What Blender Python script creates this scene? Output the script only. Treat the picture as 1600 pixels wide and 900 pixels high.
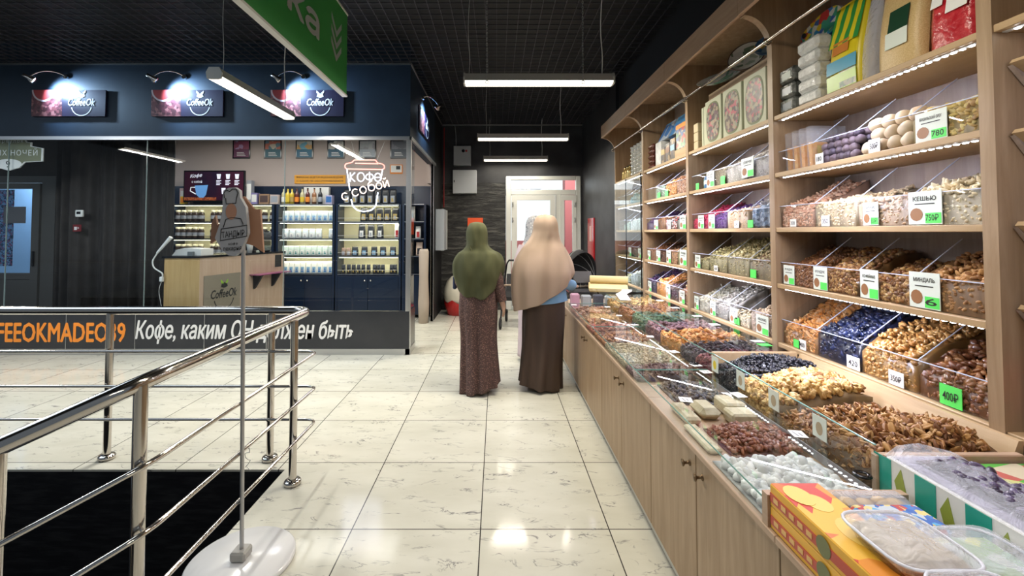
import bpy, math, random
import numpy as np
from mathutils import Vector, Matrix
from math import sin, cos, pi, radians

for _o in list(bpy.data.objects):
    bpy.data.objects.remove(_o)
SC = bpy.context.scene
COL = SC.collection
rnd = random.Random(7)

# ------------------------------------------------------------------ camera, world, exposure
cam_d = bpy.data.cameras.new('camera')
cam = bpy.data.objects.new('camera', cam_d)
COL.objects.link(cam)
cam_d.sensor_width = 36.0
cam_d.lens = 36.0 * 693 / 1600
cam_d.shift_x = 0.015
cam_d.shift_y = -0.0673
cam_d.clip_start = 0.05
cam.location = (0, 0, 1.4)
cam.rotation_euler = (radians(90 + 1.7), 0, 0)
SC.camera = cam
SC.view_settings.view_transform = 'Standard'
SC.view_settings.look = 'None'
SC.view_settings.exposure = -0.15
SC.view_settings.gamma = 1.0
SC.view_settings.use_curve_mapping = False
SC.cycles.use_denoising = True
SC.cycles.max_bounces = 8
SC.cycles.diffuse_bounces = 3
SC.cycles.glossy_bounces = 4
SC.cycles.transmission_bounces = 6
SC.cycles.transparent_max_bounces = 40
SC.cycles.sample_clamp_indirect = 4.0
SC.cycles.caustics_reflective = False
SC.cycles.caustics_refractive = False
W = bpy.data.worlds.new('hall_daylight')
SC.world = W
W.use_nodes = True
W.node_tree.nodes['Background'].inputs[0].default_value = (0.72, 0.85, 1.0, 1)
W.node_tree.nodes['Background'].inputs[1].default_value = 0.20


def area_light(name, loc, size, energy, color, direction=(0, 0, -1), spread=180):
    l = bpy.data.lights.new(name, 'AREA')
    l.shape = 'RECTANGLE'
    l.size, l.size_y = size
    l.energy = energy
    l.color = color
    l.spread = radians(spread)
    o = bpy.data.objects.new(name, l)
    COL.objects.link(o)
    o.location = loc
    o.rotation_euler = Vector(direction).to_track_quat('-Z', 'Y').to_euler()
    return o


# ------------------------------------------------------------------ materials
MATS = {}


def mat(name, color=(0.5, 0.5, 0.5), rough=0.5, metal=0.0, spec=0.5, emit=None, estr=0.0, coat=0.0):
    if name in MATS:
        return MATS[name]
    m = bpy.data.materials.new(name)
    m.use_nodes = True
    b = m.node_tree.nodes['Principled BSDF']
    b.inputs['Base Color'].default_value = (*color, 1)
    b.inputs['Roughness'].default_value = rough
    b.inputs['Metallic'].default_value = metal
    b.inputs['Specular IOR Level'].default_value = spec
    if coat:
        b.inputs['Coat Weight'].default_value = coat
        b.inputs['Coat Roughness'].default_value = 0.08
    if emit:
        b.inputs['Emission Color'].default_value = (*emit, 1)
        b.inputs['Emission Strength'].default_value = estr
    MATS[name] = m
    return m


def nt(m):
    return m.node_tree.nodes, m.node_tree.links, m.node_tree.nodes['Principled BSDF']


def coords(m, scale=(1, 1, 1), rot=(0, 0, 0)):
    N, L, b = nt(m)
    g = N.new('ShaderNodeNewGeometry')
    mp = N.new('ShaderNodeMapping')
    mp.inputs['Scale'].default_value = scale
    mp.inputs['Rotation'].default_value = rot
    L.new(g.outputs['Position'], mp.inputs['Vector'])
    return mp.outputs['Vector']


def ramp(m, fac, stops):
    N, L, b = nt(m)
    r = N.new('ShaderNodeValToRGB')
    e = r.color_ramp.elements
    while len(e) < len(stops):
        e.new(0.5)
    for i, (p, c) in enumerate(stops):
        e[i].position = p
        e[i].color = (*c, 1)
    L.new(fac, r.inputs['Fac'])
    return r.outputs['Color']


def noise(m, vec, scale, detail=4, rough=0.55, dist=0.0):
    N, L, b = nt(m)
    n = N.new('ShaderNodeTexNoise')
    n.inputs['Scale'].default_value = scale
    n.inputs['Detail'].default_value = detail
    n.inputs['Roughness'].default_value = rough
    n.inputs['Distortion'].default_value = dist
    if vec is not None:
        L.new(vec, n.inputs['Vector'])
    return n.outputs['Fac']


def bump(m, fac, strength=0.3, dist=0.01):
    N, L, b = nt(m)
    n = N.new('ShaderNodeBump')
    n.inputs['Strength'].default_value = strength
    n.inputs['Distance'].default_value = dist
    L.new(fac, n.inputs['Height'])
    L.new(n.outputs['Normal'], b.inputs['Normal'])


def noisy(name, c1, c2, scale=8, rough=0.5, stretch=(1, 1, 1), bmp=0.0, lo=0.35, hi=0.65, detail=4, metal=0.0, spec=0.5, dist=0.0, bd=0.01):
    if name in MATS:
        return MATS[name]
    m = mat(name, c1, rough, metal, spec)
    N, L, b = nt(m)
    f = noise(m, coords(m, stretch), scale, detail, dist=dist)
    L.new(ramp(m, f, [(lo, c1), (hi, c2)]), b.inputs['Base Color'])
    if bmp:
        bump(m, f, bmp, bd)
    return m


def glass(name, tint=(0.96, 0.99, 0.98), refl=1.0, ior=1.45):
    m = bpy.data.materials.new(name)
    m.use_nodes = True
    N, L = m.node_tree.nodes, m.node_tree.links
    N.clear()
    out = N.new('ShaderNodeOutputMaterial')
    mix = N.new('ShaderNodeMixShader')
    t = N.new('ShaderNodeBsdfTransparent')
    t.inputs[0].default_value = (*tint, 1)
    g = N.new('ShaderNodeBsdfGlossy')
    g.inputs['Roughness'].default_value = 0.01
    lw = N.new('ShaderNodeLayerWeight')
    lw.inputs['Blend'].default_value = 0.5
    p5 = N.new('ShaderNodeMath'); p5.operation = 'POWER'; p5.inputs[1].default_value = 4.6
    L.new(lw.outputs['Facing'], p5.inputs[0])
    ma = N.new('ShaderNodeMath'); ma.operation = 'MULTIPLY_ADD'
    ma.inputs[1].default_value = 0.92 * min(refl, 1.0); ma.inputs[2].default_value = 0.045 * refl
    L.new(p5.outputs[0], ma.inputs[0])
    ge = N.new('ShaderNodeNewGeometry')
    iv = N.new('ShaderNodeMath'); iv.operation = 'SUBTRACT'; iv.inputs[0].default_value = 1.0
    L.new(ge.outputs['Backfacing'], iv.inputs[1])
    mu = N.new('ShaderNodeMath'); mu.operation = 'MULTIPLY'
    L.new(ma.outputs[0], mu.inputs[0]); L.new(iv.outputs[0], mu.inputs[1])
    L.new(mu.outputs[0], mix.inputs[0])
    L.new(t.outputs[0], mix.inputs[1])
    L.new(g.outputs[0], mix.inputs[2])
    L.new(mix.outputs[0], out.inputs['Surface'])
    MATS[name] = m
    return m


def film(name, tint=(0.85, 0.87, 0.95), clear=0.55, scale=30):
    """crinkled clear plastic wrapping"""
    m = bpy.data.materials.new(name)
    m.use_nodes = True
    N, L = m.node_tree.nodes, m.node_tree.links
    b = N['Principled BSDF']
    b.inputs['Base Color'].default_value = (*tint, 1)
    b.inputs['Roughness'].default_value = 0.12
    out = N['Material Output']
    mix = N.new('ShaderNodeMixShader')
    t = N.new('ShaderNodeBsdfTransparent')
    mix.inputs[0].default_value = 1 - clear
    L.new(t.outputs[0], mix.inputs[1])
    L.new(b.outputs[0], mix.inputs[2])
    L.new(mix.outputs[0], out.inputs['Surface'])
    f = noise(m, coords(m), scale, 3, dist=1.5)
    bump(m, f, 0.9, 0.02)
    MATS[name] = m
    return m


def wood(name, c1, c2, grain=(9, 9, 0.7), rough=0.45):
    m = mat(name, c1, rough)
    N, L, b = nt(m)
    v = coords(m, grain)
    f = noise(m, v, 3.0, 6, 0.62, 0.6)
    L.new(ramp(m, f, [(0.3, c1), (0.52, tuple((a + d) / 2 for a, d in zip(c1, c2))), (0.72, c2)]), b.inputs['Base Color'])
    f2 = noise(m, coords(m, (60, 60, 3)), 4.0, 2)
    bump(m, f2, 0.08, 0.002)
    return m


def tile_floor():
    m = mat('marble_tile', (0.7, 0.69, 0.62), 0.10, spec=0.16)
    N, L, b = nt(m)
    g = N.new('ShaderNodeNewGeometry')
    sx = N.new('ShaderNodeSeparateXYZ')
    L.new(g.outputs['Position'], sx.inputs[0])

    def groove(sock, off):
        a = N.new('ShaderNodeMath'); a.operation = 'ADD'; a.inputs[1].default_value = off
        L.new(sock, a.inputs[0])
        d = N.new('ShaderNodeMath'); d.operation = 'DIVIDE'; d.inputs[1].default_value = 0.606
        L.new(a.outputs[0], d.inputs[0])
        fl = N.new('ShaderNodeMath'); fl.operation = 'FLOOR'
        L.new(d.outputs[0], fl.inputs[0])
        fr = N.new('ShaderNodeMath'); fr.operation = 'FRACT'
        L.new(d.outputs[0], fr.inputs[0])
        s = N.new('ShaderNodeMath'); s.operation = 'SUBTRACT'; s.inputs[1].default_value = 0.5
        L.new(fr.outputs[0], s.inputs[0])
        ab = N.new('ShaderNodeMath'); ab.operation = 'ABSOLUTE'
        L.new(s.outputs[0], ab.inputs[0])
        gt = N.new('ShaderNodeMath'); gt.operation = 'GREATER_THAN'; gt.inputs[1].default_value = 0.4955
        L.new(ab.outputs[0], gt.inputs[0])
        return gt.outputs[0], fl.outputs[0]
    gx, ix = groove(sx.outputs[0], 0.682 + 0.606 * 40)
    gy, iy = groove(sx.outputs[1], -2.134 + 0.606 * 40)
    mx = N.new('ShaderNodeMath'); mx.operation = 'MAXIMUM'
    L.new(gx, mx.inputs[0]); L.new(gy, mx.inputs[1])
    cmb = N.new('ShaderNodeCombineXYZ')
    L.new(ix, cmb.inputs[0]); L.new(iy, cmb.inputs[1])
    wn = N.new('ShaderNodeTexWhiteNoise'); wn.noise_dimensions = '3D'
    L.new(cmb.outputs[0], wn.inputs['Vector'])
    sc = N.new('ShaderNodeVectorMath'); sc.operation = 'SCALE'; sc.inputs['Scale'].default_value = 30
    L.new(wn.outputs['Color'], sc.inputs[0])
    ad = N.new('ShaderNodeVectorMath'); ad.operation = 'ADD'
    L.new(g.outputs['Position'], ad.inputs[0]); L.new(sc.outputs[0], ad.inputs[1])
    mp = N.new('ShaderNodeMapping')
    mp.inputs['Rotation'].default_value = (0, 0, radians(38))
    mp.inputs['Scale'].default_value = (1.0, 2.6, 1)
    L.new(ad.outputs[0], mp.inputs['Vector'])
    # veins: thin level sets of a distorted noise, broken up by a second one
    n1 = noise(m, mp.outputs[0], 4.2, 5, 0.6, 0.9)
    s = N.new('ShaderNodeMath'); s.operation = 'SUBTRACT'; s.inputs[1].default_value = 0.5
    L.new(n1, s.inputs[0])
    ab = N.new('ShaderNodeMath'); ab.operation = 'ABSOLUTE'
    L.new(s.outputs[0], ab.inputs[0])
    v = ramp(m, ab.outputs[0], [(0.0, (1, 1, 1)), (0.022, (0, 0, 0))])
    n2 = noise(m, mp.outputs[0], 7.0, 3)
    br = ramp(m, n2, [(0.5, (0, 0, 0)), (0.66, (1, 1, 1))])
    mul = N.new('ShaderNodeMix'); mul.data_type = 'RGBA'; mul.blend_type = 'MULTIPLY'; mul.inputs[0].default_value = 1
    L.new(v, mul.inputs[6]); L.new(br, mul.inputs[7])
    n3 = noise(m, mp.outputs[0], 1.8, 4)
    basec = ramp(m, n3, [(0.35, (0.56, 0.545, 0.465)), (0.65, (0.64, 0.625, 0.545))])
    m1 = N.new('ShaderNodeMix'); m1.data_type = 'RGBA'
    L.new(mul.outputs[2], m1.inputs[0]); L.new(basec, m1.inputs[6]); m1.inputs[7].default_value = (0.13, 0.125, 0.135, 1)
    m2 = N.new('ShaderNodeMix'); m2.data_type = 'RGBA'
    L.new(mx.outputs[0], m2.inputs[0]); L.new(m1.outputs[2], m2.inputs[6]); m2.inputs[7].default_value = (0.06, 0.055, 0.05, 1)
    L.new(m2.outputs[2], b.inputs['Base Color'])
    return m


def ledge_stone():
    m = mat('dark_ledge_stone', (0.03, 0.03, 0.03), 0.55)
    N, L, b = nt(m)
    v = coords(m, (1.6, 1.6, 9))
    f = noise(m, v, 2.2, 6, 0.65, 0.4)
    L.new(ramp(m, f, [(0.4, (0.008, 0.008, 0.009)), (0.55, (0.035, 0.034, 0.033)), (0.75, (0.16, 0.155, 0.14))]), b.inputs['Base Color'])
    bump(m, f, 0.9, 0.03)
    return m


def produce_mat(name, rough, coat=0.0, bmp=0.0):
    m = mat(name, (0.5, 0.4, 0.3), rough, coat=coat)
    N, L, b = nt(m)
    a = N.new('ShaderNodeAttribute'); a.attribute_name = 'Col'
    L.new(a.outputs['Color'], b.inputs['Base Color'])
    if bmp:
        bump(m, noise(m, coords(m), 220, 3), bmp, 0.003)
    return m


def pattern_mat(name, cols, scale, rough=0.5, kind='voronoi', stretch=(1, 1, 1)):
    """printed pattern: cells of a few flat colours"""
    m = mat(name, cols[0], rough)
    N, L, b = nt(m)
    v = N.new('ShaderNodeTexVoronoi')
    v.inputs['Scale'].default_value = scale
    L.new(coords(m, stretch), v.inputs['Vector'])
    s = N.new('ShaderNodeSeparateColor')
    L.new(v.outputs['Color'], s.inputs[0])
    r = N.new('ShaderNodeValToRGB')
    r.color_ramp.interpolation = 'CONSTANT'
    e = r.color_ramp.elements
    while len(e) < len(cols):
        e.new(0.5)
    for i, c in enumerate(cols):
        e[i].position = i / len(cols)
        e[i].color = (*c, 1)
    L.new(s.outputs[0], r.inputs['Fac'])
    L.new(r.outputs['Color'], b.inputs['Base Color'])
    return m


OAK = wood('light_oak_veneer', (0.28, 0.18, 0.10), (0.42, 0.295, 0.185))
JOINT = mat('glass_joint', (0.16, 0.22, 0.23), 0.2)
OAKX = wood('light_oak_edge', (0.42, 0.28, 0.145), (0.53, 0.375, 0.215), grain=(3, 1.0, 12))
OAKB = wood('oak_back_panel', (0.34, 0.265, 0.22), (0.46, 0.375, 0.32))
ROSE = wood('pink_oak_trim', (0.40, 0.265, 0.175), (0.50, 0.35, 0.245), grain=(3, 1, 12))
FLOOR = tile_floor()
STONE = ledge_stone()
STEEL = mat('polished_steel', (0.62, 0.58, 0.54), 0.13, 1.0)
BRUSH = mat('brushed_aluminium', (0.62, 0.62, 0.62), 0.32, 1.0)
BRASS = mat('antique_bronze', (0.18, 0.12, 0.07), 0.35, 0.9)
BLACK = mat('matt_black', (0.008, 0.008, 0.010), 0.6)
BLACKG = mat('glossy_black', (0.006, 0.006, 0.008), 0.12)
SLAT = mat('grid_slat_paint', (0.04, 0.04, 0.05), 0.5)
NAVY = noisy('navy_wall_paint', (0.008, 0.020, 0.040), (0.012, 0.028, 0.052), 3, 0.5)
NAVYD = mat('navy_cabinet', (0.008, 0.018, 0.045), 0.25)
CHAR = noisy('charcoal_band', (0.022, 0.024, 0.030), (0.030, 0.032, 0.038), 2, 0.22)
SCUFF = noisy('scuffed_black_boards', (0.006, 0.006, 0.008), (0.035, 0.035, 0.037), 5, 0.5, (1.2, 1.2, 7), 0.2, 0.45, 0.8, 6)
PLASTER = noisy('dark_grey_plaster', (0.010, 0.010, 0.013), (0.038, 0.039, 0.046), 3, 0.5, (1, 1, 1), 0.25, 0.3, 0.7, 6)
PINKW = mat('pale_pink_wall', (0.50, 0.42, 0.39), 0.7)
CREAM = mat('cream_backing', (0.85, 0.78, 0.50), 0.6)
WHITE = mat('white_plastic', (0.78, 0.78, 0.76), 0.35)
GREYP = mat('pale_grey_enamel', (0.36, 0.39, 0.43), 0.4)
PAPER = mat('white_card', (0.72, 0.78, 0.72), 0.6)
PAPERW = mat('plain_paper', (0.8, 0.8, 0.78), 0.6)
GREENT = mat('bright_green_label', (0.10, 0.75, 0.12), 0.5)
INK = mat('black_ink', (0.015, 0.015, 0.015), 0.6)
REDP = mat('red_paint', (0.45, 0.02, 0.02), 0.3)
ORANGE = mat('orange_vinyl', (0.85, 0.27, 0.03), 0.4)
WHITEV = mat('white_vinyl', (0.78, 0.78, 0.78), 0.4)
LAMPW = mat('lamp_diffuser', (1, 0.98, 0.9), 0.4, emit=(1.0, 0.94, 0.78), estr=5.0)
LEDW = mat('led_dot', (1, 1, 1), 0.4, emit=(0.92, 0.95, 1.0), estr=22.0)
GLASS = glass('clear_glass', (0.97, 0.99, 0.985), 1.0)
GLASSE = mat('glass_edge', (0.16, 0.36, 0.31), 0.15)
SHOPG = glass('shopfront_glass', (0.93, 0.96, 0.98), 1.0, 1.5)
LIDG = glass('case_lid_glass', (0.97, 0.985, 0.98), 1.4, 1.5)
ACRYL = glass('acrylic', (0.97, 0.975, 0.985), 0.8, 1.4)
ACRE = mat('acrylic_edge', (0.62, 0.68, 0.85), 0.2)
FILM = film('clear_film', clear=0.84)
FILMW = film('milky_film', (0.80, 0.82, 0.92), clear=0.66, scale=18)
PROD = produce_mat('loose_produce', 0.5)
PRODG = produce_mat('glossy_produce', 0.28, 0.3)

# ------------------------------------------------------------------ mesh helpers
WL = {}


def tag(o, label=None, cat=None, group=None, kind=None):
    if label: o['label'] = label
    if cat: o['category'] = cat
    if group: o['group'] = group
    if kind: o['kind'] = kind
    return o


def thing(name, label, cat, loc=(0, 0, 0), group=None):
    o = bpy.data.objects.new(name, None)
    COL.objects.link(o)
    o.location = loc
    o.empty_display_size = 0.05
    WL[o.name] = Vector(loc)
    return tag(o, label, cat, group)


def link_mesh(name, me, parent=None, origin=None):
    """me in world coordinates; shift to its parent's place or to its own base"""
    o = bpy.data.objects.new(name, me)
    COL.objects.link(o)
    if parent is not None:
        off = WL[parent.name]
        me.transform(Matrix.Translation(-off))
        o.parent = parent
        WL[o.name] = off
    else:
        if origin is None:
            n = len(me.vertices)
            co = np.empty(n * 3); me.vertices.foreach_get('co', co); co = co.reshape(-1, 3)
            a, b_ = co.min(0), co.max(0)
            origin = Vector(((a[0] + b_[0]) / 2, (a[1] + b_[1]) / 2, a[2]))
        me.transform(Matrix.Translation(-Vector(origin)))
        o.location = origin
        WL[o.name] = Vector(origin)
    return o


class MB:
    def __init__(s):
        s.v = []; s.f = []; s.m = []; s.sm = []

    def add(s, vs, fs, m=0, smooth=False):
        k = len(s.v)
        s.v += [tuple(p) for p in vs]
        for f in fs:
            s.f.append(tuple(i + k for i in f)); s.m.append(m); s.sm.append(smooth)
        return s

    def box(s, a, b, m=0, bev=0.0):
        x0, y0, z0 = [min(p, q) for p, q in zip(a, b)]
        x1, y1, z1 = [max(p, q) for p, q in zip(a, b)]
        if bev <= 0:
            return s.add([(x0, y0, z0), (x1, y0, z0), (x1, y1, z0), (x0, y1, z0), (x0, y0, z1), (x1, y0, z1), (x1, y1, z1), (x0, y1, z1)],
                         [(0, 3, 2, 1), (4, 5, 6, 7), (0, 1, 5, 4), (1, 2, 6, 5), (2, 3, 7, 6), (3, 0, 4, 7)], m)
        e = min(bev, (x1 - x0) / 2.01, (y1 - y0) / 2.01, (z1 - z0) / 2.01)
        def ring(z, i):
            return [(x0 + i, y0, z), (x1 - i, y0, z), (x1, y0 + i, z), (x1, y1 - i, z), (x1 - i, y1, z), (x0 + i, y1, z), (x0, y1 - i, z), (x0, y0 + i, z)]
        def inset(z):
            return [(x0 + e, y0 + e, z), (x1 - e, y0 + e, z), (x1 - e, y0 + e, z), (x1 - e, y1 - e, z), (x1 - e, y1 - e, z), (x0 + e, y1 - e, z), (x0 + e, y1 - e, z), (x0 + e, y0 + e, z)]
        rs = [inset(z0), ring(z0 + e, e), ring(z1 - e, e), inset(z1)]
        vs = [p for r in rs for p in r]
        fs = []
        for r in range(3):
            for i in range(8):
                j = (i + 1) % 8
                fs.append((r * 8 + i, r * 8 + j, r * 8 + 8 + j, r * 8 + 8 + i))
        fs += [tuple(reversed(range(8))), tuple(range(24, 32))]
        return s.add(vs, fs, m)

    def prism(s, pts, vec, m=0, smooth=False):
        """closed polygon (3D points) pushed along vec"""
        n = len(pts)
        v = Vector(vec)
        vs = [Vector(p) for p in pts] + [Vector(p) + v for p in pts]
        fs = [tuple(reversed(range(n))), tuple(range(n, 2 * n))] + [(i, (i + 1) % n, n + (i + 1) % n, n + i) for i in range(n)]
        return s.add(vs, fs, m, smooth)

    def quad(s, a, b, c, d, m=0):
        return s.add([a, b, c, d], [(0, 1, 2, 3)], m)

    def cyl(s, a, b, r, r2=None, n=12, m=0, caps=True, smooth=True):
        a, b = Vector(a), Vector(b)
        r2 = r if r2 is None else r2
        d = (b - a).normalized()
        u = d.orthogonal().normalized(); w = d.cross(u)
        vs = []
        for p, rr in ((a, r), (b, r2)):
            for i in range(n):
                t = 2 * pi * i / n
                vs.append(p + u * cos(t) * rr + w * sin(t) * rr)
        s.add(vs, [(i, (i + 1) % n, n + (i + 1) % n, n + i) for i in range(n)], m, smooth)
        if caps:
            s.add(vs[:n], [tuple(reversed(range(n)))], m); s.add(vs[n:], [tuple(range(n))], m)
        return s

    def tube(s, pts, r, n=10, m=0, closed=False):
        P = [Vector(p) for p in pts]
        k = len(P)
        if k < 2: return s
        T = []
        for i in range(k):
            a = P[(i - 1) % k] if (closed or i > 0) else P[i]
            b = P[(i + 1) % k] if (closed or i < k - 1) else P[i]
            T.append((b - a).normalized())
        u = T[0].orthogonal().normalized()
        vs = []
        for i in range(k):
            u = (u - T[i] * u.dot(T[i])).normalized()
            w = T[i].cross(u)
            for j in range(n):
                t = 2 * pi * j / n
                rr = r[i] if isinstance(r, (list, tuple)) else r
                vs.append(P[i] + (u * cos(t) + w * sin(t)) * rr)
        fs = []
        for i in range(k if closed else k - 1):
            i2 = (i + 1) % k
            for j in range(n):
                j2 = (j + 1) % n
                fs.append((i * n + j, i * n + j2, i2 * n + j2, i2 * n + j))
        s.add(vs, fs, m, True)
        if not closed:
            s.add(vs[:n], [tuple(reversed(range(n)))], m); s.add(vs[-n:], [tuple(range(n))], m)
        return s

    def lathe(s, c, prof, n=24, m=0, axis=(0, 0, 1), smooth=True):
        c = Vector(c); d = Vector(axis).normalized()
        u = d.orthogonal().normalized(); w = d.cross(u)
        vs = []
        for r, h in prof:
            for i in range(n):
                t = 2 * pi * i / n
                vs.append(c + d * h + (u * cos(t) + w * sin(t)) * max(r, 1e-4))
        fs = []
        for k in range(len(prof) - 1):
            for i in range(n):
                j = (i + 1) % n
                fs.append((k * n + i, k * n + j, k * n + n + j, k * n + n + i))
        return s.add(vs, fs, m, smooth)

    def ell(s, c, r, n=14, k=9, m=0):
        c = Vector(c)
        vs = []
        for i in range(k + 1):
            p = pi * i / k
            for j in range(n):
                t = 2 * pi * j / n
                vs.append((c.x + r[0] * max(sin(p), 1e-3) * cos(t), c.y + r[1] * max(sin(p), 1e-3) * sin(t), c.z - r[2] * cos(p)))
        fs = [(i * n + j, i * n + (j + 1) % n, i * n + n + (j + 1) % n, i * n + n + j) for i in range(k) for j in range(n)]
        return s.add(vs, fs, m, True)

    def xf(s, M, start=0):
        for i in range(start, len(s.v)):
            s.v[i] = tuple(M @ Vector(s.v[i]))
        return s

    def build(s, name, mats, parent=None, origin=None):
        me = bpy.data.meshes.new(name)
        me.from_pydata(s.v, [], s.f)
        if not isinstance(mats, (list, tuple)): mats = [mats]
        for q in mats: me.materials.append(q)
        if len(mats) > 1: me.polygons.foreach_set('material_index', s.m)
        me.polygons.foreach_set('use_smooth', s.sm)
        me.update()
        return link_mesh(name, me, parent, origin)


def struct(o, label=None, cat=None):
    o['kind'] = 'structure'
    if label: o['label'] = label
    if cat: o['category'] = cat
    return o


def bx(name, a, b, m, parent=None, bev=0.0):
    return MB().box(a, b, 0, bev).build(name, m, parent)


_TXT = {}


def text_geo(body, bold=0.0, shear=0.0, spacing=1.0):
    k = (body, bold, shear, spacing)
    if k in _TXT: return _TXT[k]
    cu = bpy.data.curves.new('lettering', 'FONT')
    cu.body = body; cu.resolution_u = 2; cu.offset = bold; cu.shear = shear; cu.space_character = spacing
    o = bpy.data.objects.new('lettering', cu)
    COL.objects.link(o)
    bpy.context.view_layer.update()
    dg = bpy.context.evaluated_depsgraph_get()
    me = bpy.data.meshes.new_from_object(o.evaluated_get(dg))
    v = np.empty(len(me.vertices) * 3); me.vertices.foreach_get('co', v); v = v.reshape(-1, 3)
    f = [tuple(p.vertices) for p in me.polygons]
    bpy.data.objects.remove(o); bpy.data.curves.remove(cu); bpy.data.meshes.remove(me)
    a, b = v.min(0), v.max(0)
    v = v - a
    _TXT[k] = (v, f, b - a)
    return _TXT[k]


def put_text(mb, body, origin, right, up, w=None, h=None, m=0, bold=0.0, shear=0.0, spacing=1.0, center=False, fat=0.0):
    """flat lettering: lower-left corner at origin, fitted to width w and/or height h"""
    v, f, d = text_geo(body, bold, shear, spacing)
    R, U = Vector(right).normalized(), Vector(up).normalized()
    sx = w / d[0] if w else None
    sy = h / d[1] if h else None
    if sx is None: sx = sy
    if sy is None: sy = sx
    O = Vector(origin)
    if center: O = O - R * (d[0] * sx / 2) - U * (d[1] * sy / 2)
    Nn = R.cross(U)
    for q, (a, b) in enumerate([(0, 0), (1, 0), (-1, 0), (0, 1), (0, -1)] if fat else [(0, 0)]):
        mb.add([O + R * (p[0] * sx + a * fat) + U * (p[1] * sy + b * fat) + Nn * (q * .0002) for p in v], f, m)
    return mb


def copy_tree(o, parent=None):
    c = o.copy(); COL.objects.link(c)
    if parent is not None: c.parent = parent
    WL[c.name] = WL.get(o.name, Vector())
    for ch in list(o.children): copy_tree(ch, c)
    return c


def rounded(pts, r, n=6):
    """polyline with rounded corners"""
    P = [Vector(p) for p in pts]
    out = [P[0]]
    for i in range(1, len(P) - 1):
        a = (P[i - 1] - P[i]); b = (P[i + 1] - P[i])
        d = min(r, a.length * 0.45, b.length * 0.45)
        A = P[i] + a.normalized() * d; B = P[i] + b.normalized() * d
        for k in range(n + 1):
            t = k / n
            out.append(A * (1 - t) ** 2 + P[i] * 2 * t * (1 - t) + B * t * t)
    out.append(P[-1])
    return out


# ---------------- heaps of loose goods
def ico(sub):
    t = (1 + 5 ** 0.5) / 2
    v = [(-1, t, 0), (1, t, 0), (-1, -t, 0), (1, -t, 0), (0, -1, t), (0, 1, t), (0, -1, -t), (0, 1, -t), (t, 0, -1), (t, 0, 1), (-t, 0, -1), (-t, 0, 1)]
    f = [(0, 11, 5), (0, 5, 1), (0, 1, 7), (0, 7, 10), (0, 10, 11), (1, 5, 9), (5, 11, 4), (11, 10, 2), (10, 7, 6), (7, 1, 8), (3, 9, 4), (3, 4, 2), (3, 2, 6), (3, 6, 8), (3, 8, 9), (4, 9, 5), (2, 4, 11), (6, 2, 10), (8, 6, 7), (9, 8, 1)]
    v = [tuple(Vector(p).normalized()) for p in v]
    for _ in range(sub):
        mid = {}; nf = []
        def m(a, b):
            k = (min(a, b), max(a, b))
            if k not in mid:
                mid[k] = len(v); v.append(tuple((Vector(v[a]) + Vector(v[b])).normalized()))
            return mid[k]
        for a, b, c in f:
            ab, bc, ca = m(a, b), m(b, c), m(c, a)
            nf += [(a, ab, ca), (b, bc, ab), (c, ca, bc), (ab, bc, ca)]
        f = nf
    return np.array(v), np.array(f)


def piece(kind, sub, seed=0):
    v, f = ico(sub)
    r = np.random.RandomState(seed)
    v = v.copy()
    if kind == 'ball': pass
    elif kind == 'almond':
        v[:, 0] *= 1.0; v[:, 1] *= 0.55; v[:, 2] *= 0.42
        v[:, 1] *= 1 - 0.35 * v[:, 0]
    elif kind == 'bean':
        v *= (1.0, 0.55, 0.5)
    elif kind == 'pebble':
        v *= (1.0, 0.62, 0.55); v[:, 2] += 0.12 * v[:, 0] ** 2
    elif kind == 'cashew':
        v *= (1.0, 0.42, 0.42); v[:, 1] += 0.55 * v[:, 0] ** 2
    elif kind == 'seed':
        v *= (1.0, 0.55, 0.2); v[:, 1] *= 1 - 0.45 * v[:, 0]
    elif kind == 'flake':
        v *= (1.0, 0.8, 0.18)
    elif kind == 'crinkle':
        v *= (1.0, 0.75, 0.5); v *= (1 + r.uniform(-0.32, 0.22, (len(v), 1)))
    elif kind == 'walnut':
        v *= (1.0, 0.85, 0.55)
        v *= 1 + 0.2 * np.sin(7 * v[:, :1] + 5 * v[:, 1:2] + seed) + r.uniform(-0.12, 0.1, (len(v), 1))
        v[:, 2] -= 0.25 * np.exp(-(v[:, 1] * 5) ** 2) * (v[:, 2] > 0)
    elif kind == 'pecan':
        top = v[:, 2] > 0
        u = v[:, 1].copy()
        v *= (1.0, 0.40, 0.26)
        v[:, 2] += np.where(top, -0.16 * np.exp(-(u * 4.5) ** 2) + 0.05 * np.cos(u * 9), 0.10 * v[:, 0] ** 2)
        v[:, 0] *= 1 - 0.12 * np.abs(u)
        v *= 1 + r.uniform(-0.09, 0.09, (len(v), 1))
    elif kind == 'cube':
        v = np.sign(v) * np.abs(v) ** 0.35; v *= 0.75
    elif kind == 'shred':
        v *= (1.0, 0.28, 0.22); v[:, 2] += 0.3 * v[:, 0] ** 2
    return v, f


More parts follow.
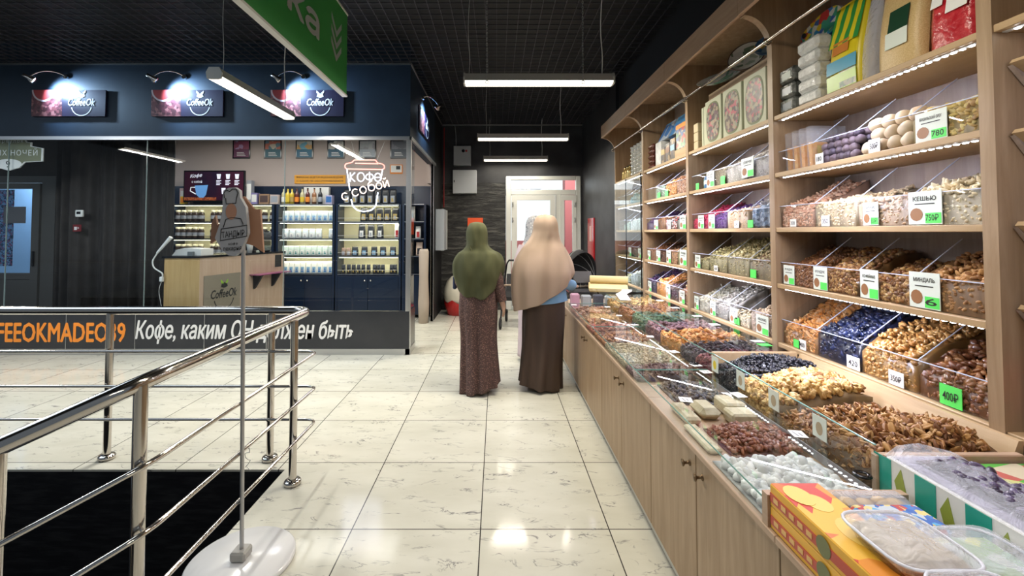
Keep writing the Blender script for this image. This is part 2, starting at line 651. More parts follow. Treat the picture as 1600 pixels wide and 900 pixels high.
def rand_rot(r, n, flat):
    """random rotations; flat>0 keeps pieces lying near the surface"""
    yaw = r.uniform(0, 2 * pi, n)
    tx = r.normal(0, 1, n) * (1.6 if flat == 0 else 0.55 / flat)
    ty = r.normal(0, 1, n) * (1.6 if flat == 0 else 0.55 / flat)
    cz, sz = np.cos(yaw), np.sin(yaw); cx, sx = np.cos(tx), np.sin(tx); cy, sy = np.cos(ty), np.sin(ty)
    Z = np.zeros((n, 3, 3)); Z[:, 0, 0] = cz; Z[:, 0, 1] = -sz; Z[:, 1, 0] = sz; Z[:, 1, 1] = cz; Z[:, 2, 2] = 1
    X = np.zeros((n, 3, 3)); X[:, 0, 0] = 1; X[:, 1, 1] = cx; X[:, 1, 2] = -sx; X[:, 2, 1] = sx; X[:, 2, 2] = cx
    Y = np.zeros((n, 3, 3)); Y[:, 0, 0] = cy; Y[:, 0, 2] = sy; Y[:, 1, 1] = 1; Y[:, 2, 0] = -sy; Y[:, 2, 2] = cy
    return X @ Y @ Z


def mesh_np(name, V, F, C, material):
    me = bpy.data.meshes.new(name)
    nv = len(V)
    me.vertices.add(nv); me.vertices.foreach_set('co', np.ascontiguousarray(V, dtype=np.float32).ravel())
    if not isinstance(F, list): F = [F]
    sizes = np.concatenate([np.full(len(q), q.shape[1]) for q in F])
    flat = np.concatenate([q.ravel() for q in F])
    me.loops.add(len(flat)); me.loops.foreach_set('vertex_index', flat.astype(np.int32))
    me.polygons.add(len(sizes))
    st = np.concatenate([[0], np.cumsum(sizes)[:-1]])
    me.polygons.foreach_set('loop_start', st.astype(np.int32))
    me.polygons.foreach_set('use_smooth', np.ones(len(sizes), bool))
    at = me.color_attributes.new('Col', 'FLOAT_COLOR', 'POINT')
    at.data.foreach_set('color', np.ascontiguousarray(np.hstack([C, np.ones((nv, 1))]), dtype=np.float32).ravel())
    me.materials.append(material)
    me.update(); me.validate()
    return me


HEAP_SEED = [100]
NPIECE = {'n': 0}


def heap(name, label, cat, x0, x1, y0, y1, z0, zf, zb, kind, size, cols, n=250, sub=1, flat=0, shiny=False, front=True,
         indiv=0, iname=None, ilabel=None, igroup=None, mound=0.0, group=None, dark=0.45):
    """goods lying in a bin: x0/zf is the front edge, x1/zb the back; loose pieces cover a solid core"""
    HEAP_SEED[0] += 1
    r = np.random.RandomState(HEAP_SEED[0])
    cols = np.array(cols, float)
    sz = size
    ph = r.uniform(0, 6, 4)

    def hgt(x, y):
        t = (x - x0) / (x1 - x0); u = (y - y0) / (y1 - y0)
        b = 0.012 * np.sin(9 * (x - x0) / 0.28 * 0.6 + ph[0]) * np.sin(7 * u + ph[1]) + 0.007 * np.sin(13 * u + ph[2] + 6 * t)
        return zf + (zb - zf) * t ** 0.9 + b * min(1, (max(zf, zb) - z0) / 0.1) + mound * (np.sin(pi * np.clip(t, 0, 1)) * np.sin(pi * np.clip(u, 0, 1))) ** 0.7
    nx, ny = 14, 14
    gx, gy = np.meshgrid(np.linspace(x0 + 0.003, x1, nx), np.linspace(y0, y1, ny), indexing='ij')
    gz = np.maximum(hgt(gx, gy) - sz * 0.45, z0 + 0.004)
    top = np.stack([gx, gy, gz], -1).reshape(-1, 3)
    bot = top.copy(); bot[:, 2] = z0 + 0.001
    V = [top, bot]
    F = []
    q = lambda i, j: i * ny + j
    for i in range(nx - 1):
        for j in range(ny - 1):
            F.append((q(i, j), q(i + 1, j), q(i + 1, j + 1), q(i, j + 1)))
    K = nx * ny
    for j in range(ny - 1):
        F.append((q(0, j + 1), q(0, j + 1) + K, q(0, j) + K, q(0, j)))
        F.append((q(nx - 1, j), q(nx - 1, j) + K, q(nx - 1, j + 1) + K, q(nx - 1, j + 1)))
    for i in range(nx - 1):
        F.append((q(i, 0), q(i, 0) + K, q(i + 1, 0) + K, q(i + 1, 0)))
        F.append((q(i + 1, ny - 1), q(i + 1, ny - 1) + K, q(i, ny - 1) + K, q(i, ny - 1)))
    F.append((K + q(0, 0), K + q(0, ny - 1), K + q(nx - 1, ny - 1), K + q(nx - 1, 0)))
    F = [np.array(F)]
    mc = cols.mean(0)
    cc = mc * dark * r.uniform(0.6, 1.4, (2 * K, 1))  # core colour darkened to paint the shade in gaps between pieces
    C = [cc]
    # loose pieces over the top, and against the front panel
    nf = int(n * 0.6) if front else 0
    px = r.uniform(x0 + sz * .6, x1 - sz * .5, n); py = r.uniform(y0 + sz * .7, y1 - sz * .7, n); pz = hgt(px, py) + r.uniform(-0.35, 0.15, n) * sz
    if nf:
        fy = r.uniform(y0 + sz * .7, y1 - sz * .7, nf); fx = np.full(nf, x0 + sz * .45); top_ = hgt(fx, fy)
        fz = z0 + sz * .4 + (np.maximum(top_ - z0 - sz * .5, 0.001)) * r.uniform(0, 1, nf)
        px = np.concatenate([px, fx]); py = np.concatenate([py, fy]); pz = np.concatenate([pz, fz])
    pz = np.maximum(pz, z0 + sz * 0.45)
    m = len(px)
    R = rand_rot(r, m, flat)
    S = r.uniform(0.8, 1.15, m) * sz * 0.62
    a = r.uniform(0, 1, (m, 1)); ci = r.randint(0, len(cols), m); cj = r.randint(0, len(cols), m)
    PC = (cols[ci] * a + cols[cj] * (1 - a)) * r.uniform(0.8, 1.15, (m, 1))
    mt = PRODG if shiny else PROD
    sel = []
    if indiv:
        d = np.hypot(px, py) + 0.0 * pz
        topmost = np.arange(m) < n
        sel = [i for i in np.argsort(np.where(topmost, d - (pz - z0) * 2.0, 9e9))[:indiv]]
    keep = np.ones(m, bool); keep[sel] = False
    nvar = 4
    base = [piece(kind, sub, k) for k in range(nvar)]
    off = 2 * K
    for k in range(nvar):
        idx = np.where(keep & (np.arange(m) % nvar == k))[0]
        if len(idx) == 0: continue
        bv, bf = base[k]
        P = np.einsum('nij,kj->nki', R[idx], bv) * S[idx, None, None] + np.stack([px, py, pz], -1)[idx, None, :]
        V.append(P.reshape(-1, 3))
        nb = len(bv)
        FF = (bf[None] + (np.arange(len(idx)) * nb)[:, None, None] + off).reshape(-1, 3)
        F.append(FF)
        C.append(np.repeat(PC[idx], nb, 0))
        off += nb * len(idx)
    NPIECE['n'] += m
    V = np.concatenate(V); C = np.concatenate(C)
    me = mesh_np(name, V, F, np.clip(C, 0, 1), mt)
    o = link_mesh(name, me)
    tag(o, label, cat, group, 'stuff')
    if indiv:
        pal = []
        for k in range(10):
            bv, bf = base[k % nvar]
            aa = r.uniform(0, 1)
            c = (cols[r.randint(len(cols))] * aa + cols[r.randint(len(cols))] * (1 - aa)) * r.uniform(0.8, 1.15)
            pal.append(mesh_np(iname, bv, bf, np.clip(np.repeat(c[None], len(bv), 0), 0, 1), mt))
        for i in sel:
            q_ = bpy.data.objects.new(iname, pal[i % 10])
            COL.objects.link(q_)
            M = Matrix([list(row) for row in R[i] * S[i]]).to_4x4()
            M.translation = (px[i], py[i], pz[i])
            q_.matrix_world = M
            tag(q_, ilabel, cat, igroup)
    return o
# ================================================================== the room
CEIL = 3.36
fl = MB()
fl.box((-1.25, -3, -0.012), (1.95, 8.25, 0)); fl.box((-9, 2.66, -0.012), (-1.25, 8.15, 0)); fl.box((-9, -3, -0.012), (-1.25, 0.6, 0))
struct(fl.build('floor', FLOOR))
well = MB()
well.box((-9, 2.66, -3.2), (-1.25, 2.70, -0.0121)); well.box((-9, 0.56, -3.2), (-1.25, 0.60, -0.0121))
well.box((-1.25, 0.56, -3.2), (-1.21, 2.70, -0.0121))
struct(well.build('wall_stairwell', SCUFF))
rp = MB(); rp.prism([(-1.25, 0.6, -0.9), (-1.25, 0.6, -1.0), (-8.8, 0.6, -2.9), (-8.8, 0.6, -2.78)], (0, 2.06, 0))
struct(rp.build('stairwell_ramp', SCUFF), 'black scuffed ramp going down beside the steel railing', 'ramp')
struct(bx('ceiling', (-9, -1.0, 3.62), (1.95, 8.15, 3.68), BLACK))
grid = MB()
k = 0
x = -8.9
while x < 1.58:
    grid.box((x - 0.0025, -0.9, CEIL), (x + 0.0025, 7.98, CEIL + 0.012)); x += 0.1
y = -0.85
while y < 7.98:
    grid.box((-8.9, y - 0.0025, CEIL + 0.0005), (1.58, y + 0.0025, CEIL + 0.0115)); y += 0.1
struct(grid.build('ceiling_grid', SLAT))
# back wall round the entrance door (0.17..1.53 wide, 2.43 high)
wb = MB()
wb.box((-1.0, 8.05, 2.43), (1.95, 8.25, 3.62)); wb.box((-1.0, 8.05, 2.3), (0.165, 8.25, 2.43)); wb.box((1.527, 8.05, 0), (1.95, 8.25, 2.43))
struct(wb.build('wall_back', PLASTER))
struct(bx('wall_back_stone', (-1.0, 8.05, 0), (0.165, 8.25, 2.3), STONE))
struct(bx('wall_right', (1.56, 5.76, 0), (1.95, 8.05, 3.62), PLASTER))
struct(bx('wall_right_bulkhead', (1.60, -0.5, 2.83), (1.95, 5.76, 3.62), BLACK))
struct(bx('wall_right_niche', (1.92, -0.5, 0), (1.95, 5.76, 2.83), BLACK))
wl = MB(); wl.box((-1.04, 7.12, 0), (-1.0, 8.05, 3.62)); wl.box((-1.04, 7.02, 0), (-1.005, 7.12, 2.48))
struct(wl.build('wall_left', BLACK))
# shop box: fascia above the glass, band below it
fa = MB(); fa.box((-9, 5.10, 2.50), (-1.0, 5.22, 3.62)); fa.box((-1.12, 5.22, 2.50), (-1.0, 7.12, 3.62))
struct(fa.build('wall_fascia', NAVY))
tr = MB(); tr.box((-9, 5.075, 2.465), (-0.985, 5.10, 2.505)); tr.box((-1.0, 5.075, 2.465), (-0.975, 7.12, 2.505))
tr.box((-9, 5.085, 3.345), (-0.99, 5.10, 3.365)); tr.box((-1.0, 5.085, 3.345), (-0.985, 8.05, 3.365)); tr.box((-1.0, 8.03, 3.345), (1.6, 8.05, 3.365))
struct(tr.build('trim_1', BRUSH))
bd = MB(); bd.box((-9, 5.10, 0.07), (-1.0, 5.16, 0.495)); bd.box((-1.06, 5.16, 0.07), (-1.0, 5.46, 0.495))
struct(bd.build('wall_shopfront_band', CHAR))
kk = MB(); kk.box((-9, 5.105, 0), (-0.995, 5.15, 0.07)); kk.box((-1.05, 5.15, 0), (-0.995, 5.46, 0.07))
for sx in (-4.92, -4.13, -3.34, -2.63): kk.box((sx, 5.097, 0.07), (sx + 0.006, 5.1, 0.495))
struct(kk.build('baseboard_shopfront', BRUSH))
struct(bx('wall_shop_back_upper', (-9, 7.62, 2.19), (-1.06, 7.72, 3.0), PINKW))
struct(bx('wall_shop_back_lower', (-9, 7.60, 0), (-1.06, 7.72, 2.19), NAVYD))
struct(bx('wall_shop_ceiling', (-9, 5.22, 3.0), (-1.12, 7.72, 3.06), mat('shop_ceiling_paint', (0.35, 0.33, 0.33), 0.7)))
struct(bx('wall_shop_inner_side', (-1.12, 7.12, 2.19), (-1.04, 7.62, 3.0), PINKW))
# glass front of the shop
for i, (a, b) in enumerate([(-9, -5.66), (-5.655, -4.055), (-4.05, -2.455), (-2.45, -1.03)]):
    w = thing('window_%d' % (i + 1), None, None, (a, 5.12, 0.495)); w['kind'] = 'structure'
    bx('pane', (a + 0.002, 5.118, 0.495), (b - 0.002, 5.128, 2.465), SHOPG, w)
    e = MB(); e.box((b - 0.0025, 5.117, 0.495), (b + 0.0025, 5.129, 2.465)); e.build('edge', JOINT, w)
w = thing('window_5', None, None, (-1.015, 5.3, 0.495)); w['kind'] = 'structure'
bx('pane', (-1.02, 5.16, 0.495), (-1.012, 5.44, 2.465), SHOPG, w)
bx('frame', (-1.045, 5.105, 0.0), (-0.99, 5.15, 2.465), BRUSH, w)
bx('frame', (-1.045, 7.02, 0.0), (-1.0, 7.06, 2.48), BRUSH, w)

# entrance door at the back
WHF = mat('white_upvc', (0.70, 0.71, 0.68), 0.35)
d = thing('door_1', None, None, (0.85, 8.05, 0)); d['kind'] = 'structure'
f = MB()
for a, b in [((0.17, 8.02, 0), (0.26, 8.12, 2.42)), ((1.44, 8.02, 0), (1.525, 8.12, 2.42)), ((0.26, 8.02, 2.35), (1.44, 8.12, 2.42)), ((0.26, 8.02, 2.08), (1.44, 8.12, 2.17)), ((1.07, 8.02, 0), (1.16, 8.12, 2.08)), ((0.26, 8.02, 0), (1.44, 8.12, 0.05))]:
    f.box(a, b, 0, 0.008)
f.build('frame', WHF, d)
lf = MB()
for a, b in [((0.27, 8.0, 0.05), (0.37, 8.06, 2.07)), ((0.97, 8.0, 0.05), (1.06, 8.06, 2.07)), ((0.37, 8.0, 1.98), (0.97, 8.06, 2.07)), ((0.37, 8.0, 0.05), (0.97, 8.06, 0.16)), ((0.37, 8.0, 0.70), (0.97, 8.06, 0.80)), ((0.37, 8.02, 0.16), (0.97, 8.04, 0.70))]:
    lf.box(a, b)
lf.build('leaf', WHF, d)
bx('pane', (0.37, 8.025, 0.80), (0.97, 8.035, 1.98), GLASS, d)
bx('pane', (0.26, 8.065, 2.17), (1.44, 8.075, 2.35), GLASS, d)
sl = MB()
for a, b in [((1.16, 8.0, 0.05), (1.22, 8.06, 2.07)), ((1.37, 8.0, 0.05), (1.44, 8.06, 2.07)), ((1.22, 8.0, 1.98), (1.37, 8.06, 2.07)), ((1.22, 8.0, 0.05), (1.37, 8.06, 0.75))]: sl.box(a, b)
sl.build('side_leaf', WHF, d)
bx('pane', (1.22, 8.025, 0.75), (1.37, 8.035, 1.98), GLASS, d)
for hx, hz in ((0.29, 1.62), (0.29, 1.90), (1.41, 1.62), (1.41, 1.9), (0.29, 0.4), (1.41, 0.4)):
    MB().cyl((hx, 7.985, hz - 0.04), (hx, 7.985, hz + 0.04), 0.012, n=8).build('hinge', BRUSH, d)
bx('handle', (0.985, 7.96, 0.95), (1.01, 8.0, 1.2), WHITE, d, 0.006)
# daylight outside the entrance
SKYM = mat('overcast_sky', (0, 0, 0), 1.0, emit=(0.93, 0.97, 1.0), estr=1.35)
so = MB(); so.quad((-6, 16, -1), (8, 16, -1), (8, 16, 7), (-6, 16, 7)); struct(so.build('sky_outside', SKYM))
struct(bx('ground_outside', (-6, 8.25, -0.06), (8, 16, -0.01), mat('street_paving', (0.35, 0.33, 0.31), 0.8)))
REDW = mat('red_wall_paint', (0.55, 0.15, 0.15), 0.6)
struct(bx('wall_outside_red', (-3, 11.5, -0.01), (6, 11.6, 1.18), REDW))
struct(bx('wall_outside_pillar', (1.70, 11.0, -0.01), (2.05, 11.4, 3.2), REDW))
struct(bx('wall_outside_porch', (-0.5, 10.4, 2.28), (1.05, 10.6, 2.42), mat('porch_grey', (0.2, 0.22, 0.27), 0.7)))
area_light('daylight_through_door', (0.85, 9.2, 2.6), (1.4, 1.5), 12, (0.95, 0.98, 1.0), (0, -0.9, -0.7))

area_light('street_daylight', (1.2, 8.9, 3.4), (3, 1), 160, (0.95, 0.98, 1.0), (0, 1, -0.6))
# ------------------------------------------------------------------ fluorescent lamps
HOUS = mat('lamp_housing', (0.5, 0.49, 0.47), 0.45)


def lamp(label, c, length, axis, cords, watts, color=(1.0, 0.93, 0.78)):
    """long batten lamp; c = middle of its underside"""
    cx, cy, cz = c
    t = thing('ceiling_lamp', label, 'lamp', c, 'hanging fluorescent lamps')
    L2 = length / 2
    prof = [(-0.055, 0.02), (-0.035, 0.085), (0.035, 0.085), (0.055, 0.02)]
    dif = [(-0.055, 0.02), (-0.05, 0.004), (-0.03, 0), (0.03, 0), (0.05, 0.004), (0.055, 0.02)]
    def P(u, p): return (cx + u, cy + p[0], cz + p[1]) if axis == 'x' else (cx + p[0], cy + u, cz + p[1])
    vec = (length - 0.03, 0, 0) if axis == 'x' else (0, length - 0.03, 0)
    MB().prism([P(-L2 + .015, p) for p in prof], vec).build('housing', HOUS, t)
    MB().prism([P(-L2 + .015, p) for p in dif], vec).build('diffuser', LAMPW, t)
    for s in (-1, 1):
        e = MB()
        a = P(s * L2 - (0.015 if s > 0 else 0), (0, 0)); v = (0.015, 0, 0) if axis == 'x' else (0, 0.015, 0)
        e.prism([P(s * L2 - (0.015 if s > 0 else 0), (q[0] * 1.06, q[1] * 1.03 - .001)) for q in dif[1:5] + [(0.057, 0.05), (0.037, 0.088), (-0.037, 0.088), (-0.057, 0.05)]], v)
        e.build('end_cap', HOUS, t)
    for u, kind in cords:
        m = MB(); p = Vector(P(u, (0, 0.085)))
        if kind == 'chain':
            q = Vector(P(u, (-0.062, 0.03))); n = int((CEIL - q.z) / 0.022)
            for i in range(n):
                zz = q.z + i * 0.022
                s = 0.006
                ring = [(q.x + (s * cos(a) if i % 2 else 0), q.y + (0 if i % 2 else s * cos(a)), zz + 0.014 * sin(a)) for a in [2 * pi * j / 8 for j in range(8)]]
                m.tube(ring, 0.0022, 4, closed=True)
            m.tube([(q.x, q.y, q.z - 0.01 + 0.016 * sin(a), ) if False else (q.x + 0.012 * cos(a), q.y, q.z - 0.028 + 0.014 * sin(a)) for a in [2 * pi * j / 10 for j in range(10)]], 0.004, 5, closed=True)
            m.build('chain', BRUSH, t)
        else:
            m.tube(rounded([p, p + Vector((0.006, 0, 0.15)), p + Vector((-0.012, 0, (CEIL - p.z) * 0.6)), (p.x + 0.005, p.y, CEIL + 0.03)], 0.15), 0.0045 if kind == 'cord' else 0.0018, 6)
            m.build('cord', WHITE, t)
    sz = (length - 0.06, 0.09)
    l = area_light('lamp_tube', (cx, cy, cz - 0.012), sz if axis == 'x' else (sz[1], sz[0]), watts, color)
    return t


WARM = (1.0, 0.92, 0.76)
area_light('hall_daylight_fill', (-5.6, 2.2, 3.3), (5.0, 2.2), 95, (0.72, 0.86, 1.0))  # added cool fill without a fitting, stands in for daylight over the stairwell
for _y in (1.27, -1.1): area_light('lamp_tube', (0.35, _y, 2.62), (1.19, 0.09), 24, WARM)
lamp('white batten lamp with a chain hanging across the aisle in front of the others', (0.35, 3.67, 2.63), 1.25, 'x', [(-0.43, 'chain'), (0.36, 'chain'), (0.53, 'cord'), (-0.58, 'wire')], 56, WARM)
lamp('white batten lamp hung across the aisle, second in the row toward the door', (0.36, 6.05, 2.66), 1.25, 'x', [(0.52, 'cord'), (-0.5, 'wire')], 55, WARM)
lamp('white batten lamp across the aisle just before the entrance door', (0.33, 7.7, 2.64), 1.12, 'x', [(0.46, 'cord'), (-0.45, 'wire')], 12, WARM)
lamp('white batten lamp hanging lengthwise in front of the coffee banners', (-2.12, 3.9, 2.55), 1.22, 'y', [(0.5, 'cord'), (-0.5, 'wire')], 60, (1.0, 0.96, 0.88))
lamp('white batten lamp only seen mirrored in the shop glass beside the curtain', (-5.15, 3.6, 2.55), 1.22, 'y', [(0.5, 'cord'), (-0.5, 'wire')], 60, (1.0, 0.96, 0.88))

# ------------------------------------------------------------------ banners on the fascia, with their spot lamps
BEANS = pattern_mat('coffee_bean_print', [(0.05, 0.012, 0.016), (0.13, 0.035, 0.04), (0.24, 0.09, 0.09), (0.09, 0.02, 0.03)], 32, 0.4)
VIOLET = mat('dark_violet_print', (0.016, 0.011, 0.034), 0.35)


def leafbean(mb, o, R, U, s, m):
    O = Vector(o)
    for sg in (-1, 1):
        pts = [(0, 0), (0.25 * sg, 0.3), (0.7 * sg, 0.75), (0.72 * sg, 0.3), (0.4 * sg, -0.05)]
        pp = [O + R * (a * s) + U * (b * s) for a, b in (pts if sg > 0 else pts[::-1])]
        mb.add(pp, [tuple(range(5))], m)


def logo(mb, c, R, U, N, w, m_ring, m_txt, m_leaf):
    """round ring, slanted word, bean with leaves"""
    C = Vector(c); R = Vector(R); U = Vector(U); N = Vector(N)
    r = w * 0.39
    vs = []; n = 36
    for i in range(n + 1):
        a = radians(-20 - 140 * 1.0) + radians(0) if False else 2 * pi * i / n
        vs += [C + (R * cos(a) + U * sin(a)) * r - U * (0.1 * w), C + (R * cos(a) + U * sin(a)) * (r * 0.92) - U * (0.1 * w)]
    fs = []
    for i in range(n):
        a = degrees_mid = math.degrees(2 * pi * (i + .5) / n)
        yy = sin(radians(a)) * r - 0.1 * w
        if -0.14 * w < yy < 0.26 * w and not (sin(radians(a)) > 0.93): continue
        fs.append((2 * i, 2 * i + 1, 2 * i + 3, 2 * i + 2))
    mb.add(vs, fs, m_ring)
    put_text(mb, 'CoffeeOk', C - R * (w * 0.5) - U * (0.10 * w) + N * 0.001, R, U, w=w, h=w * 0.27, m=m_txt, fat=w * .006, shear=0.25)
    bean = [C + R * (cos(a) * w * 0.12) + U * (sin(a) * w * 0.085 + 0.29 * w) for a in [2 * pi * j / 14 for j in range(14)]]
    mb.add([p + N * 0.001 for p in bean], [tuple(range(14))], m_txt)
    leafbean(mb, C + U * (0.34 * w) + N * 0.001, R, U, w * 0.2, m_leaf)


def banner(label, x0, x1, z0, z1, yf):
    t = thing('shop_banner', label, 'banner', ((x0 + x1) / 2, yf, z0), 'coffee banners on the fascia')
    bx('board', (x0, yf, z0), (x1, yf + 0.025, z1), VIOLET, t)
    b = MB(); b.quad((x0, yf - 0.001, z0), (x0 + (x1 - x0) * 0.42, yf - 0.001, z0), (x0 + (x1 - x0) * 0.40, yf - 0.001, z1), (x0, yf - 0.001, z1))
    b.build('bean_print', BEANS, t)
    c = MB(); cx = x0 + 0.16 * (x1 - x0); R = 0.135
    for rr, m, off in ((R, 0, 0.002), (R * 0.86, 1, 0.003)):
        pts = [(cx + rr * cos(a), yf - off, z1 + 0.0 + rr * sin(a) * 1.0) for a in [pi + pi * j / 18 for j in range(19)]]
        c.add([(p[0], p[1], max(p[2], z0)) for p in pts], [tuple(range(19))], m)
    c.build('cup_print', [mat('cup_rim_print', (0.5, 0.42, 0.45), 0.4), mat('red_coffee_print', (0.28, 0.03, 0.03), 0.4)], t)
    l = MB(); w = 0.36 * (x1 - x0)
    logo(l, ((x0 + (x1 - x0) * 0.68), yf - 0.003, (z0 + z1) / 2), (1, 0, 0), (0, 0, 1), (0, -1, 0), w, 0, 0, 0)
    l.build('lettering', WHITEV, t)
    return t


def spot(label, base, head, aim, yflip=1):
    t = thing('spot_lamp', label, 'lamp', base, 'gooseneck spot lamps over the banners')
    b, h, a = Vector(base), Vector(head), Vector(aim)
    m = MB(); m.cyl(b, b + Vector((0, 0, 0.03)) if False else b - (Vector((0, 0.03, 0)) if yflip else Vector((-0.03, 0, 0))), 0.028, n=14); m.build('wall_mount', STEEL, t)
    mid = (b + h) / 2 + Vector((0, -0.04 if yflip else 0, 0.13))
    arm = [b * (1 - u) ** 2 + mid * 2 * u * (1 - u) + h * u * u for u in [i / 12 for i in range(13)]]
    MB().tube(arm, 0.007, 7).build('arm', STEEL, t)
    d_ = (a - h).normalized()
    MB().lathe(h - d_ * 0.05, [(0.0, 0), (0.018, 0.0), (0.02, 0.05), (0.042, 0.085), (0.042, 0.10), (0.036, 0.10), (0.03, 0.07)], 16, 0, d_).build('head', STEEL, t)
    MB().lathe(h - d_ * 0.05, [(0.0, 0.092), (0.034, 0.094)], 14, 0, d_).build('bulb', mat('spot_bulb', (1, 1, 1), emit=(0.75, 0.87, 1.0), estr=14), t)
    l = bpy.data.lights.new('spot_light', 'SPOT'); l.energy = 85; l.color = (0.50, 0.74, 1.0); l.spot_size = radians(128); l.spot_blend = 0.8; l.shadow_soft_size = 0.03
    o = bpy.data.objects.new('spot_light', l); COL.objects.link(o); o.location = h + d_ * 0.06
    o.rotation_euler = d_.to_track_quat('-Z', 'Y').to_euler()


BN = [(-5.36, -4.51, 'leftmost'), (-3.98, -3.155, 'middle'), (-2.605, -1.765, 'right')]
wh = ['dark CoffeeOk banner with beans above the street address sign', 'dark CoffeeOk banner with beans just left of the hanging white lamp', 'dark CoffeeOk banner with beans partly behind the green sign']
sh = ['chrome gooseneck spot lamp over the banner above the address sign', 'chrome gooseneck spot lamp over the banner left of the hanging lamp', 'chrome gooseneck spot lamp over the banner behind the green sign']
for (a, b, _), l1, l2 in zip(BN, wh, sh):
    banner(l1, a, b, 2.735, 3.04, 5.07)
    c = a + 0.42 * (b - a)
    spot(l2, (c + 0.02, 5.10, 3.20), (c - 0.20, 4.88, 3.12), (c + 0.06, 5.10, 2.93))
t = thing('shop_banner', 'dark CoffeeOk banner on the short side of the fascia facing the aisle', 'banner', (-0.985, 6.0, 2.73), 'coffee banners on the fascia')
bx('board', (-1.0, 5.62, 2.72), (-0.985, 6.5, 3.03), VIOLET, t)
l = MB(); l.quad((-0.983, 5.62, 2.72), (-0.983, 6.0, 2.72), (-0.983, 6.0, 3.03), (-0.983, 5.62, 3.03)); l.build('bean_print', BEANS, t)
l = MB(); logo(l, (-0.982, 6.24, 2.87), (0, 1, 0), (0, 0, 1), (1, 0, 0), 0.3, 0, 0, 0); l.build('lettering', WHITEV, t)
spot('chrome gooseneck spot lamp over the side banner facing the aisle', (-1.0, 5.9, 3.20), (-0.78, 5.95, 3.10), (-1.0, 5.98, 2.95), 0)

# ------------------------------------------------------------------ green hanging sign
GRN = mat('green_sign_face', (0.045, 0.29, 0.065), 0.45)
t = thing('hanging_sign', 'long green hanging sign with white letters and three arrows over the railing', 'sign', (-1.22, 2.3, 2.50))
bx('panel', (-1.245, 0.9, 2.505), (-1.215, 3.56, 3.165), GRN, t)
e = MB(); e.box((-1.25, 0.9, 2.495), (-1.21, 3.565, 2.51)); e.box((-1.25, 0.9, 3.16), (-1.21, 3.565, 3.175)); e.build('edge_trim', WHITE, t)
SGW = mat('sign_lettering', (0.42, 0.44, 0.46), 0.5)
l = MB()
put_text(l, 'ка', (-1.2135, 2.54, 2.71), (0, 1, 0), (0, 0, 1), w=0.45, h=0.155, fat=.008)
l.build('lettering', SGW, t)
l = MB()
for i in range(3):
    zc = 2.935 - i * 0.092
    for sg in (-1, 1):
        pts = [(-1.2135, 3.32, zc - 0.06), (-1.2135, 3.32, zc - 0.012), (-1.2135, 3.32 + sg * 0.105, zc + 0.095), (-1.2135, 3.32 + sg * 0.105, zc + 0.047)]
        l.add(pts if sg > 0 else pts[::-1], [(0, 1, 2, 3)])
l.build('arrows', SGW, t)
for yy in (1.3, 3.3): MB().cyl((-1.23, yy, 3.17), (-1.23, yy, CEIL + .02), 0.003, n=6).build('wire', BRUSH, t)

# ------------------------------------------------------------------ lettering on the band
t = MB(); put_text(t, 'COFFEEOKMADEO39', (-6.10, 5.0975, 0.15), (1, 0, 0), (0, 0, 1), w=1.86, h=0.215, fat=0.006)
tag(t.build('band_lettering', ORANGE), 'bold orange capital lettering on the dark shopfront band behind the railing', 'lettering')
t = MB(); put_text(t, 'Кофе, каким ОН должен быть', (-4.12, 5.0975, 0.13), (1, 0, 0), (0, 0, 1), w=2.48, h=0.265, shear=0.22, fat=0.0045)
tag(t.build('band_lettering', WHITEV), 'white slanted lettering on the dark shopfront band', 'lettering')

# ------------------------------------------------------------------ steel railing round the stairwell
t = thing('stair_railing', 'polished steel railing with three thin rails around the black stairwell', 'railing', (-1.15, 2.7, 0))
B1 = Vector((-1.14, 1.456, 0.917)); D1 = Vector((-0.27, -0.2, -0.125)).normalized()
MB().tube(rounded([(-9, 2.784, .912), (-1.165, 2.784, .912), B1, B1 + D1 * 4], 0.10, 10), 0.0255, 18).build('handrail', STEEL, t)
for hz in (0.667, 0.455, 0.254):
    p = Vector((-1.10, 1.43, hz))
    MB().tube(rounded([(-9, 2.75, hz), (-1.10, 2.75, hz), p, p + D1 * 4], 0.07, 8), 0.0088, 10).build('mid_rail', STEEL, t)
posts = [(-4.6, 2.784, 0, .9), (-2.41, 2.784, 0, .9), (-1.395, 2.77, 0, .9), (-1.134, 2.506, 0, .905), (-1.155, 1.456, 0, .905), (-1.40, 1.262, -0.15, .79)]
for (x, y, z, tp) in posts:
    p = MB().cyl((x, y, z), (x, y, tp), 0.0205, n=18).build('post', STEEL, t)
    g = MB().lathe((x, y, z), [(0.0, 0.0), (0.044, 0.0), (0.046, 0.018), (0.04, 0.027), (0.022, 0.03)], 20).build('base_flange', STEEL, p)
    for hz in (0.667, 0.455, 0.254):
        dx = (0.03, -0.02) if y < 2.7 else (0, -0.03)
        MB().cyl((x - dx[0] * .8, y - dx[1] * .8, z + hz), (x + dx[0] * 1.3, y + dx[1] * 1.3, z + hz), 0.0055, n=8).build('clamp', STEEL, p)
cu = MB(); cu.tube([(-1.12 + 0.012 * sin(i * 1.1), 2.02 + 0.004 * i * 0.3, 0.435 - i * 0.009 + 0.006 * cos(i * 1.7)) for i in range(13)], 0.002, 5)
tag(cu.build('string', WHITE), 'curled bit of white string hanging off the middle rail', 'string')

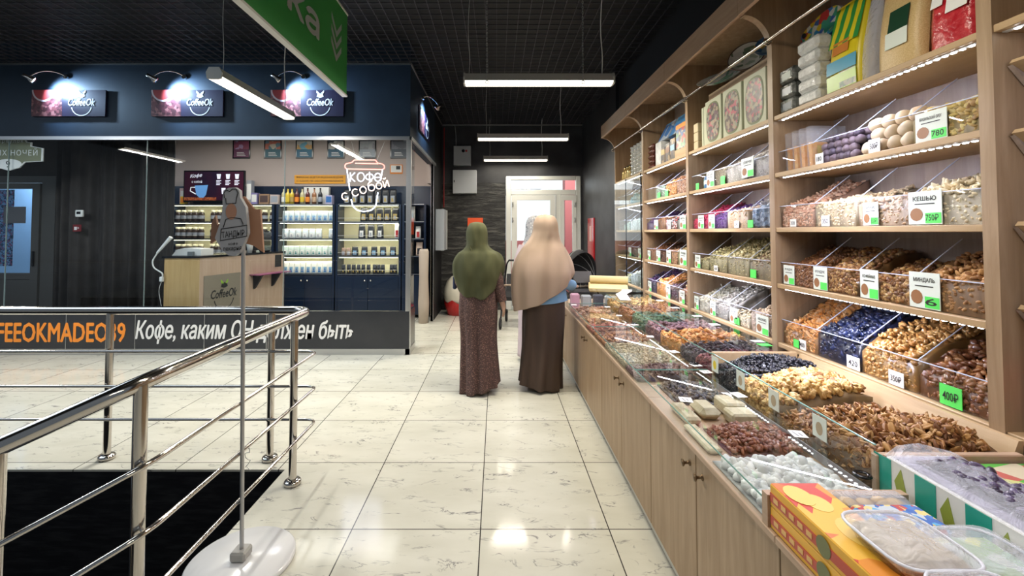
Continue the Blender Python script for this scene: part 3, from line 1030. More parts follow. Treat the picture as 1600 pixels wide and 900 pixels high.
# ------------------------------------------------------------------ bakery sign on a pole
t = thing('pole_sign', 'bakery sign on a thin pole with a round marble foot beside the railing', 'sign', (-1.08, 1.92, 0))
MB().lathe((-1.08, 1.92, 0), [(0, 0.0), (0.205, 0.0), (0.21, 0.004), (0.21, 0.016), (0.203, 0.022), (0, 0.022)], 56).build('foot', noisy('grey_veined_marble', (0.75, 0.75, 0.76), (0.50, 0.51, 0.54), 4, 0.15, (1, 0.25, 1), 0, 0.55, 0.75, 3, dist=0.4), t)
bx('socket', (-1.115, 1.885, 0.022), (-1.05, 1.955, 0.062), mat('grey_cast_socket', (0.35, 0.34, 0.32), 0.5), t, 0.008)
MB().cyl((-1.08, 1.92, 0.05), (-1.105, 1.935, 1.50), 0.0085, n=12).build('pole', mat('grey_pole', (0.45, 0.45, 0.46), 0.35, 0.6), t)
TAN = mat('tan_board_face', (0.36, 0.19, 0.12), 0.55); LG = mat('grey_board_face', (0.38, 0.39, 0.43), 0.5)
def cut(name, pts, y, th, m, par, sc=0.00277, ox=-1.11, oz=1.40, px=372., py=357.):
    return MB().prism([(ox + (a - px) * sc, y, oz - (b - py) * sc) for a, b in pts], (0, th, 0)).build(name, m, par)
cut('back_board', [(320, 375), (321, 343), (327, 330), (331, 348), (345, 322), (358, 305), (372, 300), (388, 320), (398, 321), (404, 389), (388, 378), (335, 365)], 1.945, 0.012, TAN, t)
def ov(cx, cy, rx, ry, n=20, a0=0, a1=360): return [(cx + rx * cos(radians(a0 + (a1 - a0) * i / n)), cy + ry * sin(radians(a0 + (a1 - a0) * i / n))) for i in range(n)]
cut('face_board', [(336, 366), (343, 345), (347, 322), (347, 304), (348, 292), (356, 288), (366, 287), (373, 292), (374, 303), (383, 318), (386, 345), (387, 358), (382, 372), (375, 388), (367, 394), (358, 393), (347, 384)], 1.905, 0.02, LG, t)
br = MB()
def stroke(pts, w=0.002):
    br.tube([(-1.11 + (a - 372) * .00277, 1.904, 1.40 - (b - 357) * .00277) for a, b in pts], w, 5)
stroke([(350, 304), (349, 296), (353, 291), (358, 294), (362, 290), (368, 290), (371, 296), (369, 303)]); stroke([(352, 304), (353, 313), (368, 312), (369, 303)])
stroke([(346, 352), (386, 346), (386, 363), (345, 370), (346, 352)]); stroke([(349, 350), (353, 337), (362, 334), (376, 336), (380, 345)])
br.build('line_drawing', INK, t); br = MB()
put_text(br, 'ТАНДЫР', (-1.11 + (348 - 372) * .00277, 1.902, 1.40 - (368 - 357) * .00277), (1, 0, 0.11), (-0.1, 0, 1), w=0.098, h=0.032, bold=0.01)
put_text(br, 'кофе', (-1.11 + (358 - 372) * .00277, 1.902, 1.40 - (378 - 357) * .00277), (1, 0, 0.05), (0, 0, 1), w=0.04, h=0.014, bold=0.01)
put_text(br, 'пекарня', (-1.11 + (350 - 372) * .00277, 1.902, 1.40 - (388 - 357) * .00277), (1, 0, 0.07), (0, 0, 1), w=0.078, h=0.02, bold=0.01)
br.build('lettering', INK, t)
cut('oval_print', ov(361, 325, 8.5, 12.5), 1.903, 0.001, mat('peach_print', (0.42, 0.22, 0.15), 0.6), t)
# ================================================================== inside the coffee shop
# address plate hung behind the glass
t = thing('address_sign', 'shaped street address plate with number 9 hanging inside the shop glass', 'sign', (-5.74, 5.2, 2.11))
OLIVE = mat('olive_plate', (0.20, 0.21, 0.13), 0.5)
def plate(s, y, th):
    half = [(0.0, 2.53), (0.17, 2.51), (0.215, 2.46), (0.26, 2.46), (0.26, 2.415), (0.40, 2.39), (0.40, 2.235), (0.19, 2.225), (0.13, 2.16), (0.0, 2.125)]
    cz = 2.33
    pts = [(-5.745 + a * s, y, cz + (b - cz) * s) for a, b in half] + [(-5.745 - a * s, y, cz + (b - cz) * s) for a, b in half[-2:0:-1]]
    return MB().prism(pts, (0, th, 0))
plate(1.0, 5.2, 0.012).build('rim', PAPERW, t); plate(0.95, 5.197, 0.003).build('face', OLIVE, t)
o = MB(); o.prism([(-5.745 + 0.16 * cos(a), 5.194, 2.20 + 0.062 * sin(a)) for a in [2 * pi * j / 24 for j in range(24)]], (0, 0.003, 0)); o.build('number_oval', PAPERW, t)
l = MB(); put_text(l, 'переулок', (-5.745, 5.195, 2.465), (1, 0, 0), (0, 0, 1), w=0.34, h=0.045, center=True, spacing=1.3); l.build('lettering', PAPERW, t)
l = MB(); put_text(l, 'БЕЛЫХ НОЧЕЙ', (-5.745, 5.195, 2.345), (1, 0, 0), (0, 0, 1), w=0.68, h=0.085, center=True, spacing=1.15); l.build('lettering', PAPERW, t)
l = MB(); put_text(l, '9', (-5.745, 5.192, 2.20), (1, 0, 0), (0, 0, 1), h=0.08, center=True); l.build('number', INK, t)
for sx in (-0.2, 0.2): MB().cyl((-5.745 + sx, 5.206, 2.5), (-5.745 + sx, 5.206, 3.0), 0.002, n=5).build('wire', BRUSH, t)

# grey inner door with a pale pane
AL = mat('grey_brown_aluminium', (0.085, 0.08, 0.075), 0.4, 0.3)
d = thing('door_2', None, None, (-6.5, 5.95, 0)); d['kind'] = 'structure'
f = MB(); f.box((-6.06, 5.9, 0), (-5.88, 6.0, 2.15)); f.box((-7.2, 5.9, 2.06), (-6.06, 6.0, 2.15)); f.build('frame', AL, d)
f = MB(); f.box((-6.17, 5.88, 0.05), (-6.07, 5.94, 2.05)); f.box((-7.2, 5.88, 1.98), (-6.17, 5.94, 2.05)); f.box((-7.2, 5.88, 0.05), (-6.17, 5.94, 0.12)); f.box((-7.2, 5.88, 0.78), (-6.17, 5.94, 0.86)); f.box((-7.2, 5.895, 0.12), (-6.17, 5.93, 0.78)); f.build('leaf', AL, d)
bx('pane', (-7.2, 5.905, 0.86), (-6.17, 5.915, 1.98), glass('pale_blue_pane', (0.72, 0.85, 0.97), 1.0), d)
bx('handle', (-6.13, 5.85, 0.95), (-6.11, 5.88, 1.15), BLACKG, d, 0.005)
bx('notice', (-6.56, 5.896, 1.52), (-6.27, 5.903, 1.74), mat('grey_notice', (0.10, 0.10, 0.11), 0.4), d)
MB().box((-6.9, 5.94, 0.95), (-6.48, 5.95, 1.97)).build('window_film', pattern_mat('speckled_red_film', [(0.35, 0.36, 0.4), (0.05, 0.06, 0.07), (0.42, 0.45, 0.5), (0.5, 0.1, 0.14), (0.2, 0.22, 0.26)], 55, 0.5), d)
struct(bx('wall_behind_inner_door', (-9, 6.9, 0), (-6.1, 6.95, 3.0), mat('pale_room_wall', (0.6, 0.7, 0.8), 0.8)))
area_light('room_behind_inner_door', (-6.7, 6.5, 2.6), (0.9, 0.4), 45, (0.70, 0.86, 1.0), (0, 0.25, -1))
struct(bx('wall_over_inner_door', (-9, 5.93, 2.15), (-5.86, 5.97, 3.0), mat('dark_brown_wall', (.022, .018, .016), .7)))
struct(bx('wall_room_side', (-5.9, 6.0, 0), (-5.85, 6.95, 3.0), BLACK))
# dark curtain behind the glass
cv = MB(); n = 150
vs = []
for i in range(n + 1):
    x = -5.86 + 1.60 * i / n
    y = 5.86 + 0.045 * sin(i * 0.30 + sin(i * .07) * 2) + 0.04 * sin(i * 0.13 + 1) + 0.012 * sin(i * .83)
    vs += [(x, y, 0.02), (x, y + 0.012 * sin(i * .4), 1.3), (x, y * 0.9 + 0.58, 2.95)]
cv.add(vs, [(3 * i + k, 3 * i + 3 + k, 3 * i + 4 + k, 3 * i + 1 + k) for i in range(n) for k in (0, 1)], 0, True)
oc = cv.build('curtain', noisy('brown_black_drape', (0.020, 0.016, 0.014), (0.034, 0.028, 0.026), 6, 0.8))
tag(oc, 'dark brown pleated curtain hanging behind the shop glass', 'curtain')
sm = oc.modifiers.new('thick', 'SOLIDIFY'); sm.thickness = 0.006
t = thing('thermostat', 'small white square thermostat on the dark curtain side', 'thermostat', (-5.42, 5.74, 1.60))
bx('body', (-5.47, 5.745, 1.60), (-5.37, 5.775, 1.69), PAPERW, t, 0.008); bx('screen', (-5.445, 5.742, 1.635), (-5.395, 5.746, 1.668), BLACKG, t)
t = thing('fire_sign', 'small dim red sign below the white thermostat', 'sign', (-5.45, 5.75, 1.40))
bx('plate', (-5.50, 5.755, 1.41), (-5.39, 5.76, 1.50), mat('dim_red_sign', (0.16, 0.012, 0.015), 0.4), t)
m = MB(); m.box((-5.48, 5.753, 1.43), (-5.445, 5.7555, 1.47)); m.prism([(-5.435, 5.753, 1.44), (-5.415, 5.753, 1.455), (-5.435, 5.753, 1.47)], (0, .0025, 0)); m.build('symbol', PAPERW, t)

# ---- shelving along the back
def shelving(name, label, x0, x1, yf, yb, levels, m, back, doors=2, top=1.86, led=True):
    t = thing(name, label, 'shelving', ((x0 + x1) / 2, yf, 0))
    p = 0.035
    for a in (x0, x1 - p): bx('side_panel', (a, yf, 0), (a + p, yb, top), m, t)
    bx('back_panel', (x0 + p, yb - 0.012, 0.69), (x1 - p, yb - 0.002, top - .02), back, t)
    for z in levels:
        bx('shelf', (x0 + p, yf, z - 0.022), (x1 - p, yb - 0.013, z), m, t)
        s = MB(); s.box((x0 + p, yf - 0.004, z - 0.006), (x1 - p, yf - 0.001, z + 0.001)); s.build('shelf_lip', BRUSH, t)
        if z > 0.9 and led:
            MB().box((x0 + p + .02, yf + 0.02, z - 0.030), (x1 - p - .02, yf + 0.032, z - 0.023)).build('led_strip', mat('shelf_led', (1, 1, 1), emit=(1.0, 0.93, 0.68), estr=7), t)
            area_light('shelf_led_light', ((x0 + x1) / 2, yf + 0.05, z - 0.034), (x1 - x0 - 0.1, 0.02), 2.0, (1.0, 0.92, 0.68), (0, 0.55, -1))
            MB().tube([(x0 + p, yf + 0.004, z + 0.05 - .28), (x1 - p, yf + 0.004, z + 0.05 - .28)], 0.003, 5).build('guard_rail', BRUSH, t)
    bx('base_board', (x0 + p, yf + 0.012, 0.05), (x1 - p, yb - 0.013, 0.69), m, t)
    w = (x1 - x0 - 2 * p) / doors
    for i in range(doors):
        a = x0 + p + i * w
        dd = bx('door', (a + 0.003, yf - 0.006, 0.06), (a + w - 0.003, yf + 0.012, 0.68), m, t, 0.003)
        kx = a + w - 0.05 if i % 2 == 0 else a + 0.05
        MB().lathe((kx, yf - 0.006, 0.61), [(0.006, 0), (0.006, 0.015), (0.014, 0.018), (0.014, 0.026), (0, 0.028)], 12, 0, (0, -1, 0)).build('knob', STEEL, dd)
    return t


LV = [0.715, 1.01, 1.295, 1.575, 1.862]
YF, YB = 7.28, 7.595
shelving('shop_shelving', 'navy shelving with small pouches right of the wooden counter', -3.62, -2.66, YF, YB, LV, NAVYD, CREAM)
shelving('shop_shelving', 'navy shelving with black coffee bags behind the neon cup', -2.64, -1.57, YF, YB, LV, NAVYD, CREAM)
shelving('shop_shelving', 'navy shelving with rows of jars under the menu screen', -5.36, -3.66, YF, YB, LV, NAVYD, CREAM, 3)
t = shelving('corner_shelving', 'narrow dark shelving at the end by the glass side', -1.55, -1.16, YF, YB, LV, NAVYD, NAVYD, 1, led=False)

# ---- packets, bags, jars, bottles
def pouch(label, group, w, h, dep, body, panel, pan2=None):
    t = thing('coffee_pouch', label, 'pouch', (0, 0, 0), group)
    m = MB(); n = 8
    rings = [(0.0, dep, w), (0.12, dep, w), (0.6, dep * 0.8, w * 0.98), (0.86, dep * 0.25, w * 0.97), (1.0, dep * 0.05, w)]
    vs = []
    for f, dd, ww in rings:
        z = f * h
        vs += [(-ww / 2, -dd * .35, z), (-ww * .3, -dd / 2, z), (ww * .3, -dd / 2, z), (ww / 2, -dd * .35, z), (ww / 2, dd * .35, z), (ww * .3, dd / 2, z), (-ww * .3, dd / 2, z), (-ww / 2, dd * .35, z)]
    fs = [(k * n + i, k * n + (i + 1) % n, k * n + n + (i + 1) % n, k * n + n + i) for k in range(4) for i in range(n)]
    fs += [tuple(reversed(range(8))), tuple(range(32, 40))]
    m.add(vs, fs, 0, True); m.build('bag', body, t)
    q = MB(); q.add([(-w * .29, -dep / 2 - .0015, h * .10), (w * .29, -dep / 2 - .0015, h * .10), (w * .29, -dep * .42 - .0015, h * .56), (-w * .29, -dep * .42 - .0015, h * .56)], [(0, 1, 2, 3)])
    q.build('front_label', panel, t)
    if pan2:
        q = MB(); q.add([(-w * .2, -dep / 2 - .003, h * .16), (w * .2, -dep / 2 - .003, h * .16), (w * .05, -dep * .46 - .003, h * .42), (-w * .15, -dep * .46 - .003, h * .42)], [(0, 1, 2, 3)]); q.build('print', pan2, t)
    return t


def row(first, xs, y, z, jit=0.003):
    for i, x in enumerate(xs):
        o = first if i == 0 else copy_tree(first)
        o.location = (x + rnd.uniform(-jit, jit), y + rnd.uniform(-jit, jit), z)
        o.rotation_euler = (0, 0, rnd.uniform(-.08, .08))
        WL[o.name] = Vector(o.location)


def lin(a, b, n): return [a + (b - a) * i / (n - 1) for i in range(n)]
SILV = mat('silver_foil_pouch', (0.62, 0.68, 0.72), 0.3, 0.3)
MINT = mat('mint_foil_pouch', (0.55, 0.66, 0.62), 0.35)
BLK = mat('black_foil_bag', (0.012, 0.013, 0.018), 0.3)
BLU = mat('blue_print', (0.04, 0.16, 0.45), 0.4); TEAL = mat('teal_print', (0.05, 0.30, 0.30), 0.4); GOLD = mat('gold_print', (0.45, 0.33, 0.10), 0.35)
GRYL = mat('grey_print', (0.33, 0.36, 0.42), 0.4); LBLU = mat('pale_blue_print', (0.25, 0.45, 0.65), 0.4)
YS = 7.36
row(pouch('small silver and blue pouch in the tight top row beside the neon cup', 'silver and blue pouches', 0.092, 0.175, 0.05, SILV, LBLU, BLU), lin(-3.50, -2.74, 9), YS, 1.578)
row(pouch('small pale pouch with a black zip top, third shelf up right of the counter', 'black topped pouches', 0.10, 0.16, 0.05, SILV, PAPERW, GRYL), lin(-3.50, -2.95, 6) + [-2.73], YS, 1.298)
row(pouch('small mint pouch in the row above the white bags', 'mint pouches', 0.092, 0.165, 0.05, MINT, PAPERW, TEAL), lin(-3.50, -2.74, 9), YS, 1.013)
row(pouch('white bag with blue print on the bottom shelf right of the counter', 'white bags with blue print', 0.088, 0.20, 0.05, PAPERW, LBLU, BLU), lin(-3.48, -2.74, 9), YS, 0.718)
row(pouch('black coffee bag with grey emblem standing on the top board behind the neon letters', 'large black coffee bags', 0.115, 0.25, 0.07, BLK, GRYL, GOLD), lin(-2.48, -1.72, 7), YS, 1.865)
row(pouch('black and gold coffee bag on the shelf just below the neon cup', 'black and gold coffee bags', 0.112, 0.225, 0.07, BLK, GOLD, GRYL), lin(-2.2, -1.68, 5), YS, 1.578)
row(pouch('dark coffee bag with white front label below the neon cup', 'coffee bags with white labels', 0.105, 0.23, 0.07, BLK, PAPERW, GRYL), [-2.23, -2.08, -1.93], YS, 1.298)
o = pouch('slim white and blue bag with a red diamond at the shelf end', None, 0.075, 0.24, 0.05, PAPERW, REDP, None); o.location = (-1.65, YS, 1.298); WL[o.name] = Vector(o.location)
row(pouch('small dark pouch with blue grey picture on the second shelf behind the glass', 'small dark picture pouches', 0.10, 0.15, 0.05, BLK, LBLU, GRYL), [-2.34, -2.19, -2.03, -1.88, -1.72], YS, 1.013)
row(pouch('small brown pouch at the start of the second shelf', 'small brown pouches', 0.07, 0.13, 0.05, mat('brown_pouch', (0.3, 0.2, 0.15), 0.5), GRYL), [-2.53, -2.45], YS, 1.013)
row(pouch('small black box shaped pouch on the bottom shelf behind the glass', 'small black pouches', 0.062, 0.15, 0.05, BLK, BLACKG, GOLD), lin(-2.53, -2.12, 6) + lin(-2.02, -1.88, 3) + [-1.74, -1.68], YS, 0.718)
row(pouch('pale packet on the narrow corner shelving', 'pale corner packets', 0.085, 0.20, 0.06, PAPERW, REDP, None), [-1.46, -1.30], YS, 1.298)
row(pouch('beige packet low on the narrow corner shelving', 'beige corner packets', 0.11, 0.22, 0.06, mat('beige_packet', (0.55, 0.42, 0.34), 0.5), BLK, None), [-1.45, -1.28], YS, 1.013)
row(pouch('glossy white bag high on the narrow corner shelving', 'white corner bags', 0.13, 0.25, 0.07, PAPERW, SILV, None), [-1.42], YS, 1.578)


def jar(label, group):
    t = thing('glass_jar', label, 'jar', (0, 0, 0), group)
    MB().lathe((0, 0, 0), [(0, 0), (0.042, 0), (0.045, 0.01), (0.045, 0.13), (0.036, 0.15), (0.036, 0.155)], 14).build('jar_body', mat('jar_glass_brown', (0.05, 0.035, 0.03), 0.08, coat=0.4), t)
    MB().lathe((0, 0, 0), [(0.0461, 0.045), (0.0461, 0.1)], 14).build('jar_label', GRYL, t)
    MB().lathe((0, 0, 0.153), [(0, 0.035), (0.034, 0.035), (0.039, 0.028), (0.039, 0.0)], 14).build('lid', mat('cream_jar_lid', (0.75, 0.70, 0.52), 0.4), t)
    return t
for z, nm in ((1.578, 'upper'), (1.298, 'middle'), (1.013, 'lower')):
    row(jar('brown glass jar with cream lid on the %s jar shelf under the menu screen' % nm, 'jars on the %s shelf' % nm), lin(-5.28, -4.9, 5) + lin(-4.70, -4.42, 4) + lin(-3.98, -3.72, 3), 7.36, z)


def bottle(label, body, lab, h=0.27, r=0.035, name='bottle', cap=BLACKG):
    t = thing(name, label, 'bottle', (0, 0, 0))
    MB().lathe((0, 0, 0), [(0, 0), (r, 0), (r, h * .58), (r * .9, h * .66), (r * .38, h * .78), (r * .36, h * .95)], 14).build('glass_body', body, t)
    MB().lathe((0, 0, 0), [(r * 1.02, h * .15), (r * 1.02, h * .45)], 14).build('label', lab, t)
    MB().lathe((0, 0, h * .95), [(r * .42, 0), (r * .42, h * .06), (0, h * .06)], 10).build('cap', cap, t)
    return t


def place(o, x, y, z, rz=0.0):
    o.location = (x, y, z); o.rotation_euler = (0, 0, rz); WL[o.name] = Vector((x, y, z)); return o
YEL = mat('yellow_syrup', (0.75, 0.55, 0.05), 0.2); RDB = mat('dark_red_syrup', (0.10, 0.015, 0.012), 0.15); PAL = mat('pale_syrup', (0.6, 0.55, 0.32), 0.2); AMB = mat('amber_syrup', (0.32, 0.13, 0.05), 0.2)
for x, bm, lm, tx in [(-3.55, PAL, PAPERW, 'pale syrup bottle with white label, first in the bottle row'), (-3.48, YEL, YEL, 'yellow syrup bottle beside the pale one on the top board'), (-3.41, YEL, GOLD, 'yellow syrup bottle with gold label in the bottle row'), (-3.33, RDB, ORANGE, 'dark syrup bottle with orange label beside the yellow bottles'), (-3.24, PAL, YEL, 'pale bottle with yellow label between two dark bottles'), (-3.15, RDB, ORANGE, 'dark bottle with orange label in front of the white box'), (-3.04, AMB, mat('tan_label', (.55, .38, .25), .5), 'round amber bottle with tan label on the top board'), (-2.94, BLK, GRYL, 'black bottle with grey label, last in the bottle row')]:
    place(bottle(tx, bm, lm), x, 7.38, 1.864)
def carton(name, label, w, d_, h, m, m2=None, cat='box'):
    t = thing(name, label, cat, (0, 0, 0))
    MB().box((-w / 2, -d_ / 2, 0), (w / 2, d_ / 2, h), 0, 0.003).build('carton', m, t)
    if m2: MB().box((-w * .4, -d_ / 2 - .0015, h * .2), (w * .4, -d_ / 2 - .0003, h * .85)).build('front_print', m2, t)
    return t
place(carton('gift_box', 'large plain white box behind the bottles', 0.42, 0.08, 0.30, PAPERW, None), -3.05, 7.52, 1.864)
place(carton('tea_tin', 'small purple and white tin right of the bottles', 0.11, 0.1, 0.15, mat('lilac_tin', (0.45, 0.42, 0.6), 0.3), BLU), -2.78, 7.38, 1.864)
place(carton('tea_box', 'brown picture box on the top board right of the menu screen', 0.16, 0.08, 0.17, mat('brown_box', (0.35, 0.22, 0.13), 0.5), mat('dark_face_print', (.08, .05, .05), .5)), -3.86, 7.38, 1.864)
place(carton('tea_box', 'pale patterned tea box beside the brown picture box', 0.14, 0.08, 0.16, mat('pale_box', (0.55, 0.45, 0.42), 0.5), GRYL), -3.69, 7.38, 1.864)
place(carton('tea_tin', 'violet tin on the top board beside the menu screen', 0.10, 0.09, 0.19, mat('violet_tin', (0.25, 0.22, 0.45), 0.3), PAPERW), -4.02, 7.38, 1.864)
place(carton('tea_tin', 'tall grey tin stacked highest beside the menu screen', 0.09, 0.09, 0.40, mat('grey_tin', (0.32, 0.34, 0.38), 0.3), PAPERW), -4.12, 7.40, 1.864)
place(carton('tea_box', 'pink box peeking out left of the menu screen', 0.18, 0.08, 0.28, mat('pink_box', (0.6, 0.42, 0.42), 0.5), PAPERW), -5.27, 7.52, 1.864)
place(carton('tea_tin', 'small yellow tin below the pink box', 0.08, 0.08, 0.13, mat('yellow_tin', (0.7, 0.5, 0.03), 0.35), ORANGE), -5.2, 7.37, 1.864)

# menu screen
t = thing('menu_screen', 'wide dark red menu screen with a blue cup above the jar shelves', 'screen', (-4.65, 7.3, 1.89))
bx('frame', (-5.17, 7.30, 1.90), (-4.16, 7.34, 2.42), BLACKG, t, 0.004)
MB().box((-5.15, 7.297, 1.925), (-4.18, 7.2995, 2.40)).build('display', noisy('menu_picture', (0.10, 0.008, 0.02), (0.02, 0.008, 0.03), 1.6, 0.2, (1, 1, .2)), t)
em = lambda n, c, s: mat(n, c, .4, emit=c, estr=s)
m = MB(); m.prism([(-4.98, 7.294, 2.17), (-4.76, 7.294, 2.18), (-4.79, 7.294, 2.02), (-4.83, 7.294, 1.97), (-4.90, 7.294, 1.97), (-4.95, 7.294, 2.02)], (0, 0.002, 0)); m.build('cup_picture', em('screen_blue', (0.12, 0.30, 0.62), .5), t)
m = MB(); m.tube([(-4.97, 7.294, 2.14), (-5.04, 7.294, 2.14), (-5.05, 7.294, 2.08), (-4.96, 7.294, 2.03)], 0.009, 6); m.build('cup_handle_picture', em('screen_white', (0.8, 0.8, 0.85), .6), t)
m = MB(); m.box((-5.15, 7.295, 1.925), (-4.62, 7.2965, 1.975)); m.build('bean_picture', pattern_mat('orange_bean_print', [(0.5, 0.12, 0.03), (0.2, 0.03, 0.02), (0.6, 0.2, 0.08)], 70, .3), t)
m = MB(); put_text(m, 'Кофе', (-5.06, 7.295, 2.28), (1, 0, 0.1), (0, 0, 1), w=0.2, h=0.075, shear=.3, bold=.01); put_text(m, 'с собой', (-5.03, 7.295, 2.215), (1, 0, 0), (0, 0, 1), w=0.17, h=0.04, bold=.01)
for i, x in enumerate((-4.62, -4.47, -4.32)):
    m.prism([(x, 7.295, 2.36), (x + .07, 7.295, 2.36), (x + .06, 7.295, 2.28), (x + .01, 7.295, 2.28)], (0, .001, 0))
    for k in range(4): m.box((x - .005, 7.295, 2.245 - k * .022), (x + .075 - .02 * (k % 2), 7.296, 2.257 - k * .022))
m.prism([(-4.54, 7.295, 2.13), (-4.47, 7.295, 2.13), (-4.48, 7.295, 2.03), (-4.53, 7.295, 2.03)], (0, .001, 0))
m.build('lettering', em('screen_text', (0.75, 0.75, 0.85), .6), t)

# posters and notices on the pink wall
def poster(label, x0, x1, z0, z1, y, cols, name='poster'):
    t = thing(name, label, 'poster', ((x0 + x1) / 2, y, z0), 'posters along the top of the pink wall' if name == 'poster' else None)
    bx('frame', (x0, y, z0), (x1, y + .012, z1), BLACKG, t)
    h = z1 - z0; w = x1 - x0
    a = MB(); a.box((x0 + .02, y - .002, z0 + .02), (x1 - .02, y - .0003, z0 + h * .5)); a.build('lower_print', mat('poster_' + cols[0][0], cols[0][1], .4), t)
    a = MB(); a.box((x0 + .02, y - .002, z0 + h * .5), (x1 - .02, y - .0003, z1 - .02)); a.build('picture', pattern_mat('poster_pic_' + cols[0][0], cols[1], 14, .4), t)
    a = MB()
    for k in range(3): a.box((x0 + w * .25, y - .003, z0 + h * (.14 + .08 * k)), (x1 - w * (.25 + .05 * k), y - .0021, z0 + h * (.17 + .08 * k)))
    a.build('print', PAPERW, t)
PC = [(('violet', (0.14, 0.03, 0.09)), [(0.3, 0.06, 0.12), (0.45, 0.3, 0.5), (0.2, 0.05, 0.1)], 'purple red poster above the menu screen'),
      (('teal', (0.02, 0.12, 0.17)), [(0.4, 0.42, 0.42), (0.1, 0.2, 0.25), (0.5, 0.15, 0.1), (0.55, 0.5, 0.4)], 'dark teal poster, second along the pink wall'),
      (('blue', (0.02, 0.14, 0.24)), [(0.6, 0.35, 0.12), (0.5, 0.5, 0.45), (0.15, 0.4, 0.55)], 'blue poster with an orange picture on the pink wall'),
      (('navy', (0.03, 0.12, 0.20)), [(0.6, 0.6, 0.58), (0.05, 0.07, 0.1), (0.4, 0.38, 0.36)], 'navy poster with scattered black and white picture'),
      (('grey', (0.40, 0.44, 0.50)), [(0.30, 0.30, 0.32), (0.36, 0.38, 0.4), (0.42, 0.42, 0.44)], 'pale grey poster above the neon cup'),
      (('slate', (0.07, 0.09, 0.12)), [(0.12, 0.13, 0.16), (0.2, 0.2, 0.24)], 'slate coloured poster beside the corner post')]
for i, (c, p, lb) in enumerate(PC):
    xx = -4.55 + i * 0.543
    poster(lb, xx, xx + .30, 2.67, 2.99, 7.605, (c, p))
t = thing('notice_board', 'yellow notice strip with black text below the posters', 'notice', (-3.05, 7.6, 2.23))
bx('strip', (-3.48, 7.608, 2.235), (-2.60, 7.618, 2.385), mat('amber_notice', (0.80, 0.36, 0.02), .5), t)
m = MB(); put_text(m, 'ВНИМАНИЕ! ВЕДЕТСЯ ВИДЕОНАБЛЮДЕНИЕ', (-3.44, 7.606, 2.325), (1, 0, 0), (0, 0, 1), w=.8, h=.035, bold=.01); put_text(m, 'С ЕДОЙ НЕ ОБСЛУЖИВАЕМСЯ', (-3.44, 7.606, 2.265), (1, 0, 0), (0, 0, 1), w=.8, h=.035, bold=.01); m.build('lettering', INK, t)
t = thing('notice_board', 'small white card in an orange frame right of the neon cup', 'notice', (-1.73, 7.6, 2.40))
bx('frame', (-1.835, 7.608, 2.405), (-1.62, 7.618, 2.565), ORANGE, t); bx('card', (-1.82, 7.605, 2.43), (-1.635, 7.6075, 2.55), PAPERW, t); bx('picture', (-1.73, 7.603, 2.48), (-1.66, 7.6045, 2.54), INK, t)

# ---- neon cup hung behind the glass
NW = mat('white_neon', (1, 1, 1), .4, emit=(0.80, 0.84, 1.0), estr=5.5); NP = mat('red_neon', (1, .4, .35), .4, emit=(1.0, 0.22, 0.17), estr=3.6); NO = mat('peach_neon', (1, .8, .7), .4, emit=(1.0, 0.66, 0.52), estr=4.8)
t = thing('neon_sign', 'glowing neon take-away cup with lettering hanging inside the shop glass', 'sign', (-1.545, 5.2, 1.63))
def npt(x, y, dy=0): return (-1.545 + (x - 570) * .0075, 5.2 + dy, 1.95 + (290 - y) * .0075)
def neon(paths, m, name, par, r=.0062):
    b = MB()
    for p in paths: b.tube(rounded([npt(*q) for q in p], .02, 4), r, 7)
    return b.build(name, m, par)
neon([[(541, 264), (538, 262), (538, 257), (542, 255), (549, 254), (552, 250), (586, 250), (589, 255), (596, 256), (600, 259), (600, 263), (597, 265), (541, 264)], [(554, 255), (590, 256)]], NP, 'lid_tube', t)
neon([[(541, 265), (546, 298)], [(597, 265), (594, 282)], [(548, 312), (551, 323), (558, 329), (568, 331), (580, 329), (587, 322), (590, 301)]], NW, 'cup_tube', t)
k = MB()
def letter(paths, x, y, w, h, rot=0, r=.0052):
    for p in paths:
        pts = []
        for a, b_ in p:
            aa, bb = a * w, b_ * h
            c, s_ = cos(rot), sin(rot)
            pts.append(npt(x + aa * c + bb * s_, y - bb * c + aa * s_, -.012))
        k.tube(rounded(pts, .012, 3), r, 6)
def circ(cx, cy, rx, ry, a0=0, a1=360, n=14): return [(cx + rx * cos(radians(a0 + (a1 - a0) * i / n)), cy + ry * sin(radians(a0 + (a1 - a0) * i / n))) for i in range(n + 1)]
letter([[(0, 0), (0, 1)], [(.8, 1), (0, .5), (.8, 0)]], 547, 284, 9, 14)
letter([circ(.5, .5, .5, .5)], 558, 284, 11, 14); letter([[(.5, -.05), (.5, 1.05)], circ(.5, .52, .5, .34)], 571, 284, 12, 14); letter([circ(.5, .5, .5, .5, 0, 330), [(.05, .5), (.95, .5)]], 585, 284, 10, 13)
k.build('lettering', NW, t)
k = MB(); R_ = radians(-17)
letter([circ(.5, .5, .5, .5, 40, 320)], 536, 314, 10, 11, R_)
letter([circ(.5, .5, .5, .5, 40, 320)], 552, 308, 10, 11, R_); letter([circ(.5, .5, .5, .5)], 564, 304, 10, 11, R_)
letter([circ(.5, .45, .5, .45), [(.02, .5), (.1, 1.1), (.5, 1.3), (.9, 1.4)]], 577, 300, 10, 11, R_); letter([circ(.5, .5, .5, .5)], 589, 297, 9, 10, R_)
letter([[(0, 1), (0, 0), (.8, 1), (.8, 0)], [(.15, 1.35), (.4, 1.2), (.65, 1.35)]], 601, 294, 9, 11, R_)
k.build('lettering', NO, t)
for a, b in (((555, 250), (548, 219)), ((588, 250), (600, 219))): MB().cyl(npt(*a), (npt(*b)[0], 5.2, 2.47), .0025, n=5).build('wire', WHITE, t)
for nm, c in (('neon_glow', (0.85, .85, 1)),): 
    l = area_light(nm, (-1.545, 5.18, 1.95), (.45, .55), 5, c, (0, -1, 0)); 

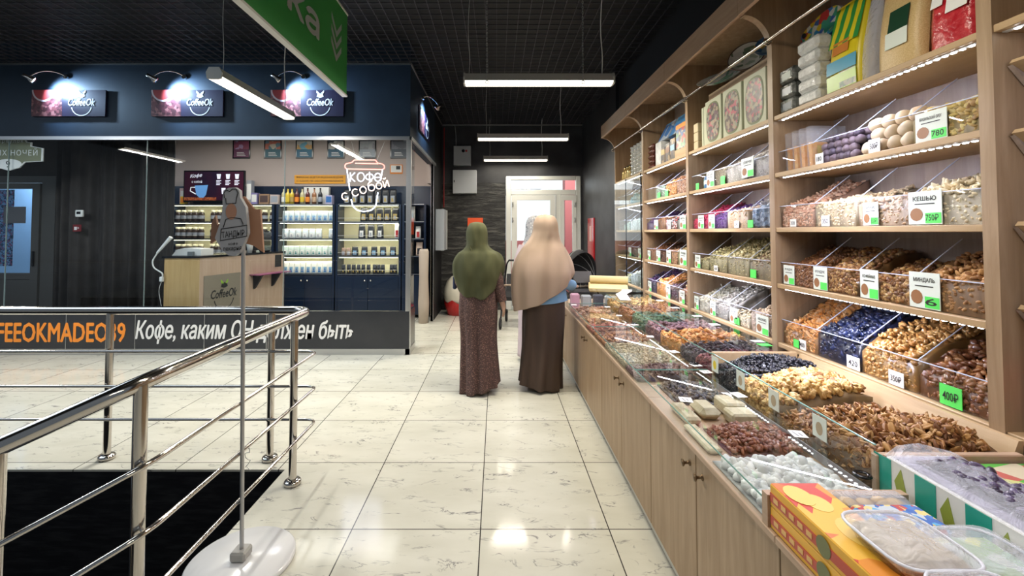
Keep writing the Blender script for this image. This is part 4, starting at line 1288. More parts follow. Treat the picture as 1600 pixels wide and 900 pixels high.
# ---- wooden counter
CP = [Vector((-3.62, 5.42, 0)), Vector((-3.27, 6.85, 0))]
t = thing('coffee_counter', 'oak coffee counter with the CoffeeOk panel behind the shop glass', 'counter', (-3.6, 5.6, 0))
ang = math.atan2(1.43, 0.35)
Rv = (CP[1] - CP[0]).normalized(); Nv = Vector((Rv.y, -Rv.x, 0))
bx('end_panel', (-4.05, 5.42, 0), (-3.62, 5.44, 1.085), wood('yellow_oak', (0.47, 0.30, 0.12), (0.56, 0.38, 0.17)), t)
MB().prism([CP[0] , CP[1], CP[1] - Nv * .02, CP[0] - Nv * .02], (0, 0, 1.085)).build('front_panel', wood('pink_oak', (0.44, 0.31, 0.22), (0.55, 0.41, 0.31)), t)
MB().prism([Vector((-4.07, 5.40, 1.085)), Vector((-3.61, 5.40, 1.085)), CP[1] + Nv * .01 + Vector((0, 0.02, 1.085)), Vector((-3.75, 6.87, 1.085))], (0, 0, .025)).build('worktop', BLACKG, t)
MB().prism([Vector((-4.05, 5.44, 0.0)), Vector((-3.64, 5.44, 0)), CP[1] - Nv * .021, Vector((-3.73, 6.85, 0))], (0, 0, 1.08)).build('carcass', BLACK, t)
def fc(u, z, d_=0): return tuple(CP[0] + Rv * u + Nv * d_ + Vector((0, 0, z)))
MB().prism([fc(.06, .3, .001), fc(.62, .3, .001), fc(.62, .86, .001), fc(.06, .86, .001)], Nv * .006).build('logo_plate', mat('smoked_plate', (0.25, 0.22, 0.17), .2), t)
l = MB(); logo(l, fc(.36, .60, .009), Rv, (0, 0, 1), Nv, .40, 0, 0, 1); l.build('lettering', [INK, mat('leaf_green', (.25, .45, .05), .5)], t)
MB().prism([fc(1.27, .88, .001), fc(1.40, .88, .001), fc(1.40, 1.06, .001), fc(1.27, 1.06, .001)], Nv * .003).build('sticker', INK, t)
w = MB(); w.prism([fc(.78, .80, .001), fc(.78, .80, .16), fc(1.42, .80, .16), fc(1.42, .80, .001)], (0, 0, .012)); w.build('bracket_shelf', mat('pink_edge_shelf', (.30, .08, .18), .3), t)
for u in (.85, 1.2):
    MB().prism([fc(u, .799, .002), fc(u, .799, .15), fc(u, .62, .03), fc(u, .60, .002)], Rv * .03).build('bracket', BLACK, t)
# things on and beside the counter
t = thing('cash_terminal', 'low white and grey cash terminal on the end of the coffee counter', 'terminal', (-3.85, 5.62, 1.11))
m = MB(); m.prism([(-4.02, 5.50, 1.112), (-3.66, 5.50, 1.112), (-3.66, 5.50, 1.19), (-3.86, 5.50, 1.205), (-3.96, 5.50, 1.185)], (0, .24, 0)); m.build('body', WHITE, t)
bx('base', (-3.99, 5.51, 1.10), (-3.68, 5.73, 1.113), BLACKG, t); bx('card_reader', (-3.80, 5.46, 1.11), (-3.74, 5.50, 1.16), mat('grey_reader', (.15, .17, .18), .4), t)
t = thing('coffee_machine', 'dark boxy coffee machine behind the right part of the counter', 'machine', (-3.62, 6.5, 1.11))
bx('body', (-3.74, 6.45, 1.11), (-3.42, 6.75, 1.42), BLACKG, t, .02); bx('drip_tray', (-3.72, 6.36, 1.11), (-3.44, 6.45, 1.14), STEEL, t); MB().lathe((-3.60, 6.6, 1.42), [(0, 0), (.07, 0), (.09, .1), (.09, .11), (0, .11)], 16).build('bean_hopper', mat('brown_hopper', (.12, .07, .05), .15), t)
t = thing('desk_lamp', 'white gooseneck desk lamp clipped to the left end of the coffee counter', 'lamp', (-4.08, 5.42, .8))
MB().tube(rounded([(-4.06, 5.40, .83), (-4.04, 5.39, .90), (-4.15, 5.38, .97), (-4.17, 5.38, 1.05), (-4.10, 5.38, 1.16), (-4.07, 5.38, 1.20)], .06), .008, 8).build('neck', WHITE, t)
MB().cyl((-4.11, 5.38, 1.15), (-3.94, 5.37, 1.34), .013, .022, n=10).build('head', WHITE, t); bx('clamp', (-4.085, 5.385, .80), (-4.045, 5.419, .86), WHITE, t, .006)
MB().tube(rounded([(-4.06, 5.40, .82), (-4.10, 5.40, .7), (-4.06, 5.40, .5)], .1), .003, 5).build('cord', WHITE, t)
t = thing('paper_cups', 'stack of white paper cups behind the coffee counter', 'cups', (-3.56, 6.42, 1.11))
MB().lathe((-3.5, 6.3, 1.11), [(0, 0), (.03, 0), (.042, .10), (.044, .105), (.043, .2), (.045, .205), (0, .205)], 14).build('stack', PAPERW, t)
# tall beige roll and dark column beside the side entrance
t = thing('paper_roll', 'tall beige roll standing just inside the side entrance', 'roll', (-1.16, 6.95, 0))
MB().lathe((-1.13, 6.9, 0), [(0, 0), (.075, 0), (.085, .3), (.07, .7), (.078, 1.1), (.06, 1.14), (0, 1.14)], 14).build('roll', mat('beige_roll', (.42, .35, .29), .7), t)
area_light('shop_ceiling_light', (-3.2, 6.3, 2.97), (3.6, .5), 48, (1.0, .93, .86))
t = thing('ceiling_lamp', 'flat ceiling light panel inside the coffee shop', 'lamp', (-3.2, 6.3, 2.98)); bx('diffuser', (-5.0, 6.05, 2.98), (-1.4, 6.55, 2.998), LAMPW, t)
# ================================================================== wall of shelves with loose goods
BY = [0.29, 1.375, 2.46, 3.55, 4.635, 5.72]
XF, XB = 1.53, 1.88
LVL = [0.80, 1.12, 1.425, 1.725, 2.04]
UNIT = ['oak shelf unit with sloped display trays at the frame edge', 'oak shelf unit above the open bins of nuts', 'oak shelf unit with oval-window gift boxes on top',
        'oak shelf unit with blue bags and boxes on top', 'glass-fronted oak shelf unit at the far end']
units = []
for i in range(5):
    y0, y1 = BY[i], BY[i + 1]
    t = thing('shelf_unit', UNIT[i], 'shelf unit', (XF, (y0 + y1) / 2, 0.64), 'oak wall shelf units'); units.append(t)
    arc = [(1.38 + 0.15 * cos(a), 2.42 + 0.19 * sin(a)) for a in [pi / 2 * k / 10 for k in range(11)]]
    prof = [(XF, 0.64), (XB, 0.64), (XB, 2.76), (1.38, 2.76)] + arc[::-1]
    for ya in (y0, y1 - 0.0222):
        MB().prism([(a, ya, b) for a, b in prof], (0, 0.022, 0)).build('side_panel', OAK, t)
    bx('back_panel', (XB - 0.016, y0 + .022, 0.64), (XB - 0.002, y1 - .0225, 2.76), OAKB, t)
    bx('cornice', (1.355, y0, 2.615), (1.379, y1 - .0004, 2.775), ROSE, t, 0.003)
    bx('top_board', (1.38, y0 + .022, 2.74), (XB - .017, y1 - .0225, 2.76), OAK, t)
    for z in LVL:
        if i == 0 and z < 2: continue
        bx('shelf', (XF + 0.004, y0 + .022, z - 0.024), (XB - 0.0165, y1 - .0225, z), OAKX, t, 0.002)
    for z in (2.04, 1.725, 1.12):
        zz = z - 0.024
        if i == 0:
            if z < 2: continue
        m = MB(); n = 34
        for k in range(n):
            yy = y0 + 0.05 + (y1 - y0 - 0.1) * (k + .5) / n
            m.box((1.556, yy - .0055, zz - .006), (1.566, yy + .0055, zz - .003))
        st = bx('led_strip', (1.553, y0 + .03, zz - .003), (1.569, y1 - .03, zz), mat('led_tape', (0.8, 0.8, 0.82), .4), t)
        m.build('led_dots', LEDW, st)
        area_light('shelf_led_light', (1.562, (y0 + y1) / 2, zz - .010), (.012, y1 - y0 - .1), 8.5, (0.80, 0.81, 1.0), (0.25, 0, -1))
# chrome rail along the tops
t = thing('chrome_rail', 'thin chrome rail running along the upper front of the oak shelves', 'rail', (1.505, 3, 2.45))
MB().tube([(1.505, .1, 2.455), (1.505, 5.6, 2.475)], .010, 10).build('tube', STEEL, t)
for y in BY[1:]: 
    b = MB(); b.cyl((1.505, y - .02, 2.46), (1.531, y - .02, 2.46), .007, n=8); b.tube([(1.505 + .018 * cos(a), y - .02, 2.46 + .018 * sin(a)) for a in [2 * pi * j / 12 for j in range(12)]], .005, 6, closed=True); b.build('bracket', STEEL, t)

# ---- acrylic bins: one clear rack with three dividers per shelf
def rack(label, y0, y1, z, nb=4, hf=0.115, hb=0.27, skip=()):
    t = thing('acrylic_rack', label, 'bin rack', (1.555, (y0 + y1) / 2, z), 'clear acrylic bin racks')
    p = MB(); p.box((1.556, y0, z), (1.559, y1, z + hf)); p.build('front_panel', ACRYL, t)
    e = MB(); e.box((1.5555, y0, z + hf), (1.5595, y1, z + hf + .003)); e.build('panel_edge', ACRE, t)
    for k in range(nb + 1):
        if k in skip: continue
        y = y0 + (y1 - y0) * k / nb
        y = min(max(y, y0 + .002), y1 - .002)
        d = MB(); d.prism([(1.56, y - .0012, z), (1.86, y - .0012, z), (1.86, y - .0012, z + hb), (1.74, y - .0012, z + hb), (1.56, y - .0012, z + hf)], (0, .0024, 0)); dd = d.build('divider', ACRYL, t)
        if 0 < k < nb:
            MB().tube([(1.56, y, z + hf), (1.74, y, z + hb)], .0024, 5).build('divider_edge', ACRE, dd)
    return t


def price_card(label, y, z, w, h, kind, x=1.5515, txt=None, title=None, lean=0.0):
    """card on a bin's front; kind w = plain white, g = green, p = printed product card"""
    t = thing('price_card', label, 'price card', (x, y, z), 'price cards on the shelves')
    bx('card', (x, y - w / 2, z), (x + .002, y + w / 2, z + h), GREENT if kind == 'g' else PAPER if kind == 'p' else PAPERW, t)
    xx = x - .0008
    if kind == 'p':
        m = MB(); m.box((xx, y - w * .48, z + h * .03), (xx + .0005, y - w * .02, z + h * .34)); m.build('green_strip', GREENT, t)
        m = MB(); m.add([(xx, y + w * .45 - .2 * w * (1 + cos(a)), z + h * .30 + h * .2 * sin(a)) for a in [2 * pi * j / 12 for j in range(12)]], [tuple(range(12))]); m.build('picture', mat('card_picture', (.30, .14, .06), .5), t)
        m = MB(); put_text(m, title or 'ОРЕХ', (xx, y, z + h * .78), (0, -1, 0), (0, 0, 1), w=w * .7, h=h * .14, center=True, bold=.02)
        m.box((xx, y - w * .3, z + h * .6), (xx + .0004, y + w * .3, z + h * .63)); m.build('lettering', INK, t)
    if kind in 'w' or txt:
        m = MB(); put_text(m, txt or '250', (xx - .0004, y - (w * .22 if kind == 'p' else 0), z + h * (.2 if kind == 'p' else .48)), (0, -1, 0), (0, 0, 1), w=w * (.38 if kind == 'p' else .7), h=h * (.2 if kind == 'p' else .45), center=True, bold=.01); m.build('price', INK, t)
    return t


BAYN = ['', 'bay above the open nut bins', 'bay with the oval-window boxes', 'bay with blue bags on top', 'glass-fronted end bay']
SHN = ['bottom shelf', 'second shelf up', 'third shelf up', 'fourth shelf up']
# (what, word, piece, size, colours, front height, back height)  listed from the far side of the bay to the near side
ORG = [(.55, .20, .04), (.42, .14, .03), (.62, .28, .08)]
PINK = [(.62, .34, .22), (.5, .24, .14), (.70, .48, .34)]
BEI = [(.72, .56, .34), (.62, .44, .25), (.80, .68, .46)]
CREAMC = [(.80, .70, .50), (.72, .58, .38), (.84, .76, .60)]
HAZ = [(.22, .085, .025), (.34, .15, .05), (.15, .05, .018)]
HAZ2 = [(.14, .05, .018), (.30, .13, .04), (.55, .33, .12)]
ALM = [(.40, .20, .07), (.55, .31, .12), (.30, .13, .045)]
PRUNE = [(.012, .018, .05), (.02, .03, .09), (.008, .01, .025)]
RAIS = [(.50, .26, .07), (.38, .17, .04), (.60, .36, .13)]
DATE = [(.20, .07, .03), (.28, .11, .04), (.12, .04, .02)]
PIST = [(.48, .42, .20), (.62, .54, .30), (.38, .33, .14)]
PUMP = [(.80, .76, .62), (.70, .64, .46), (.86, .83, .74)]
GRAIN = [(.36, .29, .17), (.48, .40, .26), (.28, .22, .13)]
MAG = [(.60, .03, .10), (.45, .015, .06), (.7, .08, .18)]
PURP = [(.09, .03, .14), (.16, .06, .24), (.06, .02, .08)]
DKP = [(.06, .025, .04), (.10, .04, .06), (.03, .015, .02)]
GRN2 = [(.30, .36, .26), (.40, .46, .36), (.22, .28, .20)]
APR = [(.72, .32, .08), (.62, .24, .05), (.8, .42, .16)]
DBRN = [(.12, .05, .025), (.2, .09, .04), (.08, .03, .02)]
YGR = [(.55, .50, .22), (.46, .42, .18), (.62, .58, .30)]
WHT = [(.78, .80, .74), (.68, .72, .64), (.85, .86, .82)]
TRQ = [(.10, .30, .32), (.05, .18, .22), (.3, .45, .45)]
BINS = {
    (1, 3): [None, None, None, ('yellow brown shelled brazil nuts', 'nuts', 'crinkle', .030, [(.62, .46, .14), (.40, .22, .07), (.72, .58, .24)], .10, .17)],
    (1, 2): [('pink skinned peanuts', 'peanuts', 'bean', .019, PINK, .075, .24), ('pale salted pistachios', 'pistachios', 'almond', .020, BEI, .105, .16), ('salted mixed nuts', 'nuts', 'cashew', .023, [(.68, .48, .30), (.58, .34, .20), (.76, .60, .42)], .10, .13), ('creamy white cashews', 'cashews', 'cashew', .026, [(.84, .72, .50), (.78, .62, .38), (.86, .78, .60)], .12, .20)],
    (1, 1): [('small roasted hazelnuts', 'hazelnuts', 'ball', .014, HAZ, .085, .20), ('roasted and blanched hazelnuts', 'hazelnuts', 'ball', .017, HAZ2, .085, .20), ('mixed dark hazelnuts', 'hazelnuts', 'ball', .017, HAZ2, .075, .16), ('whole roasted almonds', 'almonds', 'almond', .024, ALM, .115, .23)],
    (1, 0): [('pale orange dried apricots', 'apricots', 'flake', .024, APR + [(.72, .45, .25)], .09, .24), ('blue black dried prunes', 'prunes', 'crinkle', .028, PRUNE, .13, .25), ('golden amber raisins', 'raisins', 'crinkle', .022, RAIS, .11, .25), ('brown wrinkled dates', 'dates', 'crinkle', .030, DATE + [(.34, .16, .06)], .10, .22)],
    (2, 3): [None, ('small brown grain', 'grain', 'seed', .014, GRAIN, .11, .16), ('pale sunflower kernels', 'seeds', 'seed', .016, [(.62, .56, .44), (.72, .68, .58), (.5, .44, .32)], .11, .22), ('greyish sugared seeds', 'seeds', 'seed', .018, [(.66, .62, .58), (.56, .50, .46)], .12, .25)],
    (2, 2): [('magenta dried berries', 'berries', 'crinkle', .022, MAG, .07, .19), ('dark violet dried berries', 'berries', 'crinkle', .020, PURP, .07, .18), ('orange salted crackers', 'crackers', 'flake', .024, [(.70, .40, .18), (.78, .52, .28), (.8, .66, .48)], .11, .13), None],
    (2, 1): [('small grey green seeds', 'seeds', 'seed', .016, PIST, .06, .13), ('pistachios in their shells', 'pistachios', 'almond', .021, PIST, .10, .23), ('split shell pistachios', 'pistachios', 'almond', .021, [(.55, .48, .25), (.66, .58, .34), (.3, .24, .1)], .115, .25), ('brownish pistachio mix', 'pistachios', 'almond', .021, [(.40, .33, .18), (.52, .44, .26), (.25, .16, .1)], .10, .27)],
    (2, 0): [('white pumpkin seeds', 'seeds', 'seed', .024, PUMP, .08, .19), ('grey striped sunflower seeds', 'seeds', 'seed', .022, [(.5, .47, .40), (.62, .58, .50), (.3, .28, .25)], .08, .22), ('blanched split peanuts', 'peanuts', 'bean', .018, CREAMC, .06, .09), ('pinkish blanched peanuts', 'peanuts', 'bean', .019, [(.78, .62, .48), (.70, .52, .40)], .11, .20)],
    (3, 3): [None, ('grey green lentils', 'lentils', 'ball', .011, GRN2, .10, .12), ('orange candied cubes', 'candied fruit', 'cube', .020, APR, .12, .17), ('pale pink candied cubes', 'candied fruit', 'cube', .02, PINK, .12, .20)],
    (3, 2): [('violet candied shreds', 'candied fruit', 'shred', .024, PURP, .07, .19), ('brown dried slices', 'dried fruit', 'flake', .022, [(.36, .18, .07), (.25, .11, .04)], .10, .12), ('mixed red and white sweets', 'sweets', 'ball', .016, [(.6, .08, .06), (.7, .66, .6), (.1, .1, .1)], .07, .17), ('grey green dried leaves', 'dried leaves', 'shred', .026, [(.34, .34, .22), (.22, .22, .14)], .09, .20)],
    (3, 1): [('reddish brown spice', 'spice', 'ball', .010, [(.24, .09, .03), (.32, .13, .05)], .09, .18), ('dark brown spice', 'spice', 'ball', .010, DBRN, .08, .16), ('tan ground spice', 'spice', 'ball', .010, [(.5, .28, .14), (.58, .35, .2)], .11, .13), ('yellow green dried herbs', 'herbs', 'shred', .02, YGR, .11, .2)],
    (3, 0): [('blue violet dried plums', 'plums', 'crinkle', .026, PURP + PRUNE, .11, .22), ('orange dried apricots', 'apricots', 'flake', .028, APR, .13, .2), ('dark brown dried figs', 'figs', 'ball', .026, DKP, .10, .13), ('pink brown peanuts', 'peanuts', 'bean', .018, PINK, .09, .24)],
    (4, 3): [None, None, ('turquoise wrapped sweets', 'sweets', 'cube', .024, TRQ, .08, .12), ('teal wrapped sweets', 'sweets', 'cube', .024, TRQ + GRN2, .08, .14)],
    (4, 2): [None, ('pale green sweets', 'sweets', 'cube', .024, GRN2, .07, .1), ('white sugared sweets', 'sweets', 'pebble', .022, WHT, .10, .17), ('mint white sweets', 'sweets', 'pebble', .022, WHT, .10, .2)],
    (4, 1): [None, None, ('dark green tea leaves', 'tea', 'shred', .02, [(.06, .09, .05), (.1, .13, .07)], .09, .12), ('black tea leaves', 'tea', 'shred', .02, DBRN, .08, .12)],
    (4, 0): [None, ('pale yellow puffs', 'puffs', 'ball', .022, YGR + WHT, .08, .12), ('white puffed sweets', 'sweets', 'pebble', .03, WHT, .11, .22), ('greenish white puffed sweets', 'sweets', 'pebble', .03, WHT + GRN2, .12, .25)],
}
for (b, s), bins in BINS.items():
    y0, y1 = BY[b] + .024, BY[b + 1] - .0245
    z = LVL[s]
    hf = .125 if s == 0 else .115
    skip = (1,) if (b, s) == (2, 3) else ()
    rack('clear acrylic rack on the %s of the %s' % (SHN[s], BAYN[b]), y0, y1, z, 4, hf, .255)
    w = (y1 - y0) / 4
    for k, sp in enumerate(bins):
        if sp is None or sp[2] is None: continue
        # far bin first
        a = y1 - (k + 1) * w + .004; c = y1 - k * w - .004
        n = {1: 400, 2: 300, 3: 200, 4: 130}[b]
        n = int(n * min(2.2, (0.021 / sp[3]) ** 1.4))
        word = sp[1].replace(' ', '_')
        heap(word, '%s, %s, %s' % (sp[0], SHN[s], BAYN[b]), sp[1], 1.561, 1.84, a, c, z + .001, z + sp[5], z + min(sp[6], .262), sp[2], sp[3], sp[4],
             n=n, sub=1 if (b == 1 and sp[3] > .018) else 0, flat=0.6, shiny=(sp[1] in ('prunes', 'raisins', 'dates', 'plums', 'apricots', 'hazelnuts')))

# individual round sweets, brazil packs on the fourth shelf of the nut bay
y0, y1 = BY[1] + .024, BY[2] - .0245; w = (y1 - y0) / 4; z = LVL[3]
def balls(name, label, group, ya, yb, r, cols, rows, rough=.6):
    me = []
    for k in range(5):
        v, f = piece('ball', 2, k); rr = np.random.RandomState(k + 50)
        v = v * (1 + .05 * np.sin(v @ rr.uniform(-3, 3, (3, 1)) * 2 + k))
        c = np.array(cols[k % len(cols)]) * rr.uniform(.85, 1.1)
        me.append(mesh_np(name, v * r, f, np.repeat(np.clip(c, 0, 1)[None], len(v), 0), PROD))
    cnt = 0
    for lay, nxr in enumerate(rows):
        x = 1.563 + r + lay * r * .55
        for q in range(nxr):
            ny = max(1, int((yb - ya) / (2 * r)))
            st = (yb - ya - 2 * r * ny) / 2
            for j in range(ny - (lay % 2)):
                o = bpy.data.objects.new(name, me[rnd.randrange(5)]); COL.objects.link(o)
                o.location = (x + q * 2 * r * .98, ya + st + r + 2 * r * j + (r if lay % 2 else 0), z + r + lay * r * 1.62)
                o.rotation_euler = (rnd.uniform(0, 6), rnd.uniform(0, 6), 0)
                tag(o, label, 'sweet', group)
a = y1 - 2 * w
balls('round_sweet', 'small dark violet ball among its kind in the fourth shelf rack', 'dark violet balls', a + .004, a + w - .004, .0205, [(.10, .07, .09), (.16, .11, .13), (.07, .05, .08)], [4, 4, 3, 3])
a = y1 - 3 * w
balls('round_sweet', 'big pale beige ball among its kind in the fourth shelf rack', 'big pale balls', a + .004, a + w - .004, .031, [(.62, .47, .30), (.70, .56, .38), (.58, .42, .27)], [3, 2, 2])
# packs of dried mango standing like files
for k in range(4):
    t = thing('dried_mango_pack', ['clear pack of orange dried mango against the pillar on the fourth shelf', 'clear mango pack just behind the first on the fourth shelf', 'clear mango pack, third in its row on the fourth shelf', 'clear mango pack closest to the violet balls'][k], 'pack', (1.62, y1 - .03 - k * .055, z + .001), 'dried mango packs')
    yy = y1 - .035 - k * .055
    sh_ = lambda c, th, lo, hi, xl, xr: c.prism([(xl, yy, z + lo), (xr, yy + .01, z + lo), (xr, yy + .02, z + hi), (xl, yy + .008, z + hi)], (0, -th, 0))
    m = MB(); sh_(m, .022, .012, .13, 1.585, 1.75); m.build('mango_slices', noisy('dried_mango', (.75, .30, .03), (.80, .45, .10), 40, .4, bmp=.4), t)
    m = MB(); sh_(m, .032, .002, .21, 1.575, 1.76); m.build('film', FILM, t)
    m = MB(); m.prism([(1.60, yy - .0345, z + .05), (1.69, yy - .0345, z + .05), (1.69, yy - .0325, z + .11), (1.60, yy - .0325, z + .11)], (0, -.001, 0)); m.build('sticker', [REDP, PAPERW, PAPERW, GOLD][k], t)

# price cards
def cards(b, s, items):
    y0, y1 = BY[b] + .024, BY[b + 1] - .0245
    for it in items:
        f, w, h, kd, tx = it[:5]
        y = y1 - f * (y1 - y0)
        nm = {'w': 'white price card', 'g': 'green price tag', 'p': 'printed card'}[kd]
        price_card('%s %s, %s, %s' % (nm, it[5], SHN[s], BAYN[b]), y, LVL[s] + .004 + (it[6] if len(it) > 6 else 0), w, h, kd, txt=tx, title=it[7] if len(it) > 7 else None)
cards(1, 3, [(.30, .05, .05, 'w', '180', 'reading 180'), (.60, .055, .055, 'w', '500₽', 'reading 500₽'), (.83, .115, .105, 'p', '780', 'under the yellow nuts', 0, 'БРАЗИЛЬСКИЙ ОРЕХ')])
cards(1, 2, [(.11, .045, .04, 'w', '300', 'reading 300'), (.33, .05, .05, 'w', '350', 'reading 350'), (.575, .075, .095, 'p', '650₽', 'with 650₽', 0, 'АРАХИС'), (.80, .125, .12, 'p', '750₽', 'with 750₽', 0, 'КЕШЬЮ')])
cards(1, 1, [(.07, .085, .10, 'p', None, 'beside the pillar', 0, 'ФУНДУК'), (.29, .09, .11, 'p', None, 'before the hazelnut mix', 0, 'ФУНДУК'), (.56, .09, .12, 'p', None, 'before the dark hazelnuts', 0, 'КОФЕЙНЫЕ'), (.79, .115, .13, 'p', '6', 'largest, beside the almonds', 0, 'МИНДАЛЬ')])
cards(1, 0, [(.16, .05, .05, 'w', '400', 'half over a green one'), (.47, .07, .055, 'w', '420', 'on the prunes'), (.67, .065, .055, 'w', '350₽', 'on the raisins'), (.12, .05, .04, 'g', None, 'below the apricots'), (.87, .075, .07, 'g', '400₽', 'on the dates')])
cards(2, 3, [(.30, .11, .115, 'p', None, 'before the brown grain', 0, 'ФИСТАШКИ'), (.76, .13, .12, 'p', None, 'before the sunflower kernels', .012, 'СЕМЕЧКИ'), (.47, .055, .055, 'g', None, 'below the grain'), (.10, .05, .05, 'g', None, 'before the turquoise tins')])
cards(2, 2, [(.15, .09, .10, 'p', None, 'before the magenta berries', 0, 'ВИШНЯ'), (.31, .09, .10, 'p', None, 'before the violet berries', 0, 'СЛИВА'), (.63, .055, .045, 'w', '290', 'before the crackers'), (.78, .055, .045, 'g', None, 'before the blue packs')])
cards(2, 1, [(.09, .085, .10, 'p', None, 'beside the pillar', 0, 'СЕМЕНА'), (.36, .05, .04, 'w', '420', 'in the pistachios'), (.80, .06, .05, 'g', None, 'in the pistachio mix')])
cards(2, 0, [(.06, .07, .10, 'p', None, 'beside the pillar', 0, 'ТЫКВА'), (.31, .08, .10, 'p', None, 'before the sunflower seeds', 0, 'ПОДСОЛНУХ'), (.58, .09, .10, 'p', None, 'before the split peanuts', 0, 'АРАХИС'), (.62, .05, .045, 'g', None, 'low beside the split peanuts'), (.88, .12, .11, 'p', None, 'before the blanched peanuts', 0, 'АРАХИС')])
cards(3, 3, [(.36, .07, .05, 'g', None, 'before the lentils'), (.55, .07, .055, 'g', None, 'before the orange cubes')])
cards(3, 2, [(.28, .10, .09, 'p', None, 'before the brown slices', 0, 'ИНЖИР'), (.6, .07, .07, 'w', '90', 'before the sweets'), (.88, .12, .11, 'p', None, 'before the dried leaves', 0, 'МЯТА')])
cards(3, 1, [(.08, .08, .09, 'p', None, 'beside the pillar', 0, 'ПЕРЕЦ'), (.33, .10, .10, 'p', None, 'before the dark spice', 0, 'ЧАЙ'), (.58, .10, .11, 'p', None, 'before the tan spice', 0, 'КОРИЦА'), (.88, .13, .13, 'p', None, 'before the herbs', 0, 'ТРАВЫ')])
cards(3, 0, [(.09, .09, .10, 'p', None, 'before the plums', 0, 'СЛИВА'), (.56, .09, .12, 'p', None, 'before the figs', 0, 'ИНЖИР'), (.85, .10, .11, 'p', None, 'before the peanuts', 0, 'АРАХИС')])
cards(4, 1, [(.50, .1, .1, 'p', None, 'before the green tea', 0, 'ЧАЙ'), (.85, .12, .1, 'p', None, 'before the black tea', 0, 'ЧАЙ')])

# turquoise tins, blue packs
yb = BY[3] - .03
for k in range(2):
    t = thing('sweet_tin', ['round turquoise tin beside the brown grain', 'dark blue tin in front of the turquoise one'][k], 'tin', (1.62, yb - .17 - k * .07, LVL[3]))
    MB().lathe((1.63 - .03 * k, yb - .16 - k * .075, LVL[3] + .001), [(0, 0), (.05, 0), (.052, .01), (.052, .08), (.045, .09), (0, .095)], 18).build('tin_body', [mat('turquoise_tin', (.05, .30, .33), .3), mat('blue_tin', (.04, .12, .28), .3)][k], t)
    MB().lathe((1.63 - .03 * k, yb - .16 - k * .075, LVL[3] + .001), [(.0525, .03), (.0525, .06)], 18).build('tin_label', PAPER, t)
ya = BY[2] + .03
for k in range(3):
    t = thing('sweet_pack', ['blue grey film pack standing beside the orange crackers', 'blue film pack, middle of the three on the third shelf', 'blue film pack beside the pillar on the third shelf'][k], 'pack', (1.62, ya + .20 - k * .075, LVL[2]), 'blue film packs')
    c = ya + .205 - k * .078
    bx('sweets', (1.57, c - .03, LVL[2] + .002), (1.72, c + .03, LVL[2] + .12 + .015 * k), pattern_mat('blue_wrapped_sweets', [(.08, .14, .22), (.3, .38, .48), (.03, .05, .09), (.15, .25, .4)], 60, .3), t, .01)
    bx('film', (1.565, c - .034, LVL[2] + .001), (1.73, c + .034, LVL[2] + .15 + .015 * k), FILM, t, .012)

# ---- goods on the top shelves
TZ = 2.041
def pack(name, label, cat, a, b, m, bev=.006, extra=(), group=None):
    t = thing(name, label, cat, ((a[0] + b[0]) / 2, (a[1] + b[1]) / 2, min(a[2], b[2])), group)
    bx('body', a, b, m, t, bev)
    for nm, aa, bb, mm in extra: bx(nm, aa, bb, mm, t)
    return t
FOILW = noisy('white_foil_pack', (.62, .63, .62), (.80, .81, .80), 25, .22, bmp=.8, bd=.02); FOILD = noisy('dark_foil_pack', (.05, .055, .05), (.22, .23, .21), 18, .2, bmp=.8, bd=.02)
for k in range(3):
    pack('coffee_brick', ['dark foil brick at the bottom of its stack by the pillar', 'dark foil brick in the middle of its stack by the pillar', 'silvery dark foil brick on top of its stack by the pillar'][k], 'pack', (1.56, 2.31, TZ + .001 + k * .082), (1.645, 2.43, TZ + k * .082 + .08), FOILD if k else BLKG if False else FOILD, .012, [('sticker', (1.559, 2.33, TZ + k * .082 + .018), (1.5605, 2.40, TZ + k * .082 + .055), [mat('navy_sticker', (.02, .05, .09), .4), GRYL, PAPER][k])])
for k in range(5):
    pack('foil_pack', 'white foil pack, %s of its stack on the top shelf beside the yellow bag' % ['lowest', 'second lowest', 'middle', 'second highest', 'topmost'][k], 'pack', (1.56, 2.135, TZ + .001 + k * .067), (1.645, 2.285, TZ + k * .067 + .066), FOILW, .015, group='white foil packs')


